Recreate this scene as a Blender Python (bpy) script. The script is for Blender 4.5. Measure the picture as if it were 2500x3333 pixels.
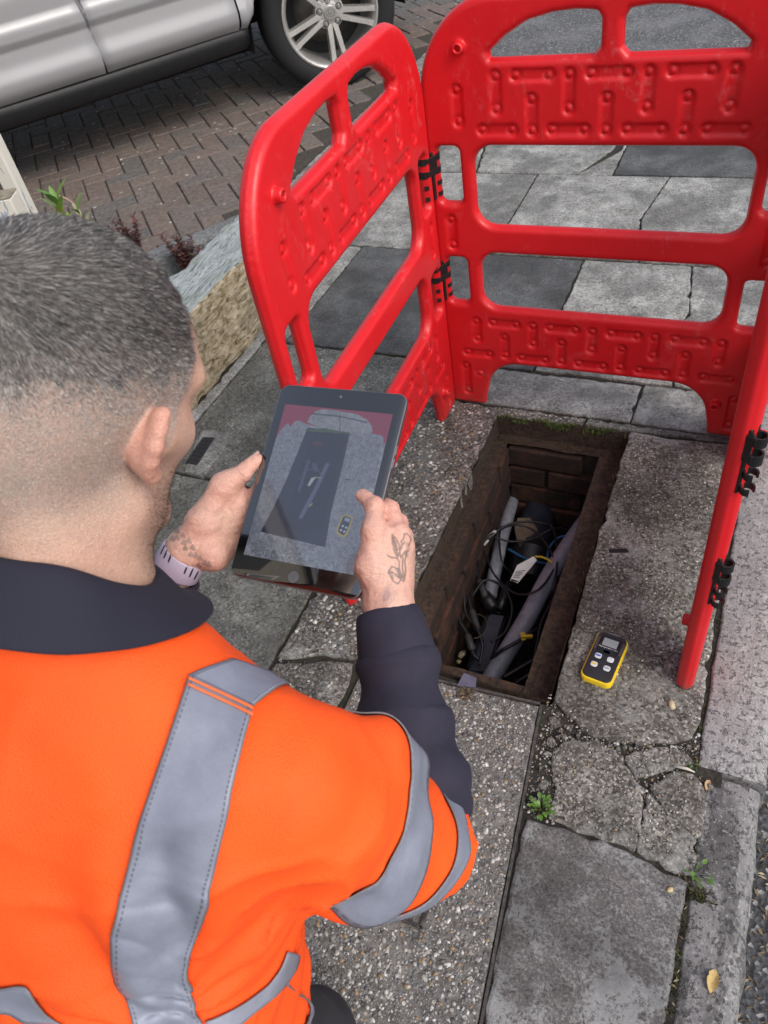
import bpy, bmesh, math, random
import numpy as np
from mathutils import Vector, Matrix
from mathutils.bvhtree import BVHTree

for o in list(bpy.data.objects):
    bpy.data.objects.remove(o)
SC = bpy.context.scene
COL = SC.collection
R = math.radians

# ------------------------------------------------------------------ camera
CAM_H = 1.385
FPX = 2500.0                       # focal length in pixels of a 2500 x 3333 frame
KD = 2500 / 1659                   # measurements were taken on a 1659 x 2212 copy
FW = np.array([-0.36946228, 0.60290764, -0.70710678])
RT = np.array([0.91146059, 0.38328907, -0.1494292])
UP = np.array([-0.18093429, 0.69970842, 0.69113741])
EYE = np.array([0, 0, CAM_H])
cam_d = bpy.data.cameras.new('camera')
cam = bpy.data.objects.new('camera', cam_d)
COL.objects.link(cam)
m = Matrix.Identity(4)
for i in range(3):
    m[i][0], m[i][1], m[i][2], m[i][3] = RT[i], UP[i], -FW[i], EYE[i]
cam.matrix_world = m
cam_d.sensor_fit = 'VERTICAL'
cam_d.sensor_height = 24
cam_d.sensor_width = 18
cam_d.lens = 24 * FPX / 3333
cam_d.clip_start = 0.02
cam_d.clip_end = 400
cam_d.dof.use_dof = True
cam_d.dof.focus_distance = 1.25
cam_d.dof.aperture_fstop = 8.0
SC.camera = cam

# ------------------------------------------------------------------ sky, sun, exposure
SUN_AZ, SUN_EL = 112.0, 46.0       # degrees clockwise from +Y, degrees above the horizon
world = bpy.data.worlds.new('World')
SC.world = world
world.use_nodes = True
wn = world.node_tree.nodes
wl = world.node_tree.links
sky = wn.new('ShaderNodeTexSky')
sky.sky_type = 'NISHITA'
sky.sun_disc = False
sky.sun_elevation = R(SUN_EL)
sky.sun_rotation = R(SUN_AZ)
sky.air_density = 1.0
sky.dust_density = 4.0
sky.ozone_density = 1.0
hs = wn.new('ShaderNodeHueSaturation')
hs.inputs['Saturation'].default_value = 0.62
wl.new(sky.outputs[0], hs.inputs['Color'])
wl.new(hs.outputs[0], wn['Background'].inputs[0])
wn['Background'].inputs[1].default_value = 0.15
sun_d = bpy.data.lights.new('sun', 'SUN')
sun_d.energy = 0.7
sun_d.angle = R(28)
sun_d.color = (1, 0.93, 0.85)
sun = bpy.data.objects.new('sun', sun_d)
COL.objects.link(sun)
sv = Vector((math.sin(R(SUN_AZ)) * math.cos(R(SUN_EL)), math.cos(R(SUN_AZ)) * math.cos(R(SUN_EL)), math.sin(R(SUN_EL))))
sun.rotation_euler = sv.to_track_quat('Z', 'Y').to_euler()
sun.location = sv * 20
SC.view_settings.view_transform = 'Standard'
SC.view_settings.look = 'None'
SC.view_settings.exposure = 0.5
SC.view_settings.gamma = 1
SC.cycles.max_bounces = 6
SC.cycles.diffuse_bounces = 3
SC.cycles.glossy_bounces = 3
SC.cycles.use_denoising = True

# ------------------------------------------------------------------ measuring helpers
def ray(x, y):
    d = FW * FPX + RT * (x * KD - 1250) - UP * (y * KD - 1666.5)
    return d / np.linalg.norm(d)
def at(x, y, t):
    return EYE + ray(x, y) * t
def gz(x, y, z=0.0):
    d = ray(x, y)
    return EYE + d * ((z - CAM_H) / d[2])
def gx(x, y, z=0.0):
    p = gz(x, y, z)
    return (float(p[0]), float(p[1]))

# ------------------------------------------------------------------ scene helpers
def tag(o, label=None, cat=None, group=None, kind=None):
    if label: o['label'] = label
    if cat: o['category'] = cat
    if group: o['group'] = group
    if kind: o['kind'] = kind
    return o
def link(o, parent=None):
    COL.objects.link(o)
    if parent is not None:
        o.parent = parent
        o.matrix_parent_inverse = PINV.get(parent.name, Matrix.Identity(4))
    return o
PINV = {}
def empty(name, loc=(0, 0, 0), rz=0.0):
    """an Empty at a thing's base; its parts are built in world coordinates"""
    o = bpy.data.objects.new(name, None)
    o.empty_display_size = 0.05
    o.location = loc
    o.rotation_euler = (0, 0, rz)
    COL.objects.link(o)
    mw = Matrix.Translation(loc) @ Matrix.Rotation(rz, 4, 'Z')
    PINV[o.name] = mw.inverted()
    return o
def mesh_np(name, V, F, smooth=True):
    V = np.asarray(V, dtype=np.float32)
    me = bpy.data.meshes.new(name)
    if isinstance(F, np.ndarray):
        k = F.shape[1]
        me.vertices.add(len(V)); me.vertices.foreach_set('co', V.ravel())
        me.loops.add(F.size); me.loops.foreach_set('vertex_index', F.astype(np.int32).ravel())
        me.polygons.add(len(F)); me.polygons.foreach_set('loop_start', np.arange(0, F.size, k, dtype=np.int32))
        me.update(calc_edges=True)
    else:
        me.from_pydata([tuple(map(float, v)) for v in V], [], F)
        me.update()
    if smooth:
        me.polygons.foreach_set('use_smooth', np.ones(len(me.polygons), dtype=bool))
    return me
def obj(name, me, mat=None, parent=None):
    o = bpy.data.objects.new(name, me)
    if mat is not None and not me.materials:
        me.materials.append(mat)
    link(o, parent)
    if parent is None:
        PINV[o.name] = Matrix.Identity(4)
    return o
def colour_attr(me, cols, name='col'):
    a = me.attributes.new(name, 'FLOAT_COLOR', 'POINT')
    c = np.ones((len(me.vertices), 4), dtype=np.float32)
    c[:, :3] = cols
    a.data.foreach_set('color', c.ravel())
class MB:
    """collects simple shapes into one mesh"""
    def __init__(s): s.v = []; s.f = []; s.c = []
    def add(s, V, F, col=None):
        b = len(s.v)
        s.v += [tuple(map(float, p)) for p in V]
        s.f += [tuple(i + b for i in f) for f in F]
        if col is not None: s.c += [col] * len(V)
    def box(s, c, sz, M=None, col=None, bev=0.0):
        hx, hy, hz = sz[0] / 2, sz[1] / 2, sz[2] / 2
        if bev <= 0:
            V = [(x * hx, y * hy, z * hz) for x in (-1, 1) for y in (-1, 1) for z in (-1, 1)]
            F = [(0, 1, 3, 2), (4, 6, 7, 5), (0, 4, 5, 1), (2, 3, 7, 6), (0, 2, 6, 4), (1, 5, 7, 3)]
        else:
            b = min(bev, hx * .9, hy * .9, hz * .9)
            bm = bmesh.new(); bmesh.ops.create_cube(bm, size=1)
            for v in bm.verts: v.co = (v.co.x * 2 * hx, v.co.y * 2 * hy, v.co.z * 2 * hz)
            bmesh.ops.bevel(bm, geom=bm.edges[:], offset=b, segments=2, affect='EDGES', profile=.5)
            bm.verts.index_update()
            V = [tuple(v.co) for v in bm.verts]; F = [tuple(v.index for v in f.verts) for f in bm.faces]
            bm.free()
        if M is not None: V = [tuple(M @ Vector(v)) for v in V]
        s.add([(v[0] + c[0], v[1] + c[1], v[2] + c[2]) for v in V], F, col)
    def tube(s, pts, r, n=10, cap=True, col=None):
        P = [Vector(tuple(map(float, p))) for p in pts]
        rs = r if hasattr(r, '__len__') else [r] * len(P)
        V, F = [], []
        prev = None
        for i, p in enumerate(P):
            t = (P[min(i + 1, len(P) - 1)] - P[max(i - 1, 0)]).normalized()
            if prev is None:
                a = t.orthogonal().normalized()
            else:
                a = (prev - t * prev.dot(t)).normalized()
            prev = a
            b = t.cross(a)
            for k in range(n):
                an = 2 * math.pi * k / n
                V.append(p + (a * math.cos(an) + b * math.sin(an)) * rs[i])
        for i in range(len(P) - 1):
            for k in range(n):
                F.append((i * n + k, i * n + (k + 1) % n, (i + 1) * n + (k + 1) % n, (i + 1) * n + k))
        if cap:
            F.append(tuple(range(n - 1, -1, -1)))
            F.append(tuple((len(P) - 1) * n + k for k in range(n)))
        s.add(V, F, col)
    def lathe(s, prof, n, M, col=None, cap=True):
        """prof: (radius, height) pairs round the local Z axis"""
        V, F = [], []
        for r_, h_ in prof:
            for k in range(n):
                an = 2 * math.pi * k / n
                V.append(M @ Vector((r_ * math.cos(an), r_ * math.sin(an), h_)))
        for i in range(len(prof) - 1):
            for k in range(n):
                F.append((i * n + k, i * n + (k + 1) % n, (i + 1) * n + (k + 1) % n, (i + 1) * n + k))
        if cap:
            F.append(tuple(range(n - 1, -1, -1)))
            F.append(tuple((len(prof) - 1) * n + k for k in range(n)))
        s.add(V, F, col)
    def mesh(s, name, smooth=False):
        me = mesh_np(name, s.v, s.f, smooth)
        if s.c and len(s.c) == len(s.v): colour_attr(me, np.array(s.c))
        return me
    def build(s, name, mat, parent=None, smooth=False):
        return obj(name, s.mesh(name, smooth), mat, parent)
def catmull(pts, n):
    P = [np.array(p, float) for p in pts]
    P = [2 * P[0] - P[1]] + P + [2 * P[-1] - P[-2]]
    out = []
    for i in range(1, len(P) - 2):
        for k in range(n):
            t = k / n
            out.append(.5 * (2 * P[i] + (P[i + 1] - P[i - 1]) * t + (2 * P[i - 1] - 5 * P[i] + 4 * P[i + 1] - P[i + 2]) * t * t + (3 * P[i] - P[i - 1] - 3 * P[i + 1] + P[i + 2]) * t ** 3))
    out.append(P[-2])
    return out
def smooth_by_angle(o, deg=35):
    me = o.data
    me.polygons.foreach_set('use_smooth', np.ones(len(me.polygons), dtype=bool))
    bm = bmesh.new(); bm.from_mesh(me)
    lim = R(deg)
    for e in bm.edges:
        if len(e.link_faces) == 2 and e.calc_face_angle(0) > lim: e.smooth = False
    bm.to_mesh(me); bm.free()

# ------------------------------------------------------------------ noise and implicit surfaces
def _hash(ix, iy, iz, seed):
    h = (ix.astype(np.int64) * 374761393 + iy.astype(np.int64) * 668265263 + iz.astype(np.int64) * 2147483647 + seed * 144665) & 0x7fffffff
    h = ((h ^ (h >> 13)) * 1274126177) & 0x7fffffff
    h = h ^ (h >> 16)
    return (h & 0xffff) / 65535.0 * 2 - 1
def vnoise(P, freq, seed=0):
    q = P * freq
    i = np.floor(q); f = q - i; f = f * f * (3 - 2 * f)
    i = i.astype(np.int64)
    r_ = 0
    for dx in (0, 1):
        wx = f[..., 0] if dx else 1 - f[..., 0]
        for dy in (0, 1):
            wy = f[..., 1] if dy else 1 - f[..., 1]
            for dz in (0, 1):
                wz = f[..., 2] if dz else 1 - f[..., 2]
                r_ = r_ + wx * wy * wz * _hash(i[..., 0] + dx, i[..., 1] + dy, i[..., 2] + dz, seed)
    return r_
def smin(a, b, k):
    h = np.clip(.5 + .5 * (b - a) / k, 0, 1)
    return b + (a - b) * h - k * h * (1 - h)
def smax(a, b, k): return -smin(-a, -b, k)
def cone(P, a, b, ra, rb):
    a = np.array(a, float); b = np.array(b, float)
    ab = b - a
    t = np.clip(((P - a) @ ab) / (ab @ ab), 0, 1)
    return np.linalg.norm(P - a - t[..., None] * ab, axis=-1) - (ra + (rb - ra) * t)
def ellip(P, c, r_, M=None):
    q = P - np.array(c, float)
    if M is not None: q = q @ M
    r_ = np.array(r_, float)
    k0 = np.linalg.norm(q / r_, axis=-1); k1 = np.linalg.norm(q / (r_ * r_), axis=-1)
    return k0 * (k0 - 1) / np.maximum(k1, 1e-6)
def surfnet(fn, lo, hi, h, block=8, margin=1.5):
    lo = np.array(lo, float); hi = np.array(hi, float)
    nb = np.maximum(1, np.ceil((hi - lo) / (h * block)).astype(int))
    n = nb * block + 1
    bc = np.stack(np.meshgrid(*[np.arange(k) for k in nb], indexing='ij'), -1).reshape(-1, 3)
    cen = lo + (bc + .5) * block * h
    dv = fn(cen)
    V = np.empty(tuple(n), dtype=np.float32)
    # coarse fill
    cv = dv.reshape(tuple(nb))
    idx = [np.minimum(np.arange(k) // block, q - 1) for k, q in zip(n, nb)]
    V[:] = cv[np.ix_(*idx)]
    act = bc[np.abs(dv) < block * h * .87 * margin]
    loc = np.stack(np.meshgrid(*[np.arange(block + 1)] * 3, indexing='ij'), -1).reshape(-1, 3)
    for s in range(0, len(act), 256):
        b = act[s:s + 256]
        ii = (b[:, None, :] * block + loc[None]).reshape(-1, 3)
        vals = fn(lo + ii * h)
        V[ii[:, 0], ii[:, 1], ii[:, 2]] = vals
    S = V < 0
    c8 = [(i, j, k) for i in (0, 1) for j in (0, 1) for k in (0, 1)]
    cnt = sum(S[i:n[0] - 1 + i, j:n[1] - 1 + j, k:n[2] - 1 + k].astype(np.int8) for i, j, k in c8)
    A = np.argwhere((cnt > 0) & (cnt < 8))
    vid = -np.ones(tuple(n - 1), dtype=np.int64)
    vid[A[:, 0], A[:, 1], A[:, 2]] = np.arange(len(A))
    acc = np.zeros((len(A), 3)); num = np.zeros(len(A))
    for a in c8:
        for ax in range(3):
            if a[ax]: continue
            b = list(a); b[ax] = 1
            va = V[A[:, 0] + a[0], A[:, 1] + a[1], A[:, 2] + a[2]]; vb = V[A[:, 0] + b[0], A[:, 1] + b[1], A[:, 2] + b[2]]
            mk = (va < 0) != (vb < 0)
            t = np.where(mk, va / np.where(mk, va - vb, 1), 0)
            p = np.tile(np.array(a, float), (len(A), 1)); p[:, ax] += t
            acc += p * mk[:, None]; num += mk
    VV = lo + (A + acc / num[:, None]) * h
    Q = []
    for ax in range(3):
        u, w = (ax + 1) % 3, (ax + 2) % 3
        sl0 = [slice(None)] * 3; sl1 = [slice(None)] * 3
        sl0[ax] = slice(0, n[ax] - 1); sl1[ax] = slice(1, n[ax])
        s0 = S[tuple(sl0)]; s1 = S[tuple(sl1)]
        E_ = np.argwhere(s0 != s1)
        E_ = E_[(E_[:, u] > 0) & (E_[:, w] > 0) & (E_[:, u] < n[u] - 1) & (E_[:, w] < n[w] - 1)]
        q = []
        for du, dw in ((-1, -1), (0, -1), (0, 0), (-1, 0)):
            e = E_.copy(); e[:, u] += du; e[:, w] += dw
            q.append(vid[e[:, 0], e[:, 1], e[:, 2]])
        q = np.stack(q, 1)
        fl = ~s0[E_[:, 0], E_[:, 1], E_[:, 2]]
        q[fl] = q[fl][:, ::-1]
        Q.append(q)
    Q = np.concatenate(Q)
    return VV, Q[(Q >= 0).all(1)]
# ------------------------------------------------------------------ materials
class NT:
    def __init__(s, name):
        s.m = bpy.data.materials.new(name); s.m.use_nodes = True
        s.t = s.m.node_tree; s.b = s.t.nodes['Principled BSDF']
        s.co = s.n('ShaderNodeTexCoord').outputs['Object']
    def n(s, ty, **kw):
        x = s.t.nodes.new(ty)
        for k, v in kw.items():
            if k.startswith('_'): setattr(x, k[1:], v)
            else: s.set(x.inputs[k], v)
        return x
    def set(s, sock, v):
        if isinstance(v, bpy.types.NodeSocket): s.t.links.new(v, sock)
        elif hasattr(v, '__len__') and sock.type == 'RGBA' and len(v) == 3: sock.default_value = (*v, 1)
        else: sock.default_value = v
    def noise(s, scale, detail=4, rough=.55, co=None, dist=0.0):
        return s.n('ShaderNodeTexNoise', Vector=co or s.co, Scale=scale, Detail=detail, Roughness=rough, Distortion=dist).outputs[0]
    def vor(s, scale, feature='F1', out='Distance', co=None, rnd=1.0):
        x = s.n('ShaderNodeTexVoronoi', _feature=feature, Vector=co or s.co, Scale=scale)
        x.inputs['Randomness'].default_value = rnd
        return x.outputs[out]
    def ramp(s, fac, stops, mode='LINEAR'):
        x = s.n('ShaderNodeValToRGB', Fac=fac); cr = x.color_ramp; cr.interpolation = mode
        while len(cr.elements) < len(stops): cr.elements.new(.5)
        for e, (p, c) in zip(cr.elements, stops):
            e.position = p
            e.color = (c, c, c, 1) if not hasattr(c, '__len__') else (*c, 1)
        return x.outputs[0]
    def mix(s, fac, a, b, mode='MIX'):
        x = s.n('ShaderNodeMix', _data_type='RGBA', _blend_type=mode)
        s.set(x.inputs[0], fac); s.set(x.inputs[6], a); s.set(x.inputs[7], b)
        return x.outputs[2]
    def math(s, op, a, b=0.0, c=None):
        x = s.n('ShaderNodeMath', _operation=op); s.set(x.inputs[0], a); s.set(x.inputs[1], b)
        if c is not None: s.set(x.inputs[2], c)
        return x.outputs[0]
    def sep(s, v):
        x = s.n('ShaderNodeSeparateXYZ', Vector=v); return x.outputs
    def mapv(s, scale=(1, 1, 1), rot=(0, 0, 0), loc=(0, 0, 0), co=None):
        x = s.n('ShaderNodeMapping', Vector=co or s.co); x.inputs['Scale'].default_value = scale
        x.inputs['Rotation'].default_value = rot; x.inputs['Location'].default_value = loc
        return x.outputs[0]
    def rnd(s): return s.n('ShaderNodeObjectInfo').outputs['Random']
    def attr(s, name='col'):
        return s.n('ShaderNodeAttribute', _attribute_name=name).outputs['Color']
    def bump(s, h, strength=.4, dist=.002, nrm=None):
        x = s.n('ShaderNodeBump', Height=h, Strength=strength, Distance=dist)
        if nrm is not None: s.set(x.inputs['Normal'], nrm)
        return x.outputs[0]
    def out(s, col=None, rough=None, nrm=None, **kw):
        if col is not None: s.set(s.b.inputs['Base Color'], col)
        if rough is not None: s.set(s.b.inputs['Roughness'], rough)
        if nrm is not None: s.set(s.b.inputs['Normal'], nrm)
        for k, v in kw.items(): s.set(s.b.inputs[k.replace('_', ' ')], v)
        return s.m
MT = {}
def plain(name, col, rough=.5, var=.15, scale=30, bump=0.0, bscale=200, bdist=.001, **kw):
    if name in MT: return MT[name]
    t = NT(name)
    nz = t.noise(scale, 5)
    c = t.mix(t.ramp(nz, [(.3, 0), (.7, 1)]), tuple(x * (1 - var) for x in col), tuple(min(1, x * (1 + var)) for x in col))
    n = t.bump(t.noise(bscale, 3), bump, bdist) if bump else None
    r_ = t.math('MULTIPLY_ADD', t.noise(scale * 2.3, 4), .16, rough - .08)
    MT[name] = t.out(c, r_, n, **kw)
    return MT[name]
def attr_mat(name, rough=.7, bump=0.0, bscale=300, bdist=.001, var=.12, scale=120, **kw):
    if name in MT: return MT[name]
    t = NT(name)
    c = t.mix(t.ramp(t.noise(scale, 5), [(.3, 1 - var), (.7, 1 + var)]), (0, 0, 0), (1, 1, 1))
    c = t.mix(1.0, t.attr(), c, 'MULTIPLY')
    n = t.bump(t.noise(bscale, 4), bump, bdist) if bump else None
    MT[name] = t.out(c, rough, n, **kw)
    return MT[name]
def concrete(name, dark, light, speck=.5, patch=(.33, .34, .35), patch_amt=.4, fine=190, cells=.5, bumpd=.0025, rough=.88, tint=(.06, .055, .045)):
    """old weathered paving concrete: pitted matrix, grains of grit, pale lichen blotches, grime"""
    t = NT(name)
    off = t.n('ShaderNodeVectorMath', _operation='MULTIPLY_ADD')
    t.set(off.inputs[0], t.rnd()); off.inputs[1].default_value = (37, 19, 5); t.set(off.inputs[2], t.co); co = off.outputs[0]
    mid = t.noise(18, 5, .7, co, .3)
    fin = t.noise(fine, 3, .8, co)
    md = tuple((a + b) / 2.4 for a, b in zip(dark, light)); blk = tuple(.22 * a for a in dark); hi = tuple(min(.62, 1.5 * a) for a in light)
    c = t.ramp(t.math('ADD', t.math('MULTIPLY', mid, .45), t.math('MULTIPLY', fin, .65)), [(.42, blk), (.48, dark), (.56, md), (.66, light)])
    v = t.n('ShaderNodeTexVoronoi', Vector=co, Scale=fine * 1.7)
    g = t.n('ShaderNodeSeparateColor', Color=v.outputs['Color']).outputs
    c = t.mix(cells, c, t.ramp(g[0], [(0, blk), (.25, dark), (.6, md), (.86, light), (1, hi)]))
    v3 = t.n('ShaderNodeTexVoronoi', Vector=co, Scale=fine * .6)
    g3 = t.n('ShaderNodeSeparateColor', Color=v3.outputs['Color']).outputs
    c = t.mix(t.math('MULTIPLY', t.math('MULTIPLY', t.ramp(v3.outputs['Distance'], [(.25, 1), (.4, 0)]), t.ramp(g3[0], [(.70, 0), (.72, 1)])), speck), c, t.ramp(g3[1], [(0, (.05, .05, .055)), (.4, (.18, .14, .10)), (.65, (.48, .47, .45)), (1, (.27, .26, .24))]))
    g1 = t.noise(fine * 1.5, 1.5, .6, co)
    c = t.mix(t.math('MULTIPLY', t.ramp(g1, [(.63, 0), (.68, 1)]), speck), c, (.60, .59, .56))
    pm = t.ramp(t.math('ADD', t.math('MULTIPLY', t.noise(9, 5, .75, co, .2), .75), t.math('MULTIPLY', fin, .3)), [(.54, 0), (.60, 1)])
    c = t.mix(t.math('MULTIPLY', pm, patch_amt), c, patch)
    c = t.mix(t.math('MULTIPLY', t.ramp(t.noise(4, 4, .65, co), [(.42, 1), (.60, 0)]), .55), c, blk)
    c = t.mix(t.math('MULTIPLY', t.ramp(t.noise(11, 5, .7, co), [(.56, 0), (.70, 1)]), .45), c, tint)
    h = t.math('ADD', t.math('MULTIPLY', fin, .9), t.math('ADD', t.math('MULTIPLY', mid, .7), t.math('MULTIPLY', g[0], .35)))
    return t.out(c, t.math('MULTIPLY_ADD', mid, .2, rough - .12), t.bump(h, .9, bumpd))
MAT_SLAB = [
    concrete('slab_light', (.185, .186, .178), (.48, .482, .462), .28, (.47, .485, .47), .42, 120, .30),
    concrete('slab_dark', (.068, .072, .077), (.165, .172, .178), .25, (.13, .137, .142), .3, 200, .35),
    concrete('slab_worn', (.066, .061, .053), (.325, .308, .275), .80, (.31, .325, .32), .50, 115, .62),
    concrete('slab_smooth', (.092, .088, .088), (.225, .218, .216), .18, (.33, .345, .35), .62, 190, .40, .0016),
    concrete('slab_green', (.108, .112, .10), (.30, .306, .28), .55, (.25, .265, .25), .40, 120, .5),
]
def mat_aggregate():
    t = NT('exposed_aggregate')
    base = t.mix(t.ramp(t.noise(60, 4, .7), [(.35, 0), (.65, 1)]), (.055, .052, .05), (.19, .185, .175))
    c = base
    hh = None
    for sc, thr in ((95.0, .25), (170.0, .2), (300.0, .15)):
        v = t.n('ShaderNodeTexVoronoi', Vector=t.co, Scale=sc)
        g = t.n('ShaderNodeSeparateColor', Color=v.outputs['Color']).outputs
        near = t.math('MULTIPLY', t.ramp(v.outputs['Distance'], [(.26, 1), (.4, 0)]), t.ramp(g[0], [(thr + .3, 0), (thr + .32, 1)]))
        col = t.ramp(g[1], [(0, (.05, .052, .06)), (.3, (.16, .15, .14)), (.5, (.42, .41, .39)), (.7, (.22, .17, .11)), (.85, (.50, .49, .47)), (1, (.13, .14, .15))])
        c = t.mix(near, c, col)
        hh = near if hh is None else t.math('MAXIMUM', hh, near)
    c = t.mix(t.math('MULTIPLY', t.ramp(t.noise(7, 4, .6), [(.55, 0), (.7, 1)]), .4), c, (.27, .265, .25))
    h = t.math('ADD', hh, t.math('MULTIPLY', t.noise(300, 3), .4))
    return t.out(c, .8, t.bump(h, .8, .002))
MAT_AGG = mat_aggregate()
def mat_soil(name, a, b, moss=0.3):
    t = NT(name)
    c = t.mix(t.ramp(t.noise(90, 4, .7), [(.35, 0), (.65, 1)]), a, b)
    c = t.mix(t.math('MULTIPLY', t.ramp(t.noise(9, 5, .6), [(.5, 0), (.62, 1)]), moss), c, (.035, .045, .012))
    return t.out(c, .95, t.bump(t.noise(160, 4, .7), .9, .004))
MAT_SAND = mat_soil('jointing_sand', (.022, .019, .016), (.085, .073, .06), .2)
MAT_SOIL = mat_soil('joint_soil', (.010, .009, .008), (.045, .039, .031))
def mat_tarmac(name, a, b):
    t = NT(name)
    v = t.n('ShaderNodeTexVoronoi', Vector=t.co, Scale=130.0)
    g = t.n('ShaderNodeSeparateColor', Color=v.outputs['Color']).outputs
    c = t.mix(g[0], a, b)
    c = t.mix(t.math('MULTIPLY', t.ramp(g[1], [(.9, 0), (.92, 1)]), .7), c, (.35, .35, .35))
    c = t.mix(t.math('MULTIPLY', t.ramp(t.noise(3, 4, .6), [(.45, 0), (.65, 1)]), .5), c, tuple(x * 1.7 for x in b))
    return t.out(c, .85, t.bump(v.outputs['Distance'], .8, .004))
MAT_ROAD = mat_tarmac('asphalt', (.022, .024, .028), (.075, .078, .085))
MAT_CROSS = mat_tarmac('worn_tarmac', (.055, .057, .06), (.13, .132, .137))
def mat_kerb(name, a, b, streak):
    t = NT(name)
    st = t.noise(7, 4, .65, t.mapv((3.2, .55, 1)), .6)
    c = t.mix(t.ramp(t.math('ADD', t.math('MULTIPLY', t.noise(240, 5, .7), .5), t.math('MULTIPLY', t.noise(24, 4, .7), .5)), [(.35, 0), (.65, 1)]), a, b)
    c = t.mix(t.math('MULTIPLY', t.ramp(st, [(.5, 0), (.56, 1)]), streak), c, tuple(x * .38 for x in a))
    c = t.mix(t.math('MULTIPLY', t.ramp(t.noise(13, 4, .7), [(.57, 0), (.63, 1)]), .4), c, tuple(min(1, x * 1.35) for x in b))
    pit = t.ramp(t.noise(85, 3, .75), [(.38, 1), (.46, 0)])
    c = t.mix(t.math('MULTIPLY', pit, .65), c, tuple(x * .3 for x in a))
    c = t.mix(t.math('MULTIPLY', t.ramp(t.noise(170, 2, .7), [(.62, 0), (.68, 1)]), .5), c, tuple(min(1, x * 1.6) for x in b))
    return t.out(c, .82, t.bump(t.math('SUBTRACT', t.math('ADD', t.math('MULTIPLY', st, 2), t.noise(200, 5, .7)), pit), .8, .0025))
MAT_KERB = [mat_kerb('kerb_concrete', (.20, .20, .20), (.40, .402, .402), .15), mat_kerb('kerb_stone', (.125, .124, .124), (.29, .29, .292), .6)]
def mat_block():
    t = NT('paving_block'); t.co = t.n('ShaderNodeNewGeometry').outputs['Position']
    rn = t.rnd()
    c = t.ramp(rn, [(0, (.135, .096, .080)), (.35, (.17, .122, .100)), (.6, (.15, .118, .102)), (.8, (.105, .098, .096)), (1, (.195, .135, .108))])
    c = t.mix(t.ramp(t.noise(45, 4, .7), [(.35, 0), (.7, 1)]), t.mix(.45, c, (.03, .03, .03)), t.mix(.28, c, (.34, .31, .28)))
    v = t.n('ShaderNodeTexVoronoi', Vector=t.co, Scale=17.0)
    g = t.n('ShaderNodeSeparateColor', Color=v.outputs['Color']).outputs
    lich = t.math('MULTIPLY', t.ramp(t.math('ADD', v.outputs['Distance'], t.math('MULTIPLY', t.noise(90, 4), .25)), [(.26, 1), (.3, 0)]), t.ramp(g[0], [(.66, 0), (.68, 1)]))
    c = t.mix(t.math('MULTIPLY', lich, .85), c, (.46, .47, .45))
    return t.out(c, .85, t.bump(t.noise(140, 4, .75), .7, .004))
MAT_BLOCK = mat_block()
def mat_red():
    t = NT('red_plastic')
    c = t.mix(t.ramp(t.noise(5, 4), [(.3, 0), (.7, 1)]), (.60, .010, .015), (.68, .015, .021))
    sc = t.noise(13, 4, .75, t.mapv((1, 1, .5)), 1.4)
    scuff = t.math('MULTIPLY', t.ramp(sc, [(.55, 0), (.66, 1)]), t.ramp(t.noise(95, 3, .7), [(.45, 0), (.7, 1)]))
    c = t.mix(t.math('MULTIPLY', scuff, .38), c, (.62, .16, .16))
    # fine scratches
    wv = t.ramp(t.noise(7, 2, .5, t.mapv((38, 38, 3), (.3, .5, .9))), [(.70, 0), (.73, 1)])
    c = t.mix(t.math('MULTIPLY', t.math('MULTIPLY', wv, t.ramp(t.noise(9, 3), [(.5, 0), (.6, 1)])), .35), c, (.66, .2, .2))
    # splashed mud on the feet and specks of dirt
    z = t.sep(t.co)[2]
    mud = t.math('MULTIPLY', t.ramp(t.math('ADD', z, t.math('MULTIPLY', t.noise(28, 4, .7), .11)), [(.06, 1), (.13, 0)]), t.ramp(t.noise(70, 4, .7), [(.42, 0), (.6, 1)]))
    c = t.mix(t.math('MULTIPLY', mud, .55), c, (.13, .085, .06))
    c = t.mix(t.math('MULTIPLY', t.ramp(t.noise(160, 3, .5), [(.70, 0), (.74, 1)]), .45), c, (.16, .03, .03))
    r_ = t.math('MULTIPLY_ADD', t.noise(40, 4, .7), .2, .27)
    return t.out(c, t.math('MULTIPLY_ADD', scuff, .25, r_), t.bump(t.noise(420, 2), .12, .0006))
MAT_RED = mat_red()
MAT_BLACK = plain('black_plastic', (.012, .012, .013), .42, bump=.2, bscale=300, bdist=.0005)
# ------------------------------------------------------------------ ground, pavement, kerb, road
rng = random.Random(7)
HX0, HX1, HY0, HY1 = -.552, -.200, .785, 1.605        # the opening in the pavement
def sheet(name, x0, x1, y0, y1, z, mat, kind='structure', hole=None):
    if hole is None:
        V = [(x0, y0, z), (x1, y0, z), (x1, y1, z), (x0, y1, z)]; F = [(0, 1, 2, 3)]
    else:
        a, b, c, d = hole
        V = [(x0, y0, z), (x1, y0, z), (x1, y1, z), (x0, y1, z), (a, c, z), (b, c, z), (b, d, z), (a, d, z)]
        F = [(0, 1, 5, 4), (1, 2, 6, 5), (2, 3, 7, 6), (3, 0, 4, 7)]
    o = obj(name, mesh_np(name, V, F, False), mat)
    o['kind'] = kind
    return o
ground = sheet('ground', -150, 150, -150, 150, -.16, MAT_SOIL, hole=(HX0 - .1, HX1 + .05, HY0 - .1, HY1 + .1))
road = sheet('road', .205, 30, -40, 60, -.105, MAT_ROAD)
pavement = sheet('pavement', -1.99, .13, -6, 9, -.0075, MAT_SOIL, hole=(HX0 - .01, HX1 + .01, HY0 - .01, HY1 + .01))
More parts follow.
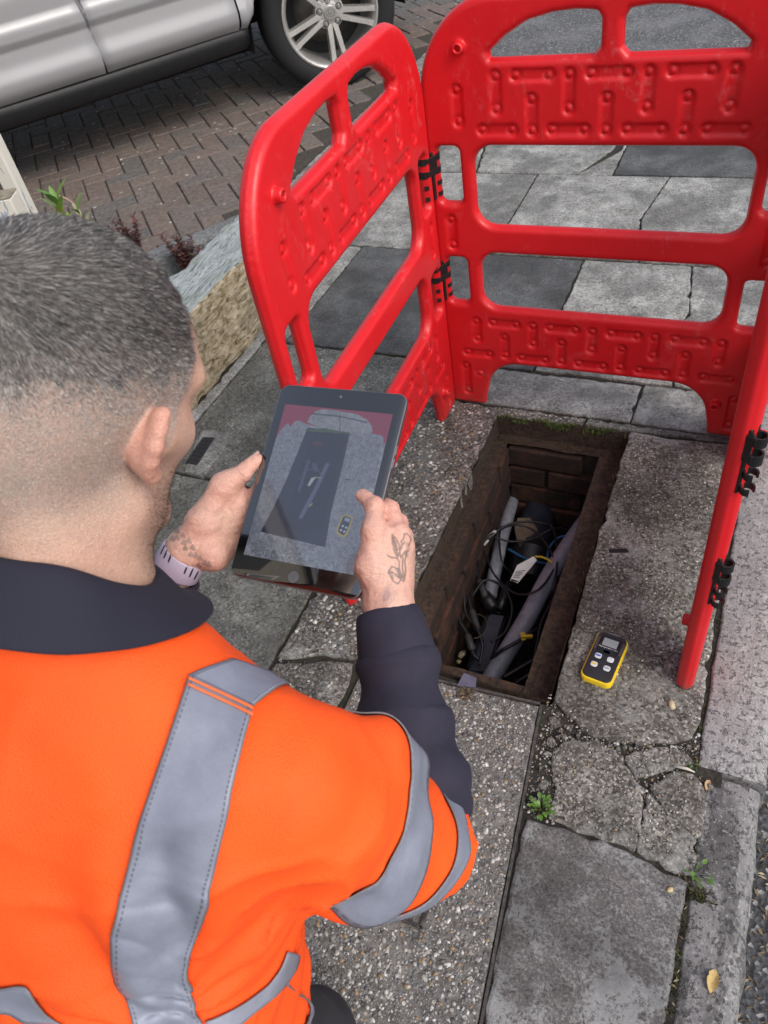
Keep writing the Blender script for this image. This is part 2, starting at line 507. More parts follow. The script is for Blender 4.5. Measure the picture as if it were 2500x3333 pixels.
def slab_mesh(name, poly, top=0.0, thick=.05, bevel=.003, jit=.0014, step=.018, seed=0, tilt=(0, 0), chip=.0):
    rg = random.Random(seed)
    P = [np.array(p, float) for p in poly]
    A = sum(P[i][0] * P[(i + 1) % len(P)][1] - P[(i + 1) % len(P)][0] * P[i][1] for i in range(len(P)))
    if A < 0: P = P[::-1]
    D_ = []
    for i, p in enumerate(P):
        q = P[(i + 1) % len(P)]
        L = np.linalg.norm(q - p); n = max(1, int(L / step))
        t = (q - p) / max(L, 1e-6); nn = np.array((-t[1], t[0]))
        for k in range(n):
            e = (rg.gauss(0, jit) + (rg.random() < chip) * rg.uniform(.003, .009)) if k else abs(rg.gauss(0, jit)) + bevel * .6
            D_.append(p + (q - p) * k / n + nn * e)
    n = len(D_)
    nor = []
    for i in range(n):
        t = D_[(i + 1) % n] - D_[i - 1]; t = t / max(np.linalg.norm(t), 1e-9)
        nor.append(np.array((-t[1], t[0])))
    c = sum(D_) / n
    zt = lambda p: top + (p[0] - c[0]) * tilt[0] + (p[1] - c[1]) * tilt[1]
    V = [(p[0], p[1], top - thick) for p in D_] + [(p[0], p[1], zt(p) - bevel) for p in D_]
    V += [(*(p + m_ * bevel * .45), zt(p) - bevel * .3) for p, m_ in zip(D_, nor)] + [(*(p + m_ * bevel * 1.3), zt(p)) for p, m_ in zip(D_, nor)]
    F = []
    for r_ in range(3):
        for i in range(n):
            j = (i + 1) % n
            F.append((r_ * n + i, r_ * n + j, (r_ + 1) * n + j, (r_ + 1) * n + i))
    F.append(tuple(3 * n + i for i in range(n)))
    return mesh_np(name, V, F, False)
slab_no = [0]
def slab(poly, mat, parent=pavement, name='paving_slab', **kw):
    slab_no[0] += 1
    kw.setdefault('seed', slab_no[0])
    kw.setdefault('tilt', (rng.uniform(-.004, .004), rng.uniform(-.004, .004)))
    kw.setdefault('top', rng.uniform(-.0015, .0015))
    return obj(name, slab_mesh(name, poly, **kw), mat, parent)
def rect(x0, x1, y0, y1, g=.0018):
    return [(x0 + g, y0 + g), (x1 - g, y0 + g), (x1 - g, y1 - g), (x0 + g, y1 - g)]
L_, D2, W_, S_, G_ = MAT_SLAB
# rows behind the barrier and along the garden edge (far to near)
slab(rect(-.545, .085, 3.165, 3.83), D2)
slab([(-1.12, 3.168), (-.70, 3.168), (-.60, 3.40), (-.56, 3.82), (-1.2, 3.82), (-1.17, 3.45)], L_, chip=.08)
slab([(-.69, 3.168), (-.552, 3.168), (-.552, 3.82), (-.555, 3.41)], L_)
slab([(-1.87, 3.168), (-1.128, 3.168), (-1.18, 3.45), (-1.21, 3.82), (-1.87, 3.82)], L_)
slab(rect(-1.87, -.855, 2.5, 3.16), L_)
slab([(-.848, 2.503), (-.33, 2.503), (-.38, 2.8), (-.33, 3.155), (-.848, 3.155)], L_)
slab([(-.325, 2.503), (.082, 2.503), (.082, 3.155), (-.325, 3.155), (-.373, 2.8)], L_)
slab(rect(-1.87, -1.37, 1.84, 2.49), L_)
slab(rect(-1.365, -.515, 1.835, 2.492), D2)
slab([(-.508, 1.838), (-.12, 1.838), (-.18, 2.05), (-.13, 2.2), (-.16, 2.489), (-.508, 2.489)], L_, chip=.05)
slab([(-.115, 1.838), (.082, 1.838), (.082, 2.489), (-.155, 2.489), (-.125, 2.2), (-.174, 2.05)], L_, chip=.05)
slab(rect(-1.44, -.79, 1.18, 1.83), G_)
slab(rect(-.785, -.20, 1.66, 1.825), L_, chip=.05)       # narrow course under the back barrier
slab([(-.20, 1.66), (.082, 1.652), (.082, 1.83), (-.194, 1.83)], L_, chip=.05)
slab([(-.556, 1.612), (-.32, 1.622), (-.318, 1.652), (-.556, 1.652)], W_, chip=.1, seed=71)
slab([(-.314, 1.624), (.082, 1.63), (.082, 1.648), (-.314, 1.652)], G_, chip=.1, seed=72)
slab(rect(-1.485, -1.445, .2, 2.4), L_, chip=.05)          # edging strip along the timber
slab(rect(-1.44, -.79, .50, 1.17), G_)
slab(rect(-1.44, -.79, -.2, .494), G_)
# slabs round the opening
slab([(-.783, .705), (-.70, .735), (-.61, .757), (-.556, .75), (-.556, 1.652), (-.60, 1.645), (-.65, 1.655), (-.783, 1.655)], W_, chip=.12, tilt=(0, 0), top=0)
slab([(-.783, -.2), (-.60, -.2), (-.60, .70), (-.615, .747), (-.70, .724), (-.783, .694)], W_, chip=.12)
zz = lambda x, y: gx(995.4 + .4 * x, 1459.9 + .4 * y)
a_edge = [zz(*p) for p in ((500, 135), (560, 205), (640, 290), (700, 330), (790, 352), (920, 362), (1060, 368), (1150, 365), (1245, 340))]
slab(a_edge + [(.079, .81), (.08, 1.626), (-.10, 1.615), (-.196, 1.622), (-.197, 1.2)], W_, chip=.12, tilt=(0, 0), top=.001)
pieces = [
    [(505, 400), (590, 352), (690, 352), (800, 392), (875, 437), (912, 520), (938, 575), (992, 605), (972, 645), (962, 780), (952, 850), (935, 932), (870, 896), (720, 846), (560, 786), (487, 765), (497, 680), (522, 600), (502, 520)],
    [(892, 432), (990, 405), (1060, 388), (1150, 396), (1215, 425), (1235, 466), (1160, 484), (1090, 504), (1040, 520), (958, 540), (925, 500)],
    [(1030, 612), (1085, 572), (1150, 524), (1240, 530), (1296, 582), (1310, 680), (1305, 790), (1268, 862), (1190, 790), (1100, 690)],
    [(1010, 640), (1090, 702), (1180, 800), (1262, 880), (1262, 960), (1236, 1055), (1135, 1044), (1064, 980), (967, 942), (978, 860), (992, 780)],
]
for i, p in enumerate(pieces):
    pp_ = [np.array(zz(*q)) for q in p]; pc_ = sum(pp_) / len(pp_)
    slab([tuple(pc_ + (q - pc_) * (1 + .0068 / np.linalg.norm(q - pc_))) for q in pp_], W_, chip=.06, bevel=.0035, tilt=(rng.uniform(-.01, .01), rng.uniform(-.01, .01)), seed=200 + i, step=.012, jit=.0016)
slab([zz(*q) for q in ((345, 762), (480, 790), (700, 866), (950, 956), (1100, 1048), (1232, 1092))] + [(.094, .30), (.09, -.3), (-.135, -.3), (-.156, .22)], S_, bevel=.006, tilt=(0, 0), top=0)
slab(rect(-.135, .088, -1.0, -.31), S_)
for y0 in (-1.0, -1.7, -2.4):
    slab(rect(-.783, -.20, y0, y0 + .69), W_); slab(rect(-1.44, -.79, y0 + .1, y0 + .79), G_)
# small broken bits of slab in the corner by the cover, each a loose piece of the pavement
bits = [(505, 240, 52), (485, 355, 40), (475, 415, 34), (588, 275, 34), (445, 580, 45), (560, 330, 22), (525, 330, 16), (630, 322, 15), (470, 500, 14), (430, 495, 12), (850, 385, 22), (915, 385, 16), (880, 362, 14), (1010, 395, 18), (1185, 378, 18), (1232, 372, 24), (600, 340, 12), (430, 640, 14), (425, 662, 12), (1310, 620, 12), (1350, 590, 20), (540, 300, 14), (478, 460, 12), (950, 372, 12)]
def rubble(x, y, s, seed):
    rg = random.Random(seed)
    c = zz(x, y); r_ = s * .4 / 1659 * 1.55
    n = 7
    poly = [(c[0] + r_ * rg.uniform(.65, 1.15) * math.cos(6.283 * k / n), c[1] + r_ * rg.uniform(.65, 1.15) * math.sin(6.283 * k / n)) for k in range(n)]
    return slab(poly, W_, name='broken_bit', top=rg.uniform(-.006, .003), thick=.03, bevel=r_ * .32, jit=r_ * .05, step=r_ * .5, tilt=(rg.uniform(-.15, .15), rg.uniform(-.15, .15)), seed=seed)
for i, b in enumerate(bits): rubble(*b, 300 + i)
# tarmac crossing beyond the slabs, edging course beside the drive
cross = sheet('tarmac_crossing', -1.87, .085, 3.835, 9, -.004, MAT_CROSS)
for i in range(7):
    slab(rect(-1.975, -1.878, 2.44 + i * .9, 2.44 + i * .9 + .895), L_, name='edging_stone', chip=.05)
# kerb stones with a rounded nose and a drop to the road
kerb = empty('kerb', (.14, 1, -.1)); kerb['kind'] = 'structure'
def kerb_stone(x0, x1, y0, y1, mat, seed, top=.0, round_=.02):
    rg = random.Random(seed)
    n = max(2, int((y1 - y0) / .03))
    prof = [(x0, -.12), (x0, top - .006), (x0 + .002, top - .002), (x0 + .006, top)]
    prof += [(x1 - round_ + round_ * math.sin(a), top - round_ + round_ * math.cos(a)) for a in [k * math.pi / 2 / 6 for k in range(7)]] + [(x1 + .006, -.14)]
    V, F = [], []
    for i in range(n + 1):
        y = y0 + (y1 - y0) * i / n
        e = .012 * (max(0, 1 - i / 1.5) + max(0, 1 - (n - i) / 1.5)) * .5
        w1, w2 = rg.gauss(0, .0015), rg.gauss(0, .0012)
        for j, (x, z) in enumerate(prof):
            V.append((x + (w1 if j < 4 else w2), y, z - (e if 1 < j < len(prof) - 1 else 0)))
    k = len(prof)
    for i in range(n):
        for j in range(k - 1):
            F.append((i * k + j, i * k + j + 1, (i + 1) * k + j + 1, (i + 1) * k + j))
    F.append(tuple(range(k))); F.append(tuple(n * k + j for j in range(k - 1, -1, -1)))
    o = obj('kerb_stone', mesh_np('kerb_stone', V, F, True), mat, kerb)
    smooth_by_angle(o, 50)
    return o
kerb_stone(.088, .203, .738, 1.60, MAT_KERB[0], 1)
kerb_stone(.105, .198, -.22, .726, MAT_KERB[1], 2, -.004, .028)
kerb_stone(.105, .2, -1.14, -.23, MAT_KERB[1], 3, -.004, .028)
for i in range(8): kerb_stone(.088, .203, 1.61 + i * .92, 1.61 + i * .92 + .91, MAT_KERB[i % 2 if i else 0], 10 + i)
# gutter debris: grit, straw, bits of leaf along the foot of the kerb
def straw_mat():
    return attr_mat('dry_litter', .85, var=.2)
def litter(name, region, n, seed, parent, zf=0.0, size=(.004, .016), cols=((.30, .22, .12), (.16, .11, .06), (.05, .04, .03), (.36, .31, .2))):
    rg = random.Random(seed); b = MB()
    for _ in range(n):
        x, y = rg.uniform(region[0], region[1]), rg.uniform(region[2], region[3])
        L = rg.uniform(*size); w = L * rg.uniform(.08, .35); a = rg.uniform(0, 6.283); t = rg.uniform(-.35, .35)
        M = Matrix.Rotation(a, 3, 'Z') @ Matrix.Rotation(t, 3, 'Y')
        V = [M @ Vector(p) for p in ((-L / 2, 0, 0), (0, -w / 2, .0008), (L / 2, 0, 0), (0, w / 2, .0008), (0, 0, -.0015))]
        z = (zf(x, y) if callable(zf) else zf) + .002 + abs(math.sin(t)) * L / 2
        c = rg.choice(cols); s = rg.uniform(.6, 1.3)
        b.add([(v[0] + x, v[1] + y, v[2] + z) for v in V], [(0, 1, 2), (0, 2, 3), (0, 4, 1), (1, 4, 2), (2, 4, 3), (3, 4, 0)], tuple(q * s for q in c))
    o = b.build(name, straw_mat(), parent); o['kind'] = 'stuff'
    return o
litter('gutter_litter', (.206, .26, -.2, 1.6), 900, 5, road, -.105)
litter('joint_litter', (.082, .105, .30, .80), 130, 6, pavement, -.008, (.003, .012))
litter('joint_litter', (-.2, .08, .60, .79), 260, 8, pavement, -.007, (.002, .008))
litter('joint_litter', (-.16, -.135, .05, .55), 120, 8, pavement, -.009, (.002, .008))
# moss and grass in the joints
def blades(name, spots, parent, seed, hgt=(.006, .016), cols=((.06, .11, .015), (.10, .16, .03), (.14, .17, .05)), w=.0016):
    rg = random.Random(seed); b = MB()
    for (x, y, z, rad, n) in spots:
        for _ in range(n):
            px_, py_ = x + rg.gauss(0, rad), y + rg.gauss(0, rad * .45)
            h_ = rg.uniform(*hgt); a = rg.uniform(0, 6.283); lean = rg.uniform(.1, .8) * h_
            dx, dy = math.cos(a), math.sin(a)
            V = [(px_ - dy * w, py_ + dx * w, z), (px_ + dy * w, py_ - dx * w, z), (px_ + dx * lean * .4 + dy * w * .6, py_ + dy * lean * .4 - dx * w * .6, z + h_ * .6), (px_ + dx * lean * .4 - dy * w * .6, py_ + dy * lean * .4 + dx * w * .6, z + h_ * .6), (px_ + dx * lean, py_ + dy * lean, z + h_)]
            c = rg.choice(cols); s = rg.uniform(.6, 1.25)
            b.add(V, [(0, 1, 2, 3), (3, 2, 4)], tuple(q * s for q in c))
    o = b.build(name, attr_mat('moss_blades', .8, var=.2), parent); o['kind'] = 'stuff'
    return o
moss = []
for i in range(46):
    u = i / 45
    dens = .5 + .5 * math.sin(u * 17) + (.6 if .3 < u < .62 else 0)
    if u > .88: dens *= .8
    moss.append((-.545 + u * .335, 1.612 + .004 * math.sin(u * 23), -.012, .008, int(30 * max(.1, dens))))
blades('moss_fringe', moss, pavement, 3, (.006, .018))
tiny = []
for (x0, y0, x1, y1, n, d) in ((-1.3, 1.833, -.9, 1.833, 26, 8), (-.786, .72, -.786, 1.0, 20, 8), (.084, .75, .084, 1.2, 26, 7), (.098, .33, .1, .6, 30, 10), (-.2, 1.0, -.199, 1.5, 24, 4), (-.56, 1.655, -.2, 1.655, 20, 5), (-.32, 1.66, -.318, 1.78, 8, 10), (-.11, .53, .09, .53, 8, 4), (-.55, 2.5, -.52, 2.15, 14, 6), (-1.86, 2.495, -1.0, 2.497, 14, 5)):
    for k in range(n):
        u = rng.random(); tiny.append((x0 + (x1 - x0) * u, y0 + (y1 - y0) * u, -.01, .006, int(d * rng.uniform(.3, 1.6))))
blades('joint_moss', tiny, pavement, 4, (.006, .014), cols=((.035, .05, .012), (.06, .08, .02), (.05, .05, .02)))
# loose pebbles of the worn slabs: half sunk stones of the exposed aggregate
def pebbles(name, region, n, seed, parent, size=(.0016, .0045), z=0.0, test=None, pal=None):
    rs_ = np.random.RandomState(seed)
    pal = np.array(pal or ((.34, .33, .31), (.44, .43, .41), (.20, .195, .19), (.09, .095, .105), (.24, .17, .10), (.27, .26, .24), (.12, .115, .11), (.15, .15, .155), (.50, .49, .47)))
    ph = (1 + 5 ** .5) / 2
    ico = np.array([(-1, ph, 0), (1, ph, 0), (-1, -ph, 0), (1, -ph, 0), (0, -1, ph), (0, 1, ph), (0, -1, -ph), (0, 1, -ph), (ph, 0, -1), (ph, 0, 1), (-ph, 0, -1), (-ph, 0, 1)]); ico /= np.linalg.norm(ico[0])
    icf = np.array([(0, 11, 5), (0, 5, 1), (0, 1, 7), (0, 7, 10), (0, 10, 11), (1, 5, 9), (5, 11, 4), (11, 10, 2), (10, 7, 6), (7, 1, 8), (3, 9, 4), (3, 4, 2), (3, 2, 6), (3, 6, 8), (3, 8, 9), (4, 9, 5), (2, 4, 11), (6, 2, 10), (8, 6, 7), (9, 8, 1)])
    xy = np.stack([rs_.uniform(region[0], region[1], n), rs_.uniform(region[2], region[3], n)], -1)
    if test is not None: xy = xy[test(xy[:, 0], xy[:, 1])]
    n = len(xy)
    s = size[0] + (size[1] - size[0]) * rs_.rand(n) ** 2.4
    V = ico[None] * (1 + rs_.uniform(-.22, .22, (n, 12)))[..., None]
    V = V * (s[:, None] * np.stack([rs_.uniform(.9, 1.6, n), rs_.uniform(.7, 1.1, n), rs_.uniform(.35, .7, n)], -1))[:, None, :]
    a = rs_.uniform(0, 6.283, n); ca_, sa_ = np.cos(a)[:, None], np.sin(a)[:, None]
    V = np.stack([V[..., 0] * ca_ - V[..., 1] * sa_ + xy[:, :1], V[..., 0] * sa_ + V[..., 1] * ca_ + xy[:, 1:], V[..., 2] + z], -1)
    F = (icf[None] + (np.arange(n) * 12)[:, None, None]).reshape(-1, 3)
    me = mesh_np(name, V.reshape(-1, 3), F); colour_attr(me, np.repeat(pal[rs_.randint(0, len(pal), n)] * rs_.uniform(.7, 1.2, n)[:, None], 12, 0))
    o = obj(name, me, attr_mat('pebble_stone', .6, bump=.3, bscale=600, var=.15), parent); o['kind'] = 'stuff'
    return o
pebbles('slab_pebbles', (-.775, -.565, .76, 1.64), 3200, 21, pavement, (.0007, .0060), .0)
pebbles('slab_pebbles', (-.775, -.605, -.1, .72), 1500, 22, pavement, (.0007, .0045), .0)
pebbles('slab_pebbles', (-.185, .07, .86, 1.6), 2600, 23, pavement, (.0006, .0030), .0008)
pebbles('slab_pebbles', (-.52, -.325, 1.625, 1.648), 90, 24, pavement, (.0015, .004), .0)
pebbles('slab_pebbles', (-.17, .08, .56, .78), 700, 26, pavement, (.0006, .0028), .0005)
pebbles('joint_grit', (-.2, .085, .55, .80), 1500, 25, pavement, (.001, .0038), -.0065)
# ------------------------------------------------------------------ driveway of herringbone blocks
drive = sheet('driveway', -9, -1.98, .0, 14, -.008, MAT_SAND)
Lb, Wb, Tb = .2125, .10625, .0045
bm_ = MB(); bm_.box((0, 0, -.03), (Lb - .007, Wb - .007, .06), bev=.005)
block_me = bm_.mesh('paving_block'); block_me.materials.append(MAT_BLOCK)
cand = []
c45 = math.cos(R(-45)); s45 = math.sin(R(-45))
for i in range(-70, 70):
    for j in range(-70, 70):
        k = (i - j) % 4
        # herringbone: horizontal block covers cells (i,j),(i+1,j); vertical covers (i,j),(i,j+1)
        if k == 0: cx, cy, ro = i + 1.0, j + .5, 0
        elif k == 3: cx, cy, ro = i + .5, j + 1.0, 90
        else: continue
        X, Y = cx * Wb, cy * Wb
        x = -2.38 + X * c45 - Y * s45; y = 3.23 + X * s45 + Y * c45
        cand.append((x, y, ro))
def vis(x, y, z=0.0):
    p = np.array((x, y, z)) - EYE
    d = p @ FW
    if d < .1: return None
    return (p @ RT) / d * FPX / KD + 829.5, 1106 - (p @ UP) / d * FPX / KD
inb, rest = [], []
for x, y, ro in cand:
    if x > -2.06 or y < .3 or x < -8 or y > 12 or (y < 2.62 and x > -1.95 - (2.52 - y) * .648): continue
    q = vis(x, y)
    on = q is not None and -40 < q[0] < 1100 and -40 < q[1] < 760
    d = math.hypot(x, y)
    (inb if on else rest).append((d, x, y, ro))
inb.sort()
for d, x, y, ro in inb[:300]:
    o = bpy.data.objects.new('paving_block', block_me)
    o.location = (x, y, rng.uniform(-.003, .002)); o.rotation_euler = (rng.uniform(-.012, .012), rng.uniform(-.012, .012), R(ro - 45))
    link(o, drive)
mb = MB()
for d, x, y, ro in inb[300:] + rest:
    if d > 11: continue
    mb.box((x, y, -.03 + rng.uniform(-.002, .002)), (Lb - .007, Wb - .007, .06), Matrix.Rotation(R(ro - 45), 3, 'Z'))
o = mb.build('paving_blocks', MAT_BLOCK, drive); o['kind'] = 'stuff'
litter('drive_litter', (-3.6, -2.0, 2.7, 4.4), 240, 15, drive, .001, (.003, .012))
blades('drive_moss', [(rng.uniform(-3.3, -2.1), rng.uniform(2.7, 3.6), -.01, .01, 6) for _ in range(40)], drive, 16, (.006, .016), cols=((.035, .05, .012), (.05, .06, .02)))

# ------------------------------------------------------------------ the open chamber
def mat_brickwall(name, a, b):
    t = NT(name)
    c = t.ramp(t.rnd(), [(0, a), (.5, b), (1, tuple(x * .7 for x in a))])
    c = t.mix(t.math('MULTIPLY', t.ramp(t.noise(22, 4, .7), [(.36, 0), (.56, 1)]), .92), c, (.020, .014, .011))
    return t.out(c, .9, t.bump(t.noise(90, 4, .7), .8, .004))
MAT_BRK = mat_brickwall('chamber_brick', (.060, .027, .017), (.105, .040, .022))
MAT_MORT = mat_soil('damp_mortar', (.016, .012, .009), (.06, .042, .03), .15)
MAT_RUST = mat_soil('rusty_frame', (.018, .013, .011), (.075, .045, .028), .12)
ch = empty('utility_chamber', (-.38, 1.2, -.5))
tag(ch, 'open brick lined utility chamber sunk in the pavement, full of cables', 'chamber')
IX0, IX1, IY0, IY1 = -.515, -.262, .835, 1.572        # inner shaft below the ledge
ZL, ZB = -.062, -.56
def panel(name, V, mat, parent, sub=24, amp=.003, seed=1):
    """a rough wall sheet: quad V subdivided and roughened"""
    a, b, c, d = [np.array(p, float) for p in V]
    nx = max(2, int(np.linalg.norm(b - a) / .02)); ny = max(2, int(np.linalg.norm(d - a) / .02))
    u, v = np.meshgrid(np.linspace(0, 1, nx + 1), np.linspace(0, 1, ny + 1), indexing='ij')
    P = ((1 - u) * (1 - v))[..., None] * a + (u * (1 - v))[..., None] * b + (u * v)[..., None] * c + ((1 - u) * v)[..., None] * d
    nn = np.cross(b - a, d - a); nn /= np.linalg.norm(nn)
    nz = vnoise(P, 34, seed) + .5 * vnoise(P, 90, seed + 1)
    P = P + nn * (nz * amp)[..., None]
    idx = np.arange((nx + 1) * (ny + 1)).reshape(nx + 1, ny + 1)
    F = np.stack([idx[:-1, :-1], idx[1:, :-1], idx[1:, 1:], idx[:-1, 1:]], -1).reshape(-1, 4)
    return obj(name, mesh_np(name, P.reshape(-1, 3), F, True), mat, parent)
# vertical rim from the pavement down to the ledge, then the ledge itself
x0, x1, y0, y1 = HX0 - .002, HX1 + .002, HY0 - .002, HY1 + .004
panel('rim', [(x0, y1, .0), (x1, y1, .0), (x1, y1, ZL), (x0, y1, ZL)], MAT_RUST, ch, seed=2)
panel('rim', [(x0, y0, -.004), (x0, y1, -.004), (x0, y1, ZL), (x0, y0, ZL)], MAT_RUST, ch, seed=3)
panel('rim', [(x1, y1, -.004), (x1, y0, -.004), (x1, y0, ZL), (x1, y1, ZL)], MAT_RUST, ch, seed=4)
panel('rim', [(x1, y0, -.004), (x0, y0, -.004), (x0, y0, ZL), (x1, y0, ZL)], MAT_RUST, ch, seed=5)
for i, V in enumerate(([(x0, IY1, ZL), (x1, IY1, ZL), (x1, y1 + .01, ZL), (x0, y1 + .01, ZL)], [(x0 - .01, y0, ZL), (IX0, y0, ZL), (IX0, IY1, ZL), (x0 - .01, IY1, ZL)], [(IX1, y0, ZL), (x1 + .01, y0, ZL), (x1 + .01, IY1, ZL), (IX1, IY1, ZL)], [(IX0, y0 - .01, ZL), (IX1, y0 - .01, ZL), (IX1, IY0, ZL), (IX0, IY0, ZL)])):
    panel('ledge', V, MAT_RUST, ch, amp=.004, seed=10 + i)
# brick courses of the four shaft walls
bk = MB(); bk.box((0, 0, 0), (.207, .05, .063), bev=.005); brick_me = bk.mesh('brick'); brick_me.materials.append(MAT_BRK)
bk = MB(); bk.box((0, 0, 0), (.096, .05, .063), bev=.005); half_me = bk.mesh('brick'); half_me.materials.append(MAT_BRK)
def course_wall(p0, p1, nrm, seed):
    rg = random.Random(seed)
    p0 = Vector(p0); p1 = Vector(p1); L = (p1 - p0).length; t = (p1 - p0) / L
    an = math.atan2(t.y, t.x)
    for r_ in range(6):
        z = ZL - .045 - r_ * .073
        s = -.02 if r_ % 2 else .09 - .11
        s = -.104 if r_ % 2 else 0.0
        while s < L - .02:
            w = .207
            e0, e1 = max(s, 0), min(s + w, L)
            if e1 - e0 > .05:
                full = (e1 - e0) > .15
                o = bpy.data.objects.new('brick', brick_me if full else half_me)
                c = p0 + t * ((e0 + e1) / 2) - Vector(nrm) * (.022 + rg.uniform(-.003, .004))
                o.location = (c.x, c.y, z); o.rotation_euler = (rg.uniform(-.03, .03), rg.uniform(-.02, .02), an + rg.uniform(-.015, .015))
                o.scale = ((e1 - e0) / (.207 if full else .096), 1, 1)
                link(o, ch)
            s += .217
    nv = Vector(nrm)
    q0, q1 = p0 - nv * .016, p1 - nv * .016
    panel('mortar', [(*q0.xy, ZL + .0), (*q1.xy, ZL + .0), (*q1.xy, ZB), (*q0.xy, ZB)], MAT_MORT, ch, amp=.003, seed=seed)
course_wall((IX0, IY1, 0), (IX1, IY1, 0), (0, -1, 0), 1)
course_wall((IX0, IY0, 0), (IX0, IY1, 0), (1, 0, 0), 2)
course_wall((IX1, IY1, 0), (IX1, IY0, 0), (-1, 0, 0), 3)
course_wall((IX1, IY0, 0), (IX0, IY0, 0), (0, 1, 0), 4)
panel('chamber_floor', [(IX0 - .03, IY0 - .03, ZB), (IX1 + .03, IY0 - .03, ZB), (IX1 + .03, IY1 + .03, ZB), (IX0 - .03, IY1 + .03, ZB)], MAT_SOIL, ch, amp=.012, seed=30)
litter('silt', (IX0, IX1, IY0, IY1), 300, 31, ch, ZB + .01, (.004, .02))
litter('ledge_silt', (IX1, HX1, HY0, HY1), 200, 32, ch, ZL + .001, (.002, .006), ((.05, .035, .025), (.03, .02, .015), (.09, .05, .03)))
# contents
Z = lambda x, y, h: gz((1300 + .482 * x) / KD, (1300 + .482 * y) / KD, h)
MAT_DUCT = plain('grey_duct', (.25, .265, .305), .5, .2, 60, .2, 120)
MAT_CABLE = plain('cable_sheath', (.012, .012, .014), .45, .3, 80)
MAT_CLOS = plain('closure_plastic', (.030, .034, .050), .38, .3, 30, .15, 160)
def tube_thing(name, pts, r_, mat, label, cat, n=12, cat_n=6, group=None):
    b = MB(); P = catmull(pts, cat_n); b.tube(P, r_, n)
    o = b.build(name, mat, None, True)
    tag(o, label, cat, group)
    return o
tube_thing('duct_pipe', [Z(775, 640, -.30), Z(748, 740, -.285), Z(690, 950, -.28), Z(610, 1330, -.30)], .0185, MAT_DUCT, 'thinner grey plastic duct against the left wall of the open chamber', 'pipe', 18)
tube_thing('duct_pipe', [Z(1310, 760, -.24), Z(1190, 920, -.235), Z(1020, 1180, -.24), Z(850, 1500, -.255), Z(640, 1850, -.30), Z(600, 1950, -.32)], .0235, MAT_DUCT, 'thicker grey plastic duct slanting across the open chamber', 'pipe', 20)
# domed black joint closure at the back
jc = empty('joint_closure', tuple(Z(880, 1100, -.42)))
tag(jc, 'big black cylindrical cable joint closure at the far end of the chamber', 'joint closure')
pa, pb = Vector(Z(955, 700, -.33)), Vector(Z(850, 1230, -.33))
ax = (pb - pa).normalized(); Lc = (pb - pa).length
Mx = Matrix.Translation(pa) @ ax.to_track_quat('Z', 'Y').to_matrix().to_4x4()
b = MB(); b.lathe([(.012, -.012), (.034, -.006), (.047, .01), (.052, .03), (.053, Lc * .55), (.055, Lc * .56), (.055, Lc * .62), (.050, Lc * .63)], 32, Mx); o = b.build('dome', MAT_CLOS, jc, True); smooth_by_angle(o, 40)
b = MB(); b.lathe([(.050, Lc * .63), (.060, Lc * .635), (.061, Lc * .71), (.056, Lc * .73), (.050, Lc * .95), (.040, Lc)], 32, Mx); o = b.build('base_clamp', MAT_BLACK, jc, True); smooth_by_angle(o, 40)
b = MB()
c0 = Vector(Z(850, 880, -.27)); b.add([tuple(Vector(p)) for p in (Z(800, 800, -.272), Z(880, 800, -.275), Z(935, 880, -.274), Z(880, 930, -.272), Z(840, 960, -.271), Z(815, 1000, -.27), Z(790, 940, -.27), Z(778, 870, -.27))], [(0, 1, 2, 3, 4, 5, 6, 7), (7, 6, 5, 4, 3, 2, 1, 0)])
o = b.build('dirty_label', plain('dirty_paper', (.16, .12, .085), .9, .4, 90), jc)
# flat closure in the near half
fc = empty('splice_box', tuple(Z(590, 1640, -.34)))
tag(fc, 'flat black splice box lying beside the thicker duct in the chamber', 'splice box')
q = [np.array(Z(*p, -.30)) for p in ((600, 1435), (725, 1455), (640, 1850), (470, 1850))]
q[2] = np.array(Z(600, 1860, -.33)); q[3] = np.array(Z(455, 1840, -.33))
dn = np.array((0, 0, -.05))
bm = bmesh.new(); vs = [bm.verts.new(p) for p in q] + [bm.verts.new(p + dn) for p in q]
for f in ((0, 1, 2, 3), (7, 6, 5, 4), (0, 4, 5, 1), (1, 5, 6, 2), (2, 6, 7, 3), (3, 7, 4, 0)): bm.faces.new([vs[i] for i in f])
bmesh.ops.recalc_face_normals(bm, faces=bm.faces)
bmesh.ops.bevel(bm, geom=bm.edges[:], offset=.007, segments=3, affect='EDGES')
me = bpy.data.meshes.new('box_body'); bm.to_mesh(me); bm.free(); obj('box_body', me, MAT_CLOS, fc)
b = MB(); b.tube([q[0] * .93 + q[3] * .07 + (0, 0, .004), q[3] * .95 + q[0] * .05 + (0, 0, .004)], .004, 8); b.tube([q[1] * .93 + q[2] * .07 + (0, 0, .004), q[2] * .95 + q[1] * .05 + (0, 0, .004)], .004, 8); b.build('seam_ridge', MAT_BLACK, fc, True)
for p0_, p1_, r_ in (((675, 1420), (740, 1240), .0105), ((560, 1310), (640, 1410), .017), ((540, 1270), (575, 1320), .010)):
    b = MB(); A_, B_ = Vector(Z(*p0_, -.29)), Vector(Z(*p1_, -.285)); b.tube([A_, A_.lerp(B_, .15), A_.lerp(B_, .16), A_.lerp(B_, .8), A_.lerp(B_, .81), B_], [r_, r_, r_ * 1.12, r_ * 1.1, r_ * .9, r_ * .85], 14); b.build('cable_gland', MAT_BLACK, fc, True)
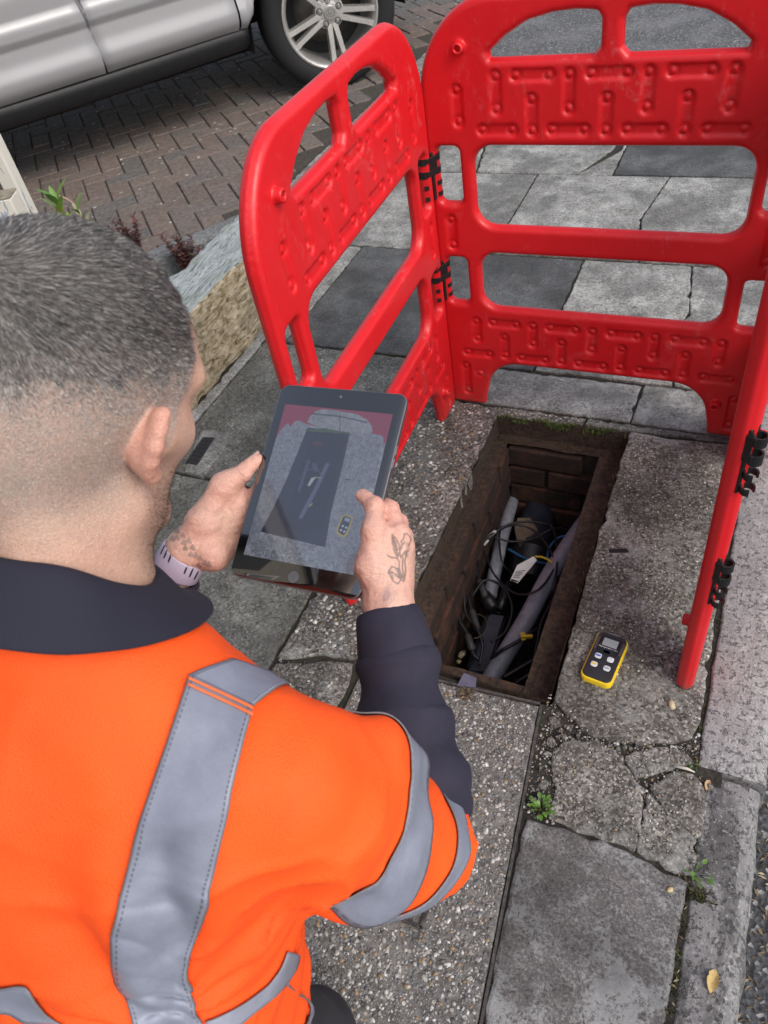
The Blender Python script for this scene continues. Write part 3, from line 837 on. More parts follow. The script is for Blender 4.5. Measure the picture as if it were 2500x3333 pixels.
# jointed cables with sleeves on the left
for i, (pts, lab) in enumerate((
        ([(395, 1440), (412, 1510), (450, 1570), (480, 1640), (500, 1720), (540, 1760)], 'black cable with a shrink sleeve at the near left of the chamber'),
        ([(455, 1180), (462, 1300), (480, 1400), (505, 1480), (540, 1590), (560, 1640)], 'black sleeved cable curving down the left side of the chamber'),
        ([(515, 1100), (530, 1190), (555, 1290), (600, 1360)], 'short black cable entering the splice box at its top left corner'))):
    P = [Z(*p, -.26 - .006 * k) for k, p in enumerate(pts)]
    th = empty('sleeved_cable', tuple(P[0])); tag(th, lab, 'cable', 'black cables in the chamber')
    b = MB(); b.tube(catmull(P, 6), .006, 10); b.build('sheath', MAT_CABLE, th, True)
    b = MB(); k = len(P) // 2; b.tube([P[k - 1] * .7 + P[k] * .3, P[k - 1] * .6 + P[k] * .4, P[k] * .4 + P[k + 1] * .6 if k + 1 < len(P) else P[k], P[k] * .3 + P[k + 1] * .7 if k + 1 < len(P) else P[k]], [.007, .0095, .0095, .007], 12); b.build('shrink_sleeve', plain('shrink_sleeve', (.05, .048, .05), .55, .3, 90), th, True)
# thin fibre loops
for lab_, r_, pp_ in (
        ('black fibre sagging across both ducts below the white tag', .0030, (((560, 1000), -.23), ((640, 1180), -.23), ((780, 1310), -.225), ((930, 1290), -.21), ((1040, 1150), -.22), ((1075, 1010), -.24))),
        ('black fibre looping over the upper end of the splice box', .0034, (((490, 1330), -.25), ((580, 1220), -.24), ((700, 1270), -.25), ((760, 1400), -.26), ((720, 1560), -.27), ((620, 1640), -.27))),
        ('black fibre running down beside the right wall of the chamber', .0032, (((1080, 1120), -.24), ((1040, 1330), -.24), ((960, 1500), -.24), ((930, 1640), -.26), ((900, 1780), -.28))),
        ('black fibre lying across the dome of the joint closure', .0030, (((640, 930), -.22), ((760, 960), -.24), ((900, 940), -.25), ((1020, 880), -.24), ((1110, 860), -.25))),
        ('black fibre hanging along the left wall over the sleeved cables', .0036, (((470, 1120), -.22), ((440, 1300), -.23), ((450, 1450), -.25), ((520, 1540), -.255), ((560, 1660), -.27), ((540, 1800), -.29)))):
    tube_thing('fibre_cable', [Z(p[0], p[1], h) for p, h in pp_], r_, MAT_CABLE, lab_, 'cable', 8, 8, 'black cables in the chamber')
tube_thing('fibre_cable', [Z(p[0], p[1], h) for p, h in (((450, 1270), -.24), ((470, 1150), -.22), ((520, 1020), -.2), ((610, 920), -.19), ((740, 845), -.19), ((860, 825), -.2), ((980, 838), -.22), ((1030, 860), -.23), ((1055, 940), -.23), ((1065, 1080), -.22), ((1055, 1200), -.21), ((1035, 1300), -.22), ((1000, 1400), -.28))], .0032, MAT_CABLE, 'outer loop of thin black fibre cable arching over the ducts', 'cable', 8, 8, 'black cables in the chamber')
tube_thing('fibre_cable', [Z(p[0], p[1], h) for p, h in (((490, 1190), -.25), ((530, 1050), -.21), ((600, 950), -.2), ((700, 870), -.2), ((800, 850), -.21), ((900, 880), -.22), ((980, 960), -.22), ((1035, 1060), -.22), ((1060, 1180), -.23), ((1080, 1270), -.26))], .003, MAT_CABLE, 'inner loop of thin black fibre cable, nearer the white tag', 'cable', 8, 8, 'black cables in the chamber')
tube_thing('fibre_cable', [Z(p[0], p[1], h) for p, h in (((690, 830), -.27), ((675, 930), -.255), ((680, 1030), -.25), ((700, 1110), -.26), ((760, 1180), -.3))], .0028, MAT_CABLE, 'thin black fibre hanging over the thinner grey duct', 'cable', 8, 8, 'black cables in the chamber')
tube_thing('fibre_cable', [Z(p[0], p[1], h) for p, h in (((1075, 940), -.24), ((1105, 1030), -.22), ((1120, 1100), -.25))], .0032, MAT_CABLE, 'short black fibre crossing the thicker duct near the right wall', 'cable', 8, 8, 'black cables in the chamber')
tube_thing('fibre_cable', [Z(p[0], p[1], h) for p, h in (((1020, 1500), -.3), ((900, 1570), -.25), ((800, 1635), -.24), ((700, 1690), -.245), ((620, 1750), -.28))], .0045, MAT_CABLE, 'black cable under the yellow tag crossing the thicker duct', 'cable', 8, 8, 'black cables in the chamber')
tube_thing('fibre_cable', [Z(p[0], p[1], h) for p, h in (((960, 1730), -.25), ((840, 1800), -.25), ((700, 1880), -.26))], .006, MAT_CABLE, 'thick black cable at the near right end of the chamber', 'cable', 8, 8, 'black cables in the chamber')
tube_thing('fibre_cable', [Z(p[0], p[1], h) for p, h in (((930, 1830), -.24), ((860, 1870), -.24), ((780, 1920), -.25))], .005, MAT_CABLE, 'black cable nearest the cover slab in the chamber', 'cable', 8, 8, 'black cables in the chamber')
tube_thing('wire_loop', [Z(p[0], p[1], -.235) for p in ((520, 1450), (560, 1460), (588, 1500), (580, 1560), (545, 1600), (500, 1615))], .0014, plain('brown_wire', (.05, .035, .02), .5), 'small loop of fine brown wire above the splice box', 'wire', 6, 6)
MAT_ROPE = plain('blue_rope', (.012, .10, .24), .7, .3, 400, .5, 700, .002)
tube_thing('blue_rope', [Z(p[0], p[1], h) for p, h in (((1190, 925), -.25), ((1110, 925), -.24), ((1060, 945), -.24), ((1015, 1000), -.24), ((1000, 1060), -.24), ((1005, 1105), -.25), ((940, 1100), -.28), ((840, 1070), -.27), ((735, 1010), -.27))], .0036, MAT_ROPE, 'blue draw rope looped behind the white tag', 'rope', 8, 8)
tube_thing('blue_rope', [Z(p[0], p[1], h) for p, h in (((1090, 1190), -.27), ((1070, 1250), -.27), ((1055, 1320), -.28), ((1040, 1380), -.3))], .0036, MAT_ROPE, 'frayed end of blue rope low by the right wall of the chamber', 'rope', 8, 8)
tube_thing('yellow_tie', [Z(p[0], p[1], -.205) for p in ((915, 1062), (960, 1065), (1000, 1080), (1035, 1105))], .003, plain('yellow_plastic', (.62, .46, .02), .5, .2, 60), 'yellow cable tie holding the white tag', 'cable tie', 8, 6)
# white label tag folded over the tie
wt = empty('cable_tag', tuple(Z(840, 1140, -.2))); tag(wt, 'white printed tag hanging on a yellow tie in the chamber', 'tag')
tg = [Z(*p, h) for p, h in (((905, 1060), -.192), ((930, 1085), -.196), ((800, 1240), -.222), ((748, 1222), -.222), ((795, 1120), -.2))]
tn = Vector(np.cross(tg[1] - tg[0], tg[3] - tg[0])).normalized(); tn = tn if tn.z > 0 else -tn
b = MB(); n_ = len(tg); V = [Vector(p) for p in tg] + [Vector(p) - tn * .0015 for p in tg]
b.add(V, [tuple(range(n_)), tuple(range(2 * n_ - 1, n_ - 1, -1))] + [(i, i + n_, (i + 1) % n_ + n_, (i + 1) % n_) for i in range(n_)])
b.build('tag_card', plain('white_card', (.62, .62, .60), .6, .08, 60), wt)
def on_tag(u, v, e=.0006):
    P = [Vector(p) for p in tg]
    top_, bot = P[4].lerp(P[0], u), P[3].lerp(P[2], u)
    top_ = P[4].lerp(P[1], u)
    return top_.lerp(bot, v) + tn * e
inkm = plain('print_ink', (.03, .03, .035), .7)
for k in range(5):
    b = MB(); v0 = .42 + k * .085
    b.add([on_tag(.12, v0), on_tag(.75 - .1 * (k % 2), v0), on_tag(.75 - .1 * (k % 2), v0 + .03), on_tag(.12, v0 + .03)], [(0, 1, 2, 3)]); b.build('print_line', inkm, wt)
b = MB(); b.tube([on_tag(.1, .95, .001), on_tag(.9, .95, .001)], .0022, 8); b.build('tag_slot', MAT_BLACK, wt)
# little pale sleeve markers and yellow tags
for (p, q_, lab, mt, r_) in (((597, 930), (650, 888), 'white marker sleeve on the outer fibre loop', plain('white_sleeve', (.55, .55, .55), .5), .0045), ((572, 985), (600, 950), 'smaller white marker sleeve low on the fibre loop', plain('white_sleeve', (.55, .55, .55), .5), .0035)):
    b = MB(); b.tube([Z(*p, -.195), Z(*q_, -.188)], r_, 10); tag(b.build('marker_sleeve', mt, None, True), lab, 'marker')
yt = MB(); M_ = Matrix.Rotation(.5, 3, 'Z') @ Matrix.Rotation(.5, 3, 'X'); yt.box(Z(835, 1600, -.222), (.012, .02, .005), M_, bev=.001); yt.box(Z(862, 1602, -.22), (.028, .008, .009), Matrix.Rotation(.35, 3, 'Z'), bev=.0015)
tag(yt.build('yellow_tag', plain('yellow_plastic', (.62, .46, .02), .5, .2, 60)), 'yellow clip tag on a black cable in the middle of the chamber', 'tag')
yt = MB(); yt.box(Z(730, 1745, -.30), (.012, .03, .004), Matrix.Rotation(.2, 3, 'Z'), bev=.001)
tag(yt.build('yellow_tag', plain('yellow_plastic', (.62, .46, .02), .5, .2, 60)), 'small dull yellow tag deep beside the thicker duct', 'tag')
# pebbles and twigs lying in the chamber
for i, (p, s) in enumerate((((420, 1725), .012), ((400, 1770), .009))):
    o = pebbles('stone', (0, 0, 0, 0), 1, 50 + i, None, (s, s), 0.0, None, ((.30, .26, .16),)); del o['kind']
    o.location = tuple(Z(*p, -.32)); tag(o, ('ochre stone in the near left corner of the chamber', 'smaller ochre stone low in the near left corner of the chamber')[i], 'stone')
# ------------------------------------------------------------------ the lifted cover slab in front of the opening
cv = empty('chamber_cover', (-.38, .47, -.05)); tag(cv, 'exposed aggregate chamber cover slab with steel edge in front of the opening', 'cover')
cpoly = [(-.592, .05), (-.150, .02), (-.152, .20), (-.207, .776), (-.40, .768), (-.592, .755)]
cpoly = [(-.592, -.6), (-.120, -.6), (-.152, .20), (-.207, .772), (-.592, .752)]
obj('cover_infill', slab_mesh('cover_infill', [(-.586, -.594), (-.128, -.594), (-.159, .20), (-.213, .766), (-.586, .746)], .001, .05, .003, .0006, seed=90), MAT_AGG, cv)
MAT_STEEL = mat_soil('dull_steel', (.035, .032, .032), (.10, .09, .085), .05)
b = MB(); e = [(-.592, .752), (-.207, .7725), (-.1525, .20), (-.120, -.6)]
for i in range(3):
    p, q_ = Vector(e[i]), Vector(e[i + 1]); t = (q_ - p).normalized(); n_ = Vector((t.y, -t.x))
    V = []
    for z in (-.05, .0025):
        V += [(*(p + n_ * 0), z), (*(q_), z), (*(q_ + n_ * .0045), z), (*(p + n_ * .0045), z)]
    b.add(V, [(0, 1, 2, 3), (7, 6, 5, 4), (0, 4, 5, 1), (1, 5, 6, 2), (2, 6, 7, 3), (3, 7, 4, 0)])
b.build('steel_edge', MAT_STEEL, cv)
incov = lambda x, y: x < -.168 - np.maximum(0, y - .2) * .095
pebbles('cover_pebbles', (-.58, -.15, -.05, .755), 15000, 61, cv, (.0005, .0044), .0006, incov)
# keyhole in the cover, plugged with fibres and a bit of grey tape
kx, ky = gx(995.4 + .4 * 20, 1459.9 + .4 * 100)
b = MB(); b.add([(kx - .02, ky + .012, .0045), (kx + .018, ky + .02, .0045), (kx + .012, ky + .042, .0045), (kx - .016, ky + .045, .0045), (kx - .02, ky + .012, .003), (kx + .018, ky + .02, .003), (kx + .012, ky + .042, .003), (kx - .016, ky + .045, .003)], [(0, 1, 2, 3), (7, 6, 5, 4), (0, 4, 5, 1), (1, 5, 6, 2), (2, 6, 7, 3), (3, 7, 4, 0)])
b.build('tape_scrap', plain('grey_tape', (.10, .10, .15), .4, .2, 60), cv)
litter('keyhole_fibres', (kx - .012, kx + .016, ky - .012, ky + .012), 90, 66, cv, .002, (.006, .018), ((.12, .08, .05), (.05, .035, .025), (.2, .15, .1)))
hx_, hy_ = gx(870, 1955)
b = MB()
for dx, dy, sx, sy in ((0, .022, .09, .006), (0, -.022, .09, .006), (-.042, 0, .006, .05), (.042, 0, .006, .05), (0, 0, .006, .04)): b.box((hx_ + dx, hy_ + dy, .003), (sx, sy, .008), bev=.0015)
b.build('lifting_socket', MAT_STEEL, cv)
# ------------------------------------------------------------------ red barrier panels
PW, PH = .79, 1.0
def poly_sd(P, poly):
    """signed distance of 2-D points to a polygon"""
    poly = np.array(poly, float)
    d = np.full(len(P), 1e9); ins = np.zeros(len(P), bool)
    for i in range(len(poly)):
        a, b = poly[i - 1], poly[i]
        e = b - a; w = P - a
        t = np.clip((w @ e) / (e @ e), 0, 1)
        d = np.minimum(d, ((w - t[:, None] * e) ** 2).sum(1))
        c = ((a[1] > P[:, 1]) != (b[1] > P[:, 1]))
        with np.errstate(divide='ignore', invalid='ignore'):
            xi = (b[0] - a[0]) * (P[:, 1] - a[1]) / (b[1] - a[1]) + a[0]
        ins ^= c & (P[:, 0] < xi)
    return np.sqrt(d) * np.where(ins, -1, 1)
def arc_pts(cx, cy, rx, ry, a0, a1, n=10):
    return [(cx + rx * math.cos(R(a0 + (a1 - a0) * k / n)), cy + ry * math.sin(R(a0 + (a1 - a0) * k / n))) for k in range(n + 1)]
def rrect(x0, x1, z0, z1, r_, n=8):
    return arc_pts(x1 - r_, z0 + r_, r_, r_, -90, 0, n) + arc_pts(x1 - r_, z1 - r_, r_, r_, 0, 90, n) + arc_pts(x0 + r_, z1 - r_, r_, r_, 90, 180, n) + arc_pts(x0 + r_, z0 + r_, r_, r_, 180, 270, n)
mir = lambda pts: [(PW - x, z) for x, z in pts][::-1]
arch = [(.098, 0), (.102, .03)] + arc_pts(.20, .045, .092, .102, 170, 90, 10)
outer = [(.0, .0)] + arch + mir(arch) + [(PW, 0), (PW, .80)] + arc_pts(PW - .17, .81, .17, .19, 0, 90, 14) + arc_pts(.17, .81, .17, .19, 90, 180, 14)
topwin = [(.158, .886), (.366, .886), (.379, .90), (.379, .948)] + [(.37, .962), (.33, .966), (.285, .963), (.235, .952), (.19, .928), (.155, .900)]
windows = [topwin, [(.798 - x, z) for x, z in topwin][::-1], rrect(.109, PW - .100, .532, .718, .046), rrect(.110, PW - .114, .314, .466, .044),
           rrect(.024, .079, .586, .716, .014), rrect(PW - .079, PW - .024, .586, .716, .014), rrect(.024, .077, .324, .45, .014), rrect(PW - .082, PW - .024, .315, .436, .014)]
slots = []
for k in range(3): slots.append(((.212 + k * .151, .857), (.281 + k * .151, .857)))
for k in range(4): slots.append(((.136 + k * .151, .752), (.203 + k * .151, .752)))
for k in range(4): slots.append(((.170 + k * .151, .857), (.170 + k * .151, .793)))
for k in range(3): slots.append(((.245 + k * .151, .812), (.245 + k * .151, .750)))
slots += [((.084, .832), (.084, .769)), ((PW - .084, .832), (PW - .084, .769))]
for k in range(4): slots.append(((.134 + k * .15, .273), (.197 + k * .15, .273)))
for k in range(5): slots.append(((.059 + k * .15, .174), (.121 + k * .15, .174)))
for k in range(5): slots.append(((.091 + k * .149, .273), (.091 + k * .149, .221)))
for k in range(4): slots.append(((.165 + k * .149, .232), (.165 + k * .149, .176)))
slots += [((.051, .128), (.051, .044)), ((PW - .051, .117), (PW - .051, .036)), ((.046, .548), (.046, .483)), ((PW - .046, .548), (PW - .046, .483))]
dots = [(.092, .11)]
TH = .0165                                             # half thickness of the moulding
hstep = .0038
gx_n = int((PW + .03) / hstep) + 2; gz_n = int((PH + .03) / hstep) + 2
GX = np.linspace(-.015, -.015 + (gx_n - 1) * hstep, gx_n); GZ = np.linspace(-.015, -.015 + (gz_n - 1) * hstep, gz_n)
PP_ = np.stack(np.meshgrid(GX, GZ, indexing='ij'), -1).reshape(-1, 2)
sd2 = poly_sd(PP_, outer)
for w_ in windows: sd2 = np.maximum(sd2, -poly_sd(PP_, w_))
sl = np.full(len(PP_), 1e3); bp = np.full(len(PP_), 1e3)
for a, b in slots:
    a = np.array(a); b = np.array(b); e = b - a
    t = np.clip(((PP_ - a) @ e) / (e @ e), 0, 1)
    sl = np.minimum(sl, np.linalg.norm(PP_ - a - t[:, None] * e, axis=1))
    bp = np.minimum(bp, np.minimum(np.linalg.norm(PP_ - a, axis=1), np.linalg.norm(PP_ - b, axis=1)))
for d_ in dots: bp = np.minimum(bp, np.linalg.norm(PP_ - np.array(d_), axis=1))
rec = .0042 * np.clip((.0128 - sl) / .003, 0, 1)
bum = .0056 * np.clip(1 - (bp / .0080) ** 2, 0, 1) ** .5 - .0030 * np.clip((.0145 - bp) / .004, 0, 1)
half = TH - rec + bum                                    # local half thickness
def grid2(A, x, z):
    fx = np.clip((x - GX[0]) / hstep, 0, gx_n - 1.001); fz = np.clip((z - GZ[0]) / hstep, 0, gz_n - 1.001)
    i = fx.astype(int); k = fz.astype(int); u = fx - i; v = fz - k
    A = A.reshape(gx_n, gz_n)
    return A[i, k] * (1 - u) * (1 - v) + A[i + 1, k] * u * (1 - v) + A[i, k + 1] * (1 - u) * v + A[i + 1, k + 1] * u * v
def panel_sdf(P):
    x, y, z = P[:, 0], P[:, 1], P[:, 2]
    d2 = grid2(sd2, x, z); hf = grid2(half, x, z)
    rr = .012
    qx = d2 + rr; qy = np.abs(y) - hf + rr
    d = np.minimum(np.maximum(qx, qy), 0) + np.sqrt(np.maximum(qx, 0) ** 2 + np.maximum(qy, 0) ** 2) - rr
    # parting-line rib round the outside
    d = np.minimum(d, np.maximum(d2 - .002, np.maximum(-d2 - .012, np.abs(y) - .004)))
    for xx in (.012, PW - .012):                         # tubes for the clips
        for z0, z1 in ((.57, .735), (.305, .465)):
            d = smin(d, cone(P, (xx, 0, z0), (xx, 0, z1), .0115, .0115), .003)
    for xx, zz_, s in ((.098, .914, -1), (PW - .098, .914, 1), (PW - .092, .101, -1), (.092, .101, 1)):   # stacking pegs
        c = cone(P, (xx, s * .010, zz_), (xx, s * .034, zz_), .0135, .011)
        c = np.maximum(c, s * y - .033)
        c = smax(c, -cone(P, (xx, s * .026, zz_), (xx, s * .05, zz_), .006, .006), .002)
        d = smin(d, c, .004)
    return d
pv, pq = surfnet(panel_sdf, (-.02, -.044, -.02), (PW + .02, .044, PH + .02), .0033)
panel_me = mesh_np('panel', pv, pq); panel_me.materials.append(MAT_RED)
def clip_mesh():
    """black double clip: a spine plate, a wide waisted upper jaw and two thin lower jaws for each of two tubes"""
    b = MB()
    for sx in (-1, 1):
        for z, h_ in ((.046, .017), (.012, .018), (-.022, .012), (-.052, .012)):
            n = 16; ri, ro = .0130, .0176
            V, F = [], []
            for k in range(n + 1):
                full_ = h_ > .0165; an = (R(-180 + 360 * k / n) if full_ else R(-140 + 280 * k / n)) + (0 if sx > 0 else math.pi) + math.pi
                for rr_, zz_ in ((ri, -h_ / 2), (ro, -h_ / 2), (ro, h_ / 2), (ri, h_ / 2)):
                    V.append((sx * .0188 + rr_ * math.cos(an), rr_ * math.sin(an), z + zz_))
            for k in range(n):
                for j in range(4): F.append((k * 4 + j, k * 4 + (j + 1) % 4, (k + 1) * 4 + (j + 1) % 4, (k + 1) * 4 + j))
            F += [(3, 2, 1, 0), tuple(n * 4 + j for j in range(4))]
            b.add(V, F)
    b.box((0, 0, 0), (.010, .033, .125), bev=.002)
    b.box((0, -.0165, .030), (.030, .005, .046), bev=.002); b.box((0, .0165, .030), (.030, .005, .046), bev=.002)
    b.box((0, -.0172, .047), (.046, .0045, .014), bev=.002); b.box((0, -.0172, .013), (.046, .0045, .016), bev=.002)
    return b.mesh('hinge_clip')
clip_me = clip_mesh(); clip_me.materials.append(MAT_BLACK)
def barrier(loc, rz, label, clips, sx=1.0):
    e = bpy.data.objects.new('barrier_panel', None); e.location = loc; e.rotation_euler = (0, 0, rz); e.empty_display_size = .1
    COL.objects.link(e)
    tag(e, label, 'barrier', 'red barrier panels round the opening')
    p = bpy.data.objects.new('panel', panel_me); COL.objects.link(p); p.parent = e; p.scale = (sx, 1, 1)
    for (x, y, z, r_) in clips:
        c = bpy.data.objects.new('hinge_clip', clip_me); COL.objects.link(c); c.parent = e; c.location = (x, y, z); c.rotation_euler = (0, 0, r_); c.scale = (.86, .86, .86) if x < .2 or x > .77 else (.60, .60, .95)
    return e
barrier((-.702, 1.664, .002), 0, 'red plastic barrier panel across the far end of the opening', [(.0045, -.0150, .652, R(63)), (.0045, -.0150, .388, R(63)), (PW + .004, -.008, .652, R(-45)), (PW + .004, -.008, .388, R(-45))])
barrier((-.684, .884, .002), R(91.6), 'red plastic barrier panel along the garden side, left of the opening', [], .965)
barrier((.0935, 1.645, .002), R(-94.0), 'red plastic barrier panel seen edge on beside the kerb', [(.7545, .0115, .600, R(60)), (.7545, .0115, .335, R(60))], .965)
# ------------------------------------------------------------------ gas detector
def text_mesh(s, size, extrude=.0001):
    cu = bpy.data.curves.new('lettering', 'FONT'); cu.body = s; cu.size = size; cu.extrude = extrude; cu.align_x = 'CENTER'; cu.align_y = 'CENTER'
    t = bpy.data.objects.new('lettering', cu); COL.objects.link(t)
    dg = bpy.context.evaluated_depsgraph_get(); dg.update()
    me = bpy.data.meshes.new_from_object(t.evaluated_get(dg))
    bpy.data.objects.remove(t); bpy.data.curves.remove(cu)
    me.materials.clear()
    return me
def rslab(w, h, r_, z0, z1, bev=.0015, n=8, cx=0, cy=0):
    """rounded-corner slab as vertices and faces"""
    def ring(i, z): return [(x + cx, y + cy, z) for x, y in rrect(-w / 2 + i, w / 2 - i, -h / 2 + i, h / 2 - i, max(r_ - i, .0005), n)]
    rings = [ring(0, z0), ring(0, z1 - bev), ring(bev * .3, z1 - bev * .3), ring(bev, z1)]
    k = len(rings[0]); V = sum(rings, []); F = [tuple(range(k - 1, -1, -1)), tuple(3 * k + i for i in range(k))]
    for a in range(3):
        for i in range(k): F.append((a * k + i, a * k + (i + 1) % k, (a + 1) * k + (i + 1) % k, (a + 1) * k + i))
    return V, F
def local_part(name, V, F, mat, parent, M, smooth=False):
    o = obj(name, mesh_np(name, [tuple(M @ Vector(v)) for v in V], F, smooth), mat, parent)
    if smooth: smooth_by_angle(o, 40)
    return o
dz = lambda x, y: gx((1850 + x * 250 / 1659) / KD, (2000 + y * 250 / 1659) / KD, .022)
ca, cb = Vector(dz(1000, 410)), Vector(dz(570, 1400)); dc = (ca + cb) / 2; dd = (ca - cb).normalized()
Md = Matrix.Translation((dc.x, dc.y, .002)) @ Matrix.Rotation(math.atan2(dd.y, dd.x) - math.pi / 2, 4, 'Z') @ Matrix.Diagonal((1, 1, .72, 1))
gd = empty('gas_detector', (dc.x, dc.y, .002)); tag(gd, 'yellow and black handheld gas detector lying beside the opening', 'gas detector')
YEL = plain('detector_yellow', (.72, .50, .015), .45, .1, 80); DGR = plain('detector_black', (.016, .017, .022), .5, .2, 80, .15, 900, .0004)
V, F = rslab(.0645, .120, .014, 0, .020, .004); local_part('yellow_shell', V, F, YEL, gd, Md, True)
V, F = rslab(.0585, .114, .012, .012, .0245, .003, cy=.001); local_part('front_plate', V, F, DGR, gd, Md, True)
V, F = rslab(.041, .044, .005, .02, .0262, .001, cy=.028); bz = local_part('screen_bezel', V, F, plain('bezel_gloss', (.01, .01, .013), .2, .1), gd, Md, True)
def mat_lcd():
    t = NT('lcd'); return t.out((.27, .31, .32), .15)
V, F = rslab(.030, .019, .001, .025, .0268, .0003, cy=.034); local_part('display', V, F, mat_lcd(), bz, Md)
V, F = rslab(.0155, .0085, .0035, .022, .0262, .001, cy=.011); local_part('push_button', V, F, plain('rubber_grey', (.035, .036, .04), .6), gd, Md, True)
for i, (x, y, tint) in enumerate(((-.0125, -.003, (.06, .12, .5)), (.0125, -.003, (.55, .57, .6)), (-.0135, -.025, (.7, .5, .03)), (.0125, -.025, (.28, .33, .4)))):
    V, F = rslab(.0135, .0125, .0042, .022, .0256, .0012, cx=x, cy=y); sp = local_part('sensor_port', V, F, plain('sensor_white', (.58, .62, .66), .4, .05), gd, Md, True)
    V, F = rslab(.0105, .004, .001, .025, .0259, .0001, cx=x, cy=y + .0005); local_part('sensor_print', V, F, plain('port_print_%d' % i, tint, .5), sp, Md)
for sx in (-1, 1):
    for k in range(7):
        V, F = rslab(.0045, .0024, .0004, .023, .0254, .0004, cx=sx * .0255, cy=.014 + k * .0045); local_part('grille_slat', V, F, plain('grille_grey', (.09, .09, .095), .5), gd, Md)
tm = text_mesh('Honeywell', .0052); tm.transform(Md @ Matrix.Translation((-.008, .0205, .0267))); obj('lettering', tm, plain('white_print', (.75, .75, .76), .5, .02), gd)
tm = text_mesh('BW Flex', .0042); tm.transform(Md @ Matrix.Translation((.0115, .0203, .0267))); obj('lettering', tm, plain('pale_print', (.45, .47, .5), .5, .02), gd)
V, F = rslab(.004, .004, .0019, .022, .0247, .0004, cx=-.019, cy=.0165); local_part('sounder_hole', V, F, MAT_BLACK, gd, Md)
V, F = rslab(.020, .004, .001, .014, .0235, .001, cy=.058); local_part('top_clip', V, F, plain('clip_steel', (.22, .22, .22), .35, .1), gd, Md, True)

# ------------------------------------------------------------------ tablet
TP = np.array([-0.41665613, 0.54486847, 0.77083974]); TX = np.array([0.99884846, 0.02237973, 0.042437]); TY = np.array([-0.03988418, 0.87895551, 0.47523307]); TN = np.array([-0.02666465, -0.47637839, 0.87883595])
TW, THh = .1741, .2506
def tp(x, y, n=0.0):
    """point seen at (x, y) lying n above the tablet's glass"""
    d = ray(x, y); s = ((TP + TN * n - EYE) @ TN) / (d @ TN)
    return EYE + d * s
def tuv(x, y):
    p = tp(x, y) - TP; return p @ TX, p @ TY
Mt = Matrix(((TX[0], TY[0], TN[0], TP[0]), (TX[1], TY[1], TN[1], TP[1]), (TX[2], TY[2], TN[2], TP[2]), (0, 0, 0, 1)))
tb = bpy.data.objects.new('tablet', None); tb.empty_display_size = .05; tb.location = tuple(TP); COL.objects.link(tb); PINV[tb.name] = Matrix.Translation(tuple(-TP))
tag(tb, 'black framed tablet held up in both hands, its screen showing the opening', 'tablet')
V, F = rslab(TW, THh, .0125, -.0072, -.0012, .0006, 12); local_part('case', V, F, plain('grey_aluminium', (.30, .30, .32), .3, .05, Metallic=.9), tb, Mt, True)
def mat_glass_black():
    t = NT('black_glass'); sm = t.noise(30, 5, .7)
    return t.out((.005, .005, .006), t.math('MULTIPLY_ADD', sm, .06, .03), None, Specular_IOR_Level=.8, Coat_Weight=1.0, Coat_Roughness=.03, Coat_IOR=2.05)
MAT_BGL = mat_glass_black()
V, F = rslab(TW - .002, THh - .002, .0117, -.0015, 0.0, .0006, 12); local_part('front_glass', V, F, MAT_BGL, tb, Mt, True)
V, F = rslab(.0135, .0135, .0067, -.0002, .0003, .0002, 12, cx=.0, cy=-.1135); hb = local_part('home_button', V, F, MAT_BGL, tb, Mt, True)
b = MB(); b.lathe([(.0062, .0003), (.0070, .0003), (.0070, .0005), (.0062, .0005)], 36, Mt @ Matrix.Translation((0, -.1135, 0))); b.build('button_ring', plain('ring_metal', (.25, .25, .26), .3, Metallic=.8), hb)
V, F = rslab(.0035, .0035, .0017, -.0001, .0003, .0001, 8, cx=0, cy=.1145); local_part('front_camera', V, F, plain('lens_grey', (.12, .14, .17), .2), tb, Mt)
for cy, hgt in ((.055, .012), (.039, .012)):
    V, F = rslab(.0012, hgt, .0005, -.006, -.003, .0003, 4, cx=TW / 2 + .0004, cy=cy); local_part('side_button', V, F, plain('grey_aluminium', (.30, .30, .32), .3), tb, Mt)
# the picture on the screen: the camera view of the opening
zt = lambda x, y: tuv((450 + .6028 * x) / KD, (1200 + .6028 * y) / KD)
SWx, SHy = .1475, .1965
nu, nv_ = 192, 256
U, Vv = np.meshgrid((np.arange(nu) + .5) / nu * SWx - SWx / 2, (np.arange(nv_) + .5) / nv_ * SHy - SHy / 2, indexing='ij')
Q = np.stack([U, Vv], -1).reshape(-1, 2)
P3 = np.concatenate([Q, np.zeros((len(Q), 1))], 1)
nz = vnoise(P3, 900, 1) * .5 + vnoise(P3, 420, 2) * .35 + vnoise(P3, 120, 3) * .25
img = np.array([.20, .205, .215])[None] * (1 + .55 * nz[:, None])
def paint(pts, col, tex=.1, edge=.0005, op=1.0, sd=None):
    global img
    d = poly_sd(Q, [zt(*p) for p in pts]) if sd is None else sd
    a = np.clip(.5 - d / edge / 2, 0, 1)[:, None] * op
    img = img * (1 - a) + a * np.array(col)[None] * (1 + tex * nz[:, None])
def stroke(pts, r_, col, op=1.0):
    P2 = [np.array(zt(*p)) for p in pts]; d = np.full(len(Q), 1e3)
    for a, b in zip(P2[:-1], P2[1:]):
        e = b - a; t = np.clip(((Q - a) @ e) / (e @ e), 0, 1); d = np.minimum(d, np.linalg.norm(Q - a - t[:, None] * e, axis=1))
    paint(None, col, .1, .0005, op, d - r_)
paint([(760, 150), (1420, 205), (1400, 330), (1390, 370), (1325, 405), (1320, 362), (1255, 350), (1145, 345), (910, 300), (870, 280), (845, 285), (822, 315), (808, 292), (775, 325), (720, 415), (700, 400)], (.26, .028, .05), .12)
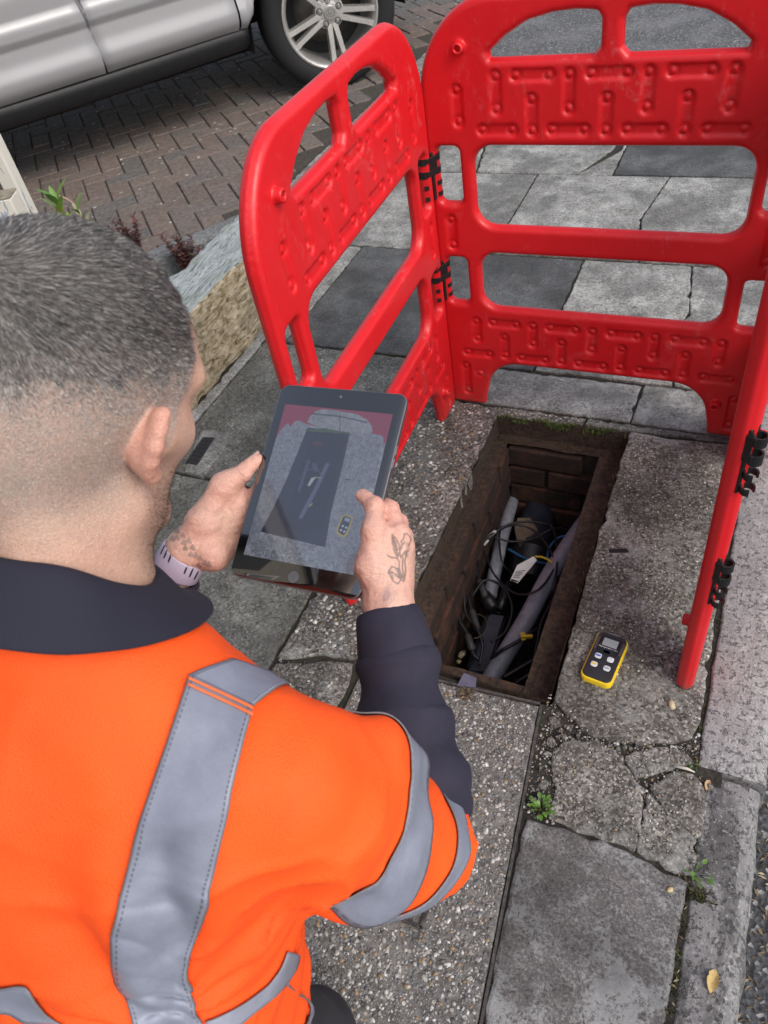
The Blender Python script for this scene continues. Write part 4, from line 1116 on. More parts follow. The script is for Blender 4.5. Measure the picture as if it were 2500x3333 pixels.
paint([(912, 290), (930, 255), (960, 228), (1000, 218), (1060, 225), (1180, 245), (1235, 275), (1262, 310), (1265, 345), (1240, 355), (1140, 345), (1000, 322)], (.235, .238, .235), .5)
stroke([(935, 243), (1090, 258), (1235, 290)], .0008, (.05, .05, .05)); stroke([(1085, 258), (1092, 300), (1085, 340)], .0006, (.06, .06, .06))
paint([(915, 318), (1143, 345), (1105, 520), (1040, 780), (1010, 965), (660, 880), (725, 760), (800, 600), (850, 480)], (.020, .020, .032), .3)
paint([(950, 340), (1120, 360), (1080, 530), (1000, 850), (900, 900), (790, 850), (830, 700), (880, 520)], (.012, .013, .022), .4)
paint([(940, 395), (990, 390), (995, 412), (945, 415)], (.06, .022, .02), .3)
paint([(905, 330), (1000, 322), (1140, 345), (1140, 352), (905, 338)], (.05, .08, .03), .5)
stroke([(920, 500), (870, 655)], .0022, (.05, .06, .10)); stroke([(1020, 520), (960, 650), (880, 800)], .0027, (.085, .10, .15)); stroke([(950, 520), (960, 545)], .003, (.05, .055, .08))
stroke([(862, 600), (900, 550), (960, 540), (1000, 580)], .0004, (.07, .08, .10))
paint([(935, 590), (960, 585), (925, 635), (914, 630)], (.38, .40, .36), .05); stroke([(955, 587), (985, 590)], .0006, (.3, .28, .1)); stroke([(925, 742), (938, 730)], .001, (.3, .24, .08))
stroke([(1120, 600), (1140, 598)], .0008, (.03, .03, .035))
paint([(1310, 430), (1350, 435), (1300, 690), (1270, 700)], (.28, .30, .31), .25)
paint([(1345, 400), (1372, 390), (1360, 435), (1320, 450)], (.05, .05, .06), .3)
paint([(1100, 795), (1118, 788), (1160, 802), (1152, 835), (1125, 900), (1108, 912), (1072, 890), (1070, 872)], (.42, .32, .05), .05)
paint([(1106, 800), (1120, 795), (1152, 808), (1143, 838), (1118, 893), (1106, 900), (1080, 882), (1079, 870)], (.03, .035, .05), .1)
paint([(1118, 803), (1146, 812), (1140, 830), (1112, 820)], (.25, .32, .36), .05)
for p in ((1104, 850), (1122, 858), (1094, 872), (1112, 880)): stroke([p, (p[0] + 2, p[1])], .0011, (.5, .55, .6))
paint([(540, 1035), (650, 880), (1010, 965), (960, 1000), (840, 985), (1180, 1060), (1180, 1150)], (.22, .225, .225), .9, op=.85)
for p in ((1310, 460), (1300, 505), (1290, 545), (1270, 605)): stroke([p, (p[0] + 1, p[1])], .0022, (.05, .055, .07), .6); stroke([p, (p[0] + 1, p[1])], .0009, (.32, .34, .38), .8)
stroke([(1258, 665), (1259, 665)], .0042, (.42, .44, .44)); stroke([(1258, 665), (1259, 665)], .0034, (.30, .31, .30))
img = img * np.array([.92, .96, 1.12])[None] + np.array([.014, .016, .026])[None]  # blue cast and haze of reflected sky painted into the screen colours
iu = np.arange((nu + 1) * (nv_ + 1)).reshape(nu + 1, nv_ + 1)
u1, v1 = np.meshgrid(np.arange(nu + 1) / nu * SWx - SWx / 2, np.arange(nv_ + 1) / nv_ * SHy - SHy / 2, indexing='ij')
PV = (TP + u1.reshape(-1, 1) * TX + v1.reshape(-1, 1) * TY + TN * .00012)
F = np.stack([iu[:-1, :-1], iu[1:, :-1], iu[1:, 1:], iu[:-1, 1:]], -1).reshape(-1, 4)
me = mesh_np('screen', PV, F, False)
ca_ = me.attributes.new('col', 'FLOAT_COLOR', 'FACE'); c4 = np.ones((len(F), 4), np.float32); c4[:, :3] = np.clip(img, 0, 1); ca_.data.foreach_set('color', c4.ravel())
def mat_screen():
    t = NT('lit_screen')
    return t.out((.004, .004, .005), t.math('MULTIPLY_ADD', t.noise(30, 5, .7), .06, .03), None, Emission_Color=t.attr(), Emission_Strength=.46, Specular_IOR_Level=.8, Coat_Weight=1.0, Coat_Roughness=.03, Coat_IOR=2.15)
obj('screen', me, mat_screen(), tb)
# ------------------------------------------------------------------ timbers, post, plants by the drive
def mat_wood(name, a, b, along=(1, 6, 6), paint_=None):
    t = NT(name)
    g = t.noise(9, 4, .7, t.mapv(along), .5); f2 = t.noise(60, 4, .7, t.mapv(tuple(x * .6 for x in along)))
    c = t.mix(t.ramp(t.math('ADD', t.math('MULTIPLY', g, .6), t.math('MULTIPLY', f2, .45)), [(.38, 0), (.68, 1)]), a, b)
    c = t.mix(t.math('MULTIPLY', t.ramp(g, [(.6, 0), (.64, 1)]), .7), c, tuple(x * .2 for x in a))
    if paint_:
        nz_ = t.sep(t.n('ShaderNodeNewGeometry').outputs['Normal'])[2]
        k = t.math('MULTIPLY', t.ramp(nz_, [(.6, 0), (.75, 1)]), t.ramp(t.noise(14, 4, .7, t.mapv((2, .7, 1))), [(.3, .45), (.55, 1)]))
        c = t.mix(k, c, paint_)
    return t.out(c, .85, t.bump(t.math('ADD', g, f2), .9, .005))
def beam(name, p, q_, w, h_, mat, label, seed, z0=0.0, rough=.006):
    p = np.array(p, float); q_ = np.array(q_, float); t = (q_ - p); L = np.linalg.norm(t); t /= L; n_ = np.array((-t[1], t[0]))
    nl = int(L / .02); ring = [(x, z) for x, z in rrect(-w / 2, w / 2, 0, h_, .014, 3)]
    dn = []
    for i in range(len(ring)):
        a, b_ = np.array(ring[i]), np.array(ring[(i + 1) % len(ring)]); m_ = max(1, int(np.linalg.norm(b_ - a) / .02))
        dn += [tuple(a + (b_ - a) * k / m_) for k in range(m_)]
    k = len(dn); V = []
    for i in range(nl + 1):
        s = L * i / nl
        for x, z in dn: V.append((*(p + t * s + n_ * x), z0 + z))
    V = np.array(V); c = np.array((*(p + t * L / 2), z0 + h_ / 2))
    dirv = V - c; along = dirv[:, :2] @ t; dirv[:, :2] -= along[:, None] * t[None]; dirv /= np.maximum(np.linalg.norm(dirv, axis=1), 1e-6)[:, None]
    V = V + dirv * (rough * (vnoise(V * np.array([1, 1, 1.0]), 22, seed) * .6 + vnoise(V, 60, seed + 1) * .5))[:, None]
    F = [(i * k + j, i * k + (j + 1) % k, (i + 1) * k + (j + 1) % k, (i + 1) * k + j) for i in range(nl) for j in range(k)]
    F += [tuple(range(k - 1, -1, -1)), tuple(nl * k + j for j in range(k))]
    o = obj(name, mesh_np(name, V, F, True), mat); smooth_by_angle(o, 50)
    return tag(o, label, 'timber')
def mat_sleeper():
    t = NT('old_sleeper')
    ch = t.noise(46, 4, .75, t.mapv((1, .55, 1.3), (.5, 0, 0)), .6); pitn = t.noise(75, 3, .7, t.mapv((1, .5, 1)))
    c = t.ramp(ch, [(.34, (.10, .075, .04)), (.46, (.34, .27, .16)), (.58, (.52, .45, .32)), (.70, (.66, .62, .50))])
    c = t.mix(t.ramp(pitn, [(.32, 1), (.38, 0)]), c, (.05, .038, .022))
    c = t.mix(t.math('MULTIPLY', t.ramp(t.noise(7, 4, .6), [(.5, 0), (.65, 1)]), .45), c, (.24, .22, .16))
    gr = t.noise(34, 4, .7, t.mapv((5, .35, 5)), .3)
    top = t.ramp(gr, [(.36, (.13, .15, .15)), (.46, (.30, .34, .34)), (.62, (.47, .52, .53))])
    top = t.mix(t.math('MULTIPLY', t.ramp(t.noise(16, 4), [(.5, 0), (.65, 1)]), .4), top, (.25, .29, .23))
    nz_ = t.sep(t.n('ShaderNodeNewGeometry').outputs['Normal'])[2]
    c = t.mix(t.ramp(t.math('ADD', nz_, t.math('MULTIPLY', t.noise(30, 3), .3)), [(.78, 0), (.86, 1)]), c, top)
    return t.out(c, .9, t.bump(t.math('ADD', ch, t.math('MULTIPLY', gr, .5)), 1.0, .012))
MAT_SLEEP = mat_sleeper()
MAT_GREYW = mat_wood('grey_timber', (.07, .072, .072), (.27, .29, .295), (3, 3, 5))
sl_w = .19
beam('timber_sleeper', (-1.487 - sl_w / 2, .2), (-1.487 - sl_w / 2, 2.27), sl_w, .27, MAT_SLEEP, 'thick weathered timber sleeper edging the garden, pale worn top', 5, -.01, .016)
beam('timber_rail', (-2.62, 1.27), (-1.80, 2.43), .10, .15, MAT_GREYW, 'grey weathered timber rail between the drive and the garden bed', 9, -.01)
bed = obj('garden_bed', mesh_np('garden_bed', [(-3.4, .2, -.006), (-1.67, .2, -.006), (-1.67, 2.42, -.006), (-1.83, 2.42, -.006)], [(0, 1, 2, 3)], False), MAT_SOIL); bed['kind'] = 'structure'
# white painted board and a flaking stub post at the garden corner
def mat_flake():
    t = NT('flaking_white_paint')
    f = t.ramp(t.noise(9, 4, .75, t.mapv((2, 2, .6)), .8), [(.57, 0), (.6, 1)])
    c = t.mix(f, (.62, .60, .53), (.30, .36, .42)); c = t.mix(t.math('MULTIPLY', f, t.ramp(t.noise(40, 4), [(.55, 0), (.6, 1)])), c, (.07, .06, .05))
    return t.out(c, .6, t.bump(f, .4, .002))
MAT_FLAKE = mat_flake()
def post(name, px_, py_, dist, w, dpt, label, top_z, rz, cap=True):
    c = at(px_, py_, dist)
    th = empty(name, (c[0], c[1], 0), rz)
    M = Matrix.Translation((c[0], c[1], 0)) @ Matrix.Rotation(rz, 4, 'Z')
    b = MB(); b.box((0, 0, top_z / 2), (w, dpt, top_z), bev=.004)
    me = b.mesh('shaft'); me.transform(M); obj('shaft', me, MAT_FLAKE, th)
    if cap:
        b = MB(); b.box((0, 0, top_z + .002), (w * .98, dpt * .98, .006), bev=.002); me = b.mesh('end_grain'); me.transform(M); obj('end_grain', me, plain('end_grain', (.25, .22, .17), .9, .3, 60, .6, 90, .003), th)
    return tag(th, label, 'post')
post('gate_post', 24, 390, 2.62, .046, .046, 'cream white painted gate post at the garden corner by the car', 1.25, R(20))
post('stub_post', 14, 440, 2.35, .060, .060, 'short white stub post with flaking paint and bare top', at(14, 418, 2.35)[2], R(25))
# plants
def leaf(b, base, direc, up, L, w, col, fold=.25, curl=.2):
    d = Vector(direc).normalized(); s = d.cross(Vector(up)).normalized(); u = s.cross(d)
    prof = [(0, .12), (.3, .9), (.55, 1), (.8, .62), (1, .02)]
    V, F = [], []
    for t, q_ in prof:
        c = Vector(base) + d * (L * t) - u * (curl * L * t * t)
        V += [c - s * (w / 2 * q_) + u * (fold * w / 2 * q_), c, c + s * (w / 2 * q_) + u * (fold * w / 2 * q_)]
    for i in range(len(prof) - 1):
        for j in range(2): F.append((i * 3 + j, i * 3 + j + 1, i * 3 + j + 4, i * 3 + j + 3))
    b.add(V, F, col)
MAT_LEAF = attr_mat('leaf_green', .5, var=.2, Subsurface_Weight=.1, Subsurface_Radius=(.005, .01, .002))
def sprig(name, base, h_, n, L, w, cols, label, seed, lean=(0, 0), cat='plant', spread=1.0, low=.35, stemcol=(.10, .11, .04)):
    rg = random.Random(seed)
    th = empty(name, tuple(base)); tag(th, label, cat)
    tip = Vector(base) + Vector((lean[0], lean[1], h_))
    b = MB(); mid = Vector(base).lerp(tip, .5) + Vector((rg.uniform(-.01, .01), rg.uniform(-.01, .01), 0)); b.tube([base, mid, tip], [.0028, .0022, .0014], 6, col=stemcol); b.build('stem', MAT_LEAF, th, True)
    for k in range(n):
        t = low + (1 - low) * k / max(1, n - 1)
        c = Vector(base).lerp(tip, t); a = k * 2.4 + rg.uniform(-.3, .3); el = rg.uniform(.3, .9) + t * .5 * spread
        d = (math.cos(a) * math.cos(el), math.sin(a) * math.cos(el), math.sin(el))
        b = MB(); s = rg.uniform(.75, 1.15); cc = rg.choice(cols); leaf(b, c, d, (0, 0, 1), L * s, w * s, tuple(q_ * rg.uniform(.8, 1.2) for q_ in cc)); o = b.build('leaf', MAT_LEAF, th, True)
    return th
GRN = ((.13, .24, .035), (.18, .30, .05), (.10, .19, .03))
tipz = at(112, 412, 2.1); sprig('leafy_sprig', (tipz[0] - .02, tipz[1] - .01, .03), tipz[2] - .05, 26, .055, .017, GRN, 'upright bright green leafy sprig in front of the white post', 3, (.02, .01), low=.72)
tipz = at(163, 440, 2.25); sprig('leafy_sprig', (tipz[0] - .02, tipz[1], .03), tipz[2] - .03, 14, .045, .012, ((.30, .24, .12), (.13, .2, .04), (.36, .3, .17)), 'half withered green and straw coloured sprig near the man\'s head', 4, (.01, .01), low=.78)
RED_ = ((.09, .025, .028), (.13, .04, .04), (.06, .03, .025), (.10, .07, .05))
def bushy(name, bx_, by_, h_, label, seed, nst=7):
    rg = random.Random(seed); c = (bx_, by_, 0); th = empty(name, (c[0], c[1], .03)); tag(th, label, 'plant')
    for s in range(nst):
        a = rg.uniform(0, 6.28); sp = rg.uniform(.0, .07); hh = h_ * rg.uniform(.6, 1.05)
        p0 = Vector((c[0], c[1], .03)); p2 = p0 + Vector((math.cos(a) * sp, math.sin(a) * sp, hh)); b = MB(); pts = [p0, p0.lerp(p2, .5) + Vector((rg.uniform(-.01, .01), rg.uniform(-.01, .01), 0)), p2]
        b.tube(pts, [.002, .0017, .001], 5, col=(.07, .03, .025))
        for k in range(34):
            t = .3 + .7 * k / 33; q_ = p0.lerp(p2, t); a2 = k * 2.4; el = rg.uniform(-.2, .9)
            leaf(b, q_, (math.cos(a2) * math.cos(el), math.sin(a2) * math.cos(el), math.sin(el)), (0, 0, 1), rg.uniform(.014, .026), rg.uniform(.008, .013), rg.choice(RED_))
        b.build('stem', MAT_LEAF, th, True)
    return th
bushy('red_shrub', -2.16, 2.12, .23, 'dark red leaved plant nearer the man\'s head, by the grey rail', 5, 16)
bushy('red_shrub', -1.90, 2.10, .20, 'reddish brown plant in the gap beside the timber sleeper', 6, 15)
# weeds in the pavement
def weed(name, c, r_, n, label, seed, z=-.005):
    rg = random.Random(seed); th = empty(name, (c[0], c[1], z)); tag(th, label, 'weed')
    for k in range(n):
        a = rg.uniform(0, 6.283); d = r_ * rg.random() ** .6; p = (c[0] + math.cos(a) * d * .35, c[1] + math.sin(a) * d * .35, z); el = rg.uniform(.15, 1.1)
        b = MB(); s = rg.uniform(.5, 1.0); tip_ = Vector(p) + Vector((math.cos(a) * d * .6, math.sin(a) * d * .6, rg.uniform(.006, .02))); b.tube([p, tip_], [.0008, .0006], 5, col=(.08, .12, .03)); leaf(b, tip_, (math.cos(a) * math.cos(el), math.sin(a) * math.cos(el), math.sin(el) * .5), (0, 0, 1), r_ * .62 * s, r_ * .42 * s, rg.choice(((.08, .17, .025), (.11, .22, .035), (.06, .13, .02)))); b.build('leaf', MAT_LEAF, th, True)
    return th
weed('pavement_weed', zz(430, 712), .020, 34, 'clump of small round leaved weeds beside the cover slab', 1)
weed('pavement_weed', zz(1272, 1058), .021, 9, 'bright green weed at the corner of the smooth slab by the kerb', 2)
weed('pavement_weed', zz(1268, 494), .009, 7, 'tiny weed at the joint of the two kerb stones', 3)
blades('kerb_moss', [(*zz(1285, 1190), -.004, .010, 160), (*zz(1280, 1150), -.006, .008, 80), (*zz(450, 745), -.008, .012, 70)], pavement, 41, (.003, .008), cols=((.06, .07, .015), (.09, .08, .02)))
# loose things on the pavement
def dry_leaf(c, L, label, seed, col=(.46, .33, .13), z=.0):
    """one curled leaf: a lopsided blade with a raised rim, a torn edge and a stalk"""
    rg = random.Random(seed); a = rg.uniform(0, 6.28); ca_, sa_ = math.cos(a), math.sin(a); V, F, b = [], [], MB()
    prof = [(0, .05), (.12, .42), (.3, .78), (.48, .95), (.62, .72), (.74, .80), (.88, .45), (1, .04)]
    for t, q_ in prof:
        for k in range(7):
            u = k / 3 - 1; x = (t - .4) * L; y = u * q_ * L * (.30 if u > 0 else .24)
            h_ = .0015 + L * (.30 * (abs(u) * q_) ** 2 * (1.3 if u > 0 else .5) + .14 * (t - .5) ** 2 + .02 * math.sin(9 * t + 3 * u))
            V.append((c[0] + x * ca_ - y * sa_, c[1] + x * sa_ + y * ca_, z + h_))
    for i in range(len(prof) - 1):
        for k in range(6): F.append((i * 7 + k, i * 7 + k + 1, (i + 1) * 7 + k + 1, (i + 1) * 7 + k))
    b.add(V, F, col); p0 = Vector(V[3]); b.tube([p0, p0 + Vector((-ca_, -sa_, .1)) * L * .35], [.0007, .0005], 5, col=tuple(q_ * .6 for q_ in col))
    return tag(b.build('dry_leaf', attr_mat('dry_leaf', .6, var=.35, scale=160), None, True), label, 'leaf')
dry_leaf(zz(1360, 1660), .036, 'curled dry yellow leaf on the darker kerb stone', 4, z=-.004)
dry_leaf(zz(1335, 590), .022, 'small pale dry leaf caught at the kerb joint', 8, (.40, .27, .15), -.006)
def stone(c, s, col, label, seed):
    o = pebbles('pebble', (0, 0, 0, 0), 1, seed, None, (s, s), 0, None, (col,)); del o['kind']; o.location = (c[0], c[1], s * .35); return tag(o, label, 'pebble')
stone(zz(1138, 157), .0085, (.50, .42, .28), 'cream pebble lying near the foot of the edge-on barrier', 71)
stone(zz(1130, 1156), .005, (.50, .40, .22), 'small yellowish pebble on the smooth slab', 72)
b = MB(); p_ = Vector((*zz(1150, 492), .003)); b.tube([p_, p_ + Vector((.022, .002, .001)), p_ + Vector((.036, .0, .0))], [.0022, .0028, .001], 6); tag(b.build('white_twig', plain('white_twig', (.55, .52, .45), .6), None, True), 'short white stick in the crack near the kerb joint', 'twig')
# slit in the worn slab with its loose dark filling
sc_ = gx(1335, 1191); b = MB(); Mz = Matrix.Rotation(.30, 3, 'Z'); b.box((sc_[0], sc_[1], .0015), (.040, .010, .006), Mz, bev=.002); b.box((sc_[0] + .016, sc_[1] + .003, .003), (.012, .008, .006), Mz, bev=.002)
tag(b.build('lifting_slot', plain('dark_rubber', (.008, .008, .008), .8)), 'dark lifting slot in the worn slab right of the opening', 'slot')
# iron stop tap cover in its concrete surround
tc = empty('stopcock_cover', (-1.36, 1.26, 0)); tag(tc, 'small black iron stopcock cover set in rough concrete by the timber', 'cover')
sp_ = [gx(436, 931), gx(512, 938), gx(438, 1031), gx(400, 1022)]
obj('concrete_surround', slab_mesh('concrete_surround', sp_, .006, .03, .003, .002, seed=400), L_, tc)
ic = [gx(440, 948), gx(466, 949), gx(428, 1008), gx(402, 1004)]
obj('iron_lid', slab_mesh('iron_lid', ic, .0095, .02, .002, .0003, seed=401), plain('cast_iron', (.02, .022, .026), .5, .2, 60, .4, 160), tc)
for k in range(1, 7):
    t = k / 7; p, q_ = Vector(ic[0]).lerp(Vector(ic[3]), t), Vector(ic[1]).lerp(Vector(ic[2]), t); b = MB(); b.tube([(*p.lerp(q_, .1), .0098), (*p.lerp(q_, .9), .0098)], .0022, 6); b.build('lid_rib', plain('cast_iron', (.02, .022, .026), .5), tc)
# ------------------------------------------------------------------ silver car on the drive
CO = np.array([-2.25, 4.22, 0.0]); CAZ = R(36)
CA = np.array([math.sin(CAZ), math.cos(CAZ), 0]); CL = np.array([math.cos(CAZ), -math.sin(CAZ), 0])
car = empty('car', (float(CO[0] - CA[0] * 1.35 - CL[0] * .92), float(CO[1] - CA[1] * 1.35 - CL[1] * .92), 0))
tag(car, 'silver car parked on the block paved drive', 'car')
def cp(s, w, z): return tuple(CO + CA * s + CL * w + np.array((0, 0, z)))
def mat_silver():
    t = NT('silver_paint')
    fl = t.vor(2600, 'F1', 'Color')
    c = t.mix(.12, (.32, .322, .336), fl, 'OVERLAY')
    c = t.mix(t.math('MULTIPLY', t.ramp(t.noise(6, 6, .7), [(.55, 0), (.8, 1)]), .25), c, (.25, .24, .22))
    return t.out(c, t.math('MULTIPLY_ADD', t.noise(25, 5), .12, .44), None, Metallic=.3, Coat_Weight=.4, Coat_Roughness=.12)
MAT_SIL = mat_silver()
MAT_CLAD = plain('sill_cladding', (.009, .010, .012), .55, .25, 20, .15, 200)
def bodyw(z):
    """lateral position of the flank at height z"""
    pts = [(.30, -.075), (.34, -.055), (.40, -.03), (.418, -.022), (.46, .012), (.50, .020), (.56, .006), (.63, .004), (.638, .020), (.70, .022), (.712, .006), (.80, .012), (.92, -.005), (1.02, -.04)]
    zs, ws = zip(*pts)
    return float(np.interp(z, zs, ws))
def flank(name, s0, s1, z0, z1, mat, edge=.003, inset=.005, shape=None, parent=car, nz=40, ns=26, ends=True):
    S = np.linspace(s0, s1, ns); Zs = np.linspace(z0, z1, nz)
    V = []
    for i, s in enumerate(S):
        for j, z in enumerate(Zs):
            w = bodyw(z)
            sl_ = s - .12 * (z - .42) * 0
            s_ = s + (shape(z) if shape else 0) * (1 - (s - s0) / (s1 - s0)) if shape else s
            e = 0
            if i in (0, ns - 1) or j in (0,): e = inset
            elif i in (1, ns - 2) or j in (1,): e = 0
            V.append(cp(s_, w - e, z))
    # tighten the two outermost columns to make the rolled edge
    V = np.array(V).reshape(ns, nz, 3)
    V[1] = V[0] + (V[1] - V[0]) * min(1, edge / abs(S[1] - S[0])); V[-2] = V[-1] + (V[-2] - V[-1]) * min(1, edge / abs(S[1] - S[0]))
    V[1] += CL * inset * .9 * 1; V[-2] += CL * inset * .9 * 1
    for a in (1, -2):
        b_ = 0 if a == 1 else -1
        V[a] = V[b_] + CL * inset + (CA * edge * (1 if a == 1 else -1))
    idx = np.arange(ns * nz).reshape(ns, nz)
    F = np.stack([idx[:-1, :-1], idx[1:, :-1], idx[1:, 1:], idx[:-1, 1:]], -1).reshape(-1, 4)
    o = obj(name, mesh_np(name, V.reshape(-1, 3), F, True), mat, parent)
    return o
lean = lambda z: -.13 * (z - .42)
flank('front_door', -1.232, -.519, .42, 1.0, MAT_SIL, shape=lean)
flank('rear_door', -2.15, -1.242, .42, 1.0, MAT_SIL, shape=None)
flank('rear_wing', -2.45, -2.157, .42, 1.0, MAT_SIL)
# front wing with a round arch
def wing():
    V = []; ns, nzz = 40, 30
    for i in range(ns):
        s = -.511 + i / (ns - 1) * 1.35
        zlo = .42
        if abs(s) < .455: zlo = .37 + math.sqrt(max(.455 ** 2 - s * s, 0)); zlo = max(zlo, .42)
        for j in range(nzz):
            z = zlo + (1.0 - zlo) * j / (nzz - 1); w = bodyw(z) - max(0, s - .45) ** 2 * .35 - (.01 if j == 0 else 0)
            if abs(s) < .53: w += .018 * max(0, 1 - (math.hypot(s, z - .37) - .455) / .07) if math.hypot(s, z - .37) > .454 else 0
            V.append(cp(s, w, z))
    idx = np.arange(ns * nzz).reshape(ns, nzz)
    F = np.stack([idx[:-1, :-1], idx[1:, :-1], idx[1:, 1:], idx[:-1, 1:]], -1).reshape(-1, 4)
    obj('front_wing', mesh_np('front_wing', V, F, True), MAT_SIL, car)
wing()
# dark sill cladding below the doors
S = np.linspace(-2.45, -.47, 50); prof = [(.418, -.030), (.412, -.022), (.38, -.026), (.345, -.040), (.322, -.058), (.312, -.085), (.315, -.2)]
V = [cp(s, w + .003 * math.sin(s * 3), z + .004 * math.sin(s * 2 + 1)) for s in S for z, w in prof]
k = len(prof); F = [(i * k + j, i * k + j + 1, (i + 1) * k + j + 1, (i + 1) * k + j) for i in range(len(S) - 1) for j in range(k - 1)] + [tuple((len(S) - 1) * k + j for j in range(k))]
obj('sill', mesh_np('sill', V, F, True), MAT_CLAD, car)
# arch liner, floor, bonnet, cabin
b = MB()
arc = [(.46 * math.cos(a), .37 + .46 * math.sin(a)) for a in [math.pi * k / 18 for k in range(19)]]
V, F = [], []
for s, z in [(-.47, .30)] + arc[::-1] + [(.47, .30)]:
    V += [cp(s, -.012, z), cp(s, -.62, z)]
n_ = len(V) // 2
for i in range(n_ - 1): F.append((2 * i, 2 * i + 1, 2 * i + 3, 2 * i + 2))
b.add(V, F); F2 = [tuple(2 * i + 1 for i in range(n_))]; b.add(V, F2); b.build('arch_liner', plain('liner_black', (.008, .008, .009), .8, .3), car, True)
b = MB(); b.add([cp(-3.6, -.10, .30), cp(-.47, -.10, .30), cp(-.47, -1.7, .30), cp(-3.6, -1.7, .30)], [(0, 1, 2, 3)]); b.add([cp(-.47, -.62, .30), cp(.95, -.62, .30), cp(.95, -1.2, .30), cp(-.47, -1.2, .30)], [(0, 1, 2, 3)]); b.build('underbody', plain('liner_black', (.008, .008, .009), .8), car)
def loft(name, rows, mat):
    k = len(rows[0]); V = [cp(*p) for r_ in rows for p in r_]
    F = [(i * k + j, i * k + j + 1, (i + 1) * k + j + 1, (i + 1) * k + j) for i in range(len(rows) - 1) for j in range(k - 1)]
    return obj(name, mesh_np(name, V, F, True), mat, car)
half_ = lambda s, z, wi, ex=.0: [(s, -.04 - ex, z - .0), (s, -.12 - ex, z + .03), (s, -.5, z + .055), (s, -.92, z + .06), (s, -1.34, z + .055), (s, -1.72 + ex, z + .03), (s, -1.80 + ex, z)]
loft('bonnet', [half_(s, z, 0, e) for s, z, e in ((-.55, 1.02, 0), (-.2, 1.01, 0), (.3, .97, 0), (.62, .90, .05), (.82, .78, .12))], MAT_SIL)
loft('front_bumper', [[(s - .25 * abs(t) ** 3, -.92 + .86 * t, z) for t in (-1, -.8, -.5, 0, .5, .8, 1)] for s, z in ((.82, .80), (.92, .68), (.95, .5), (.93, .36), (.8, .27))], MAT_SIL)
MAT_GLS = plain('car_glass', (.01, .012, .014), .06, .1)
loft('windscreen', [[(s, -.92 + w * t, z + .03 * (1 - t * t)) for t in (-1, -.6, 0, .6, 1)] for s, z, w in ((-.6, 1.03, .78), (-1.0, 1.32, .68), (-1.25, 1.48, .6))], MAT_GLS)
loft('roof', [[(s, -.92 + w * t, z + .05 * (1 - t * t)) for t in (-1, -.6, 0, .6, 1)] for s, z, w in ((-1.25, 1.49, .62), (-1.9, 1.58, .64), (-2.8, 1.56, .64), (-3.4, 1.45, .6))], MAT_SIL)
loft('rear_screen', [[(s, -.92 + w * t, z) for t in (-1, 0, 1)] for s, z, w in ((-3.4, 1.45, .6), (-3.65, 1.05, .78))], MAT_GLS)
loft('tailgate', [[(s, -.92 + w * t, z) for t in (-1, 0, 1)] for s, z, w in ((-3.65, 1.05, .80), (-3.78, .8, .88), (-3.75, .35, .88))], MAT_SIL)
for side_, nm in ((0, 'side_window'), (1, 'side_window')):
    wv = lambda z: (-.05 - .32 * (z - 1.0) / .48) if side_ == 0 else (-1.79 + .32 * (z - 1.0) / .48)
    for s0, s1, t0, t1 in ((-1.22, -.72, -1.22, -1.15), (-2.15, -1.26, -2.15, -1.26), (-3.1, -2.2, -3.0, -2.2)):
        b = MB(); b.add([cp(s0, wv(1.01), 1.01), cp(s1, wv(1.01), 1.01), cp(t1, wv(1.46), 1.46), cp(t0, wv(1.46), 1.46)], [(0, 1, 2, 3)]); b.build(nm, MAT_GLS, car)
rows = [[(s, wv_, z) for z, wv_ in ((1.0, -.04), (1.01, -.055), (1.45, -.345), (1.49, -.38))] for s in (-3.3, -3.15)]
loft('rear_pillar', rows, MAT_SIL)
loft('far_flank', [[(s, -1.82, z) for z in (.36, .6, .9, 1.02)] for s in (-3.7, -2, -.5, .5, .8)], MAT_SIL)
loft('rear_quarter', [[(s, bodyw(z) - (.0 if s > -3 else .06), z) for z in (.42, .5, .6, .7, .85, 1.0)] for s in (-3.72, -3.4, -3.2)], MAT_SIL)
loft('rear_arch', [[(s, bodyw(z), z) for z in (.84, .9, 1.0)] for s in (-3.2, -2.8, -2.45)], MAT_SIL)
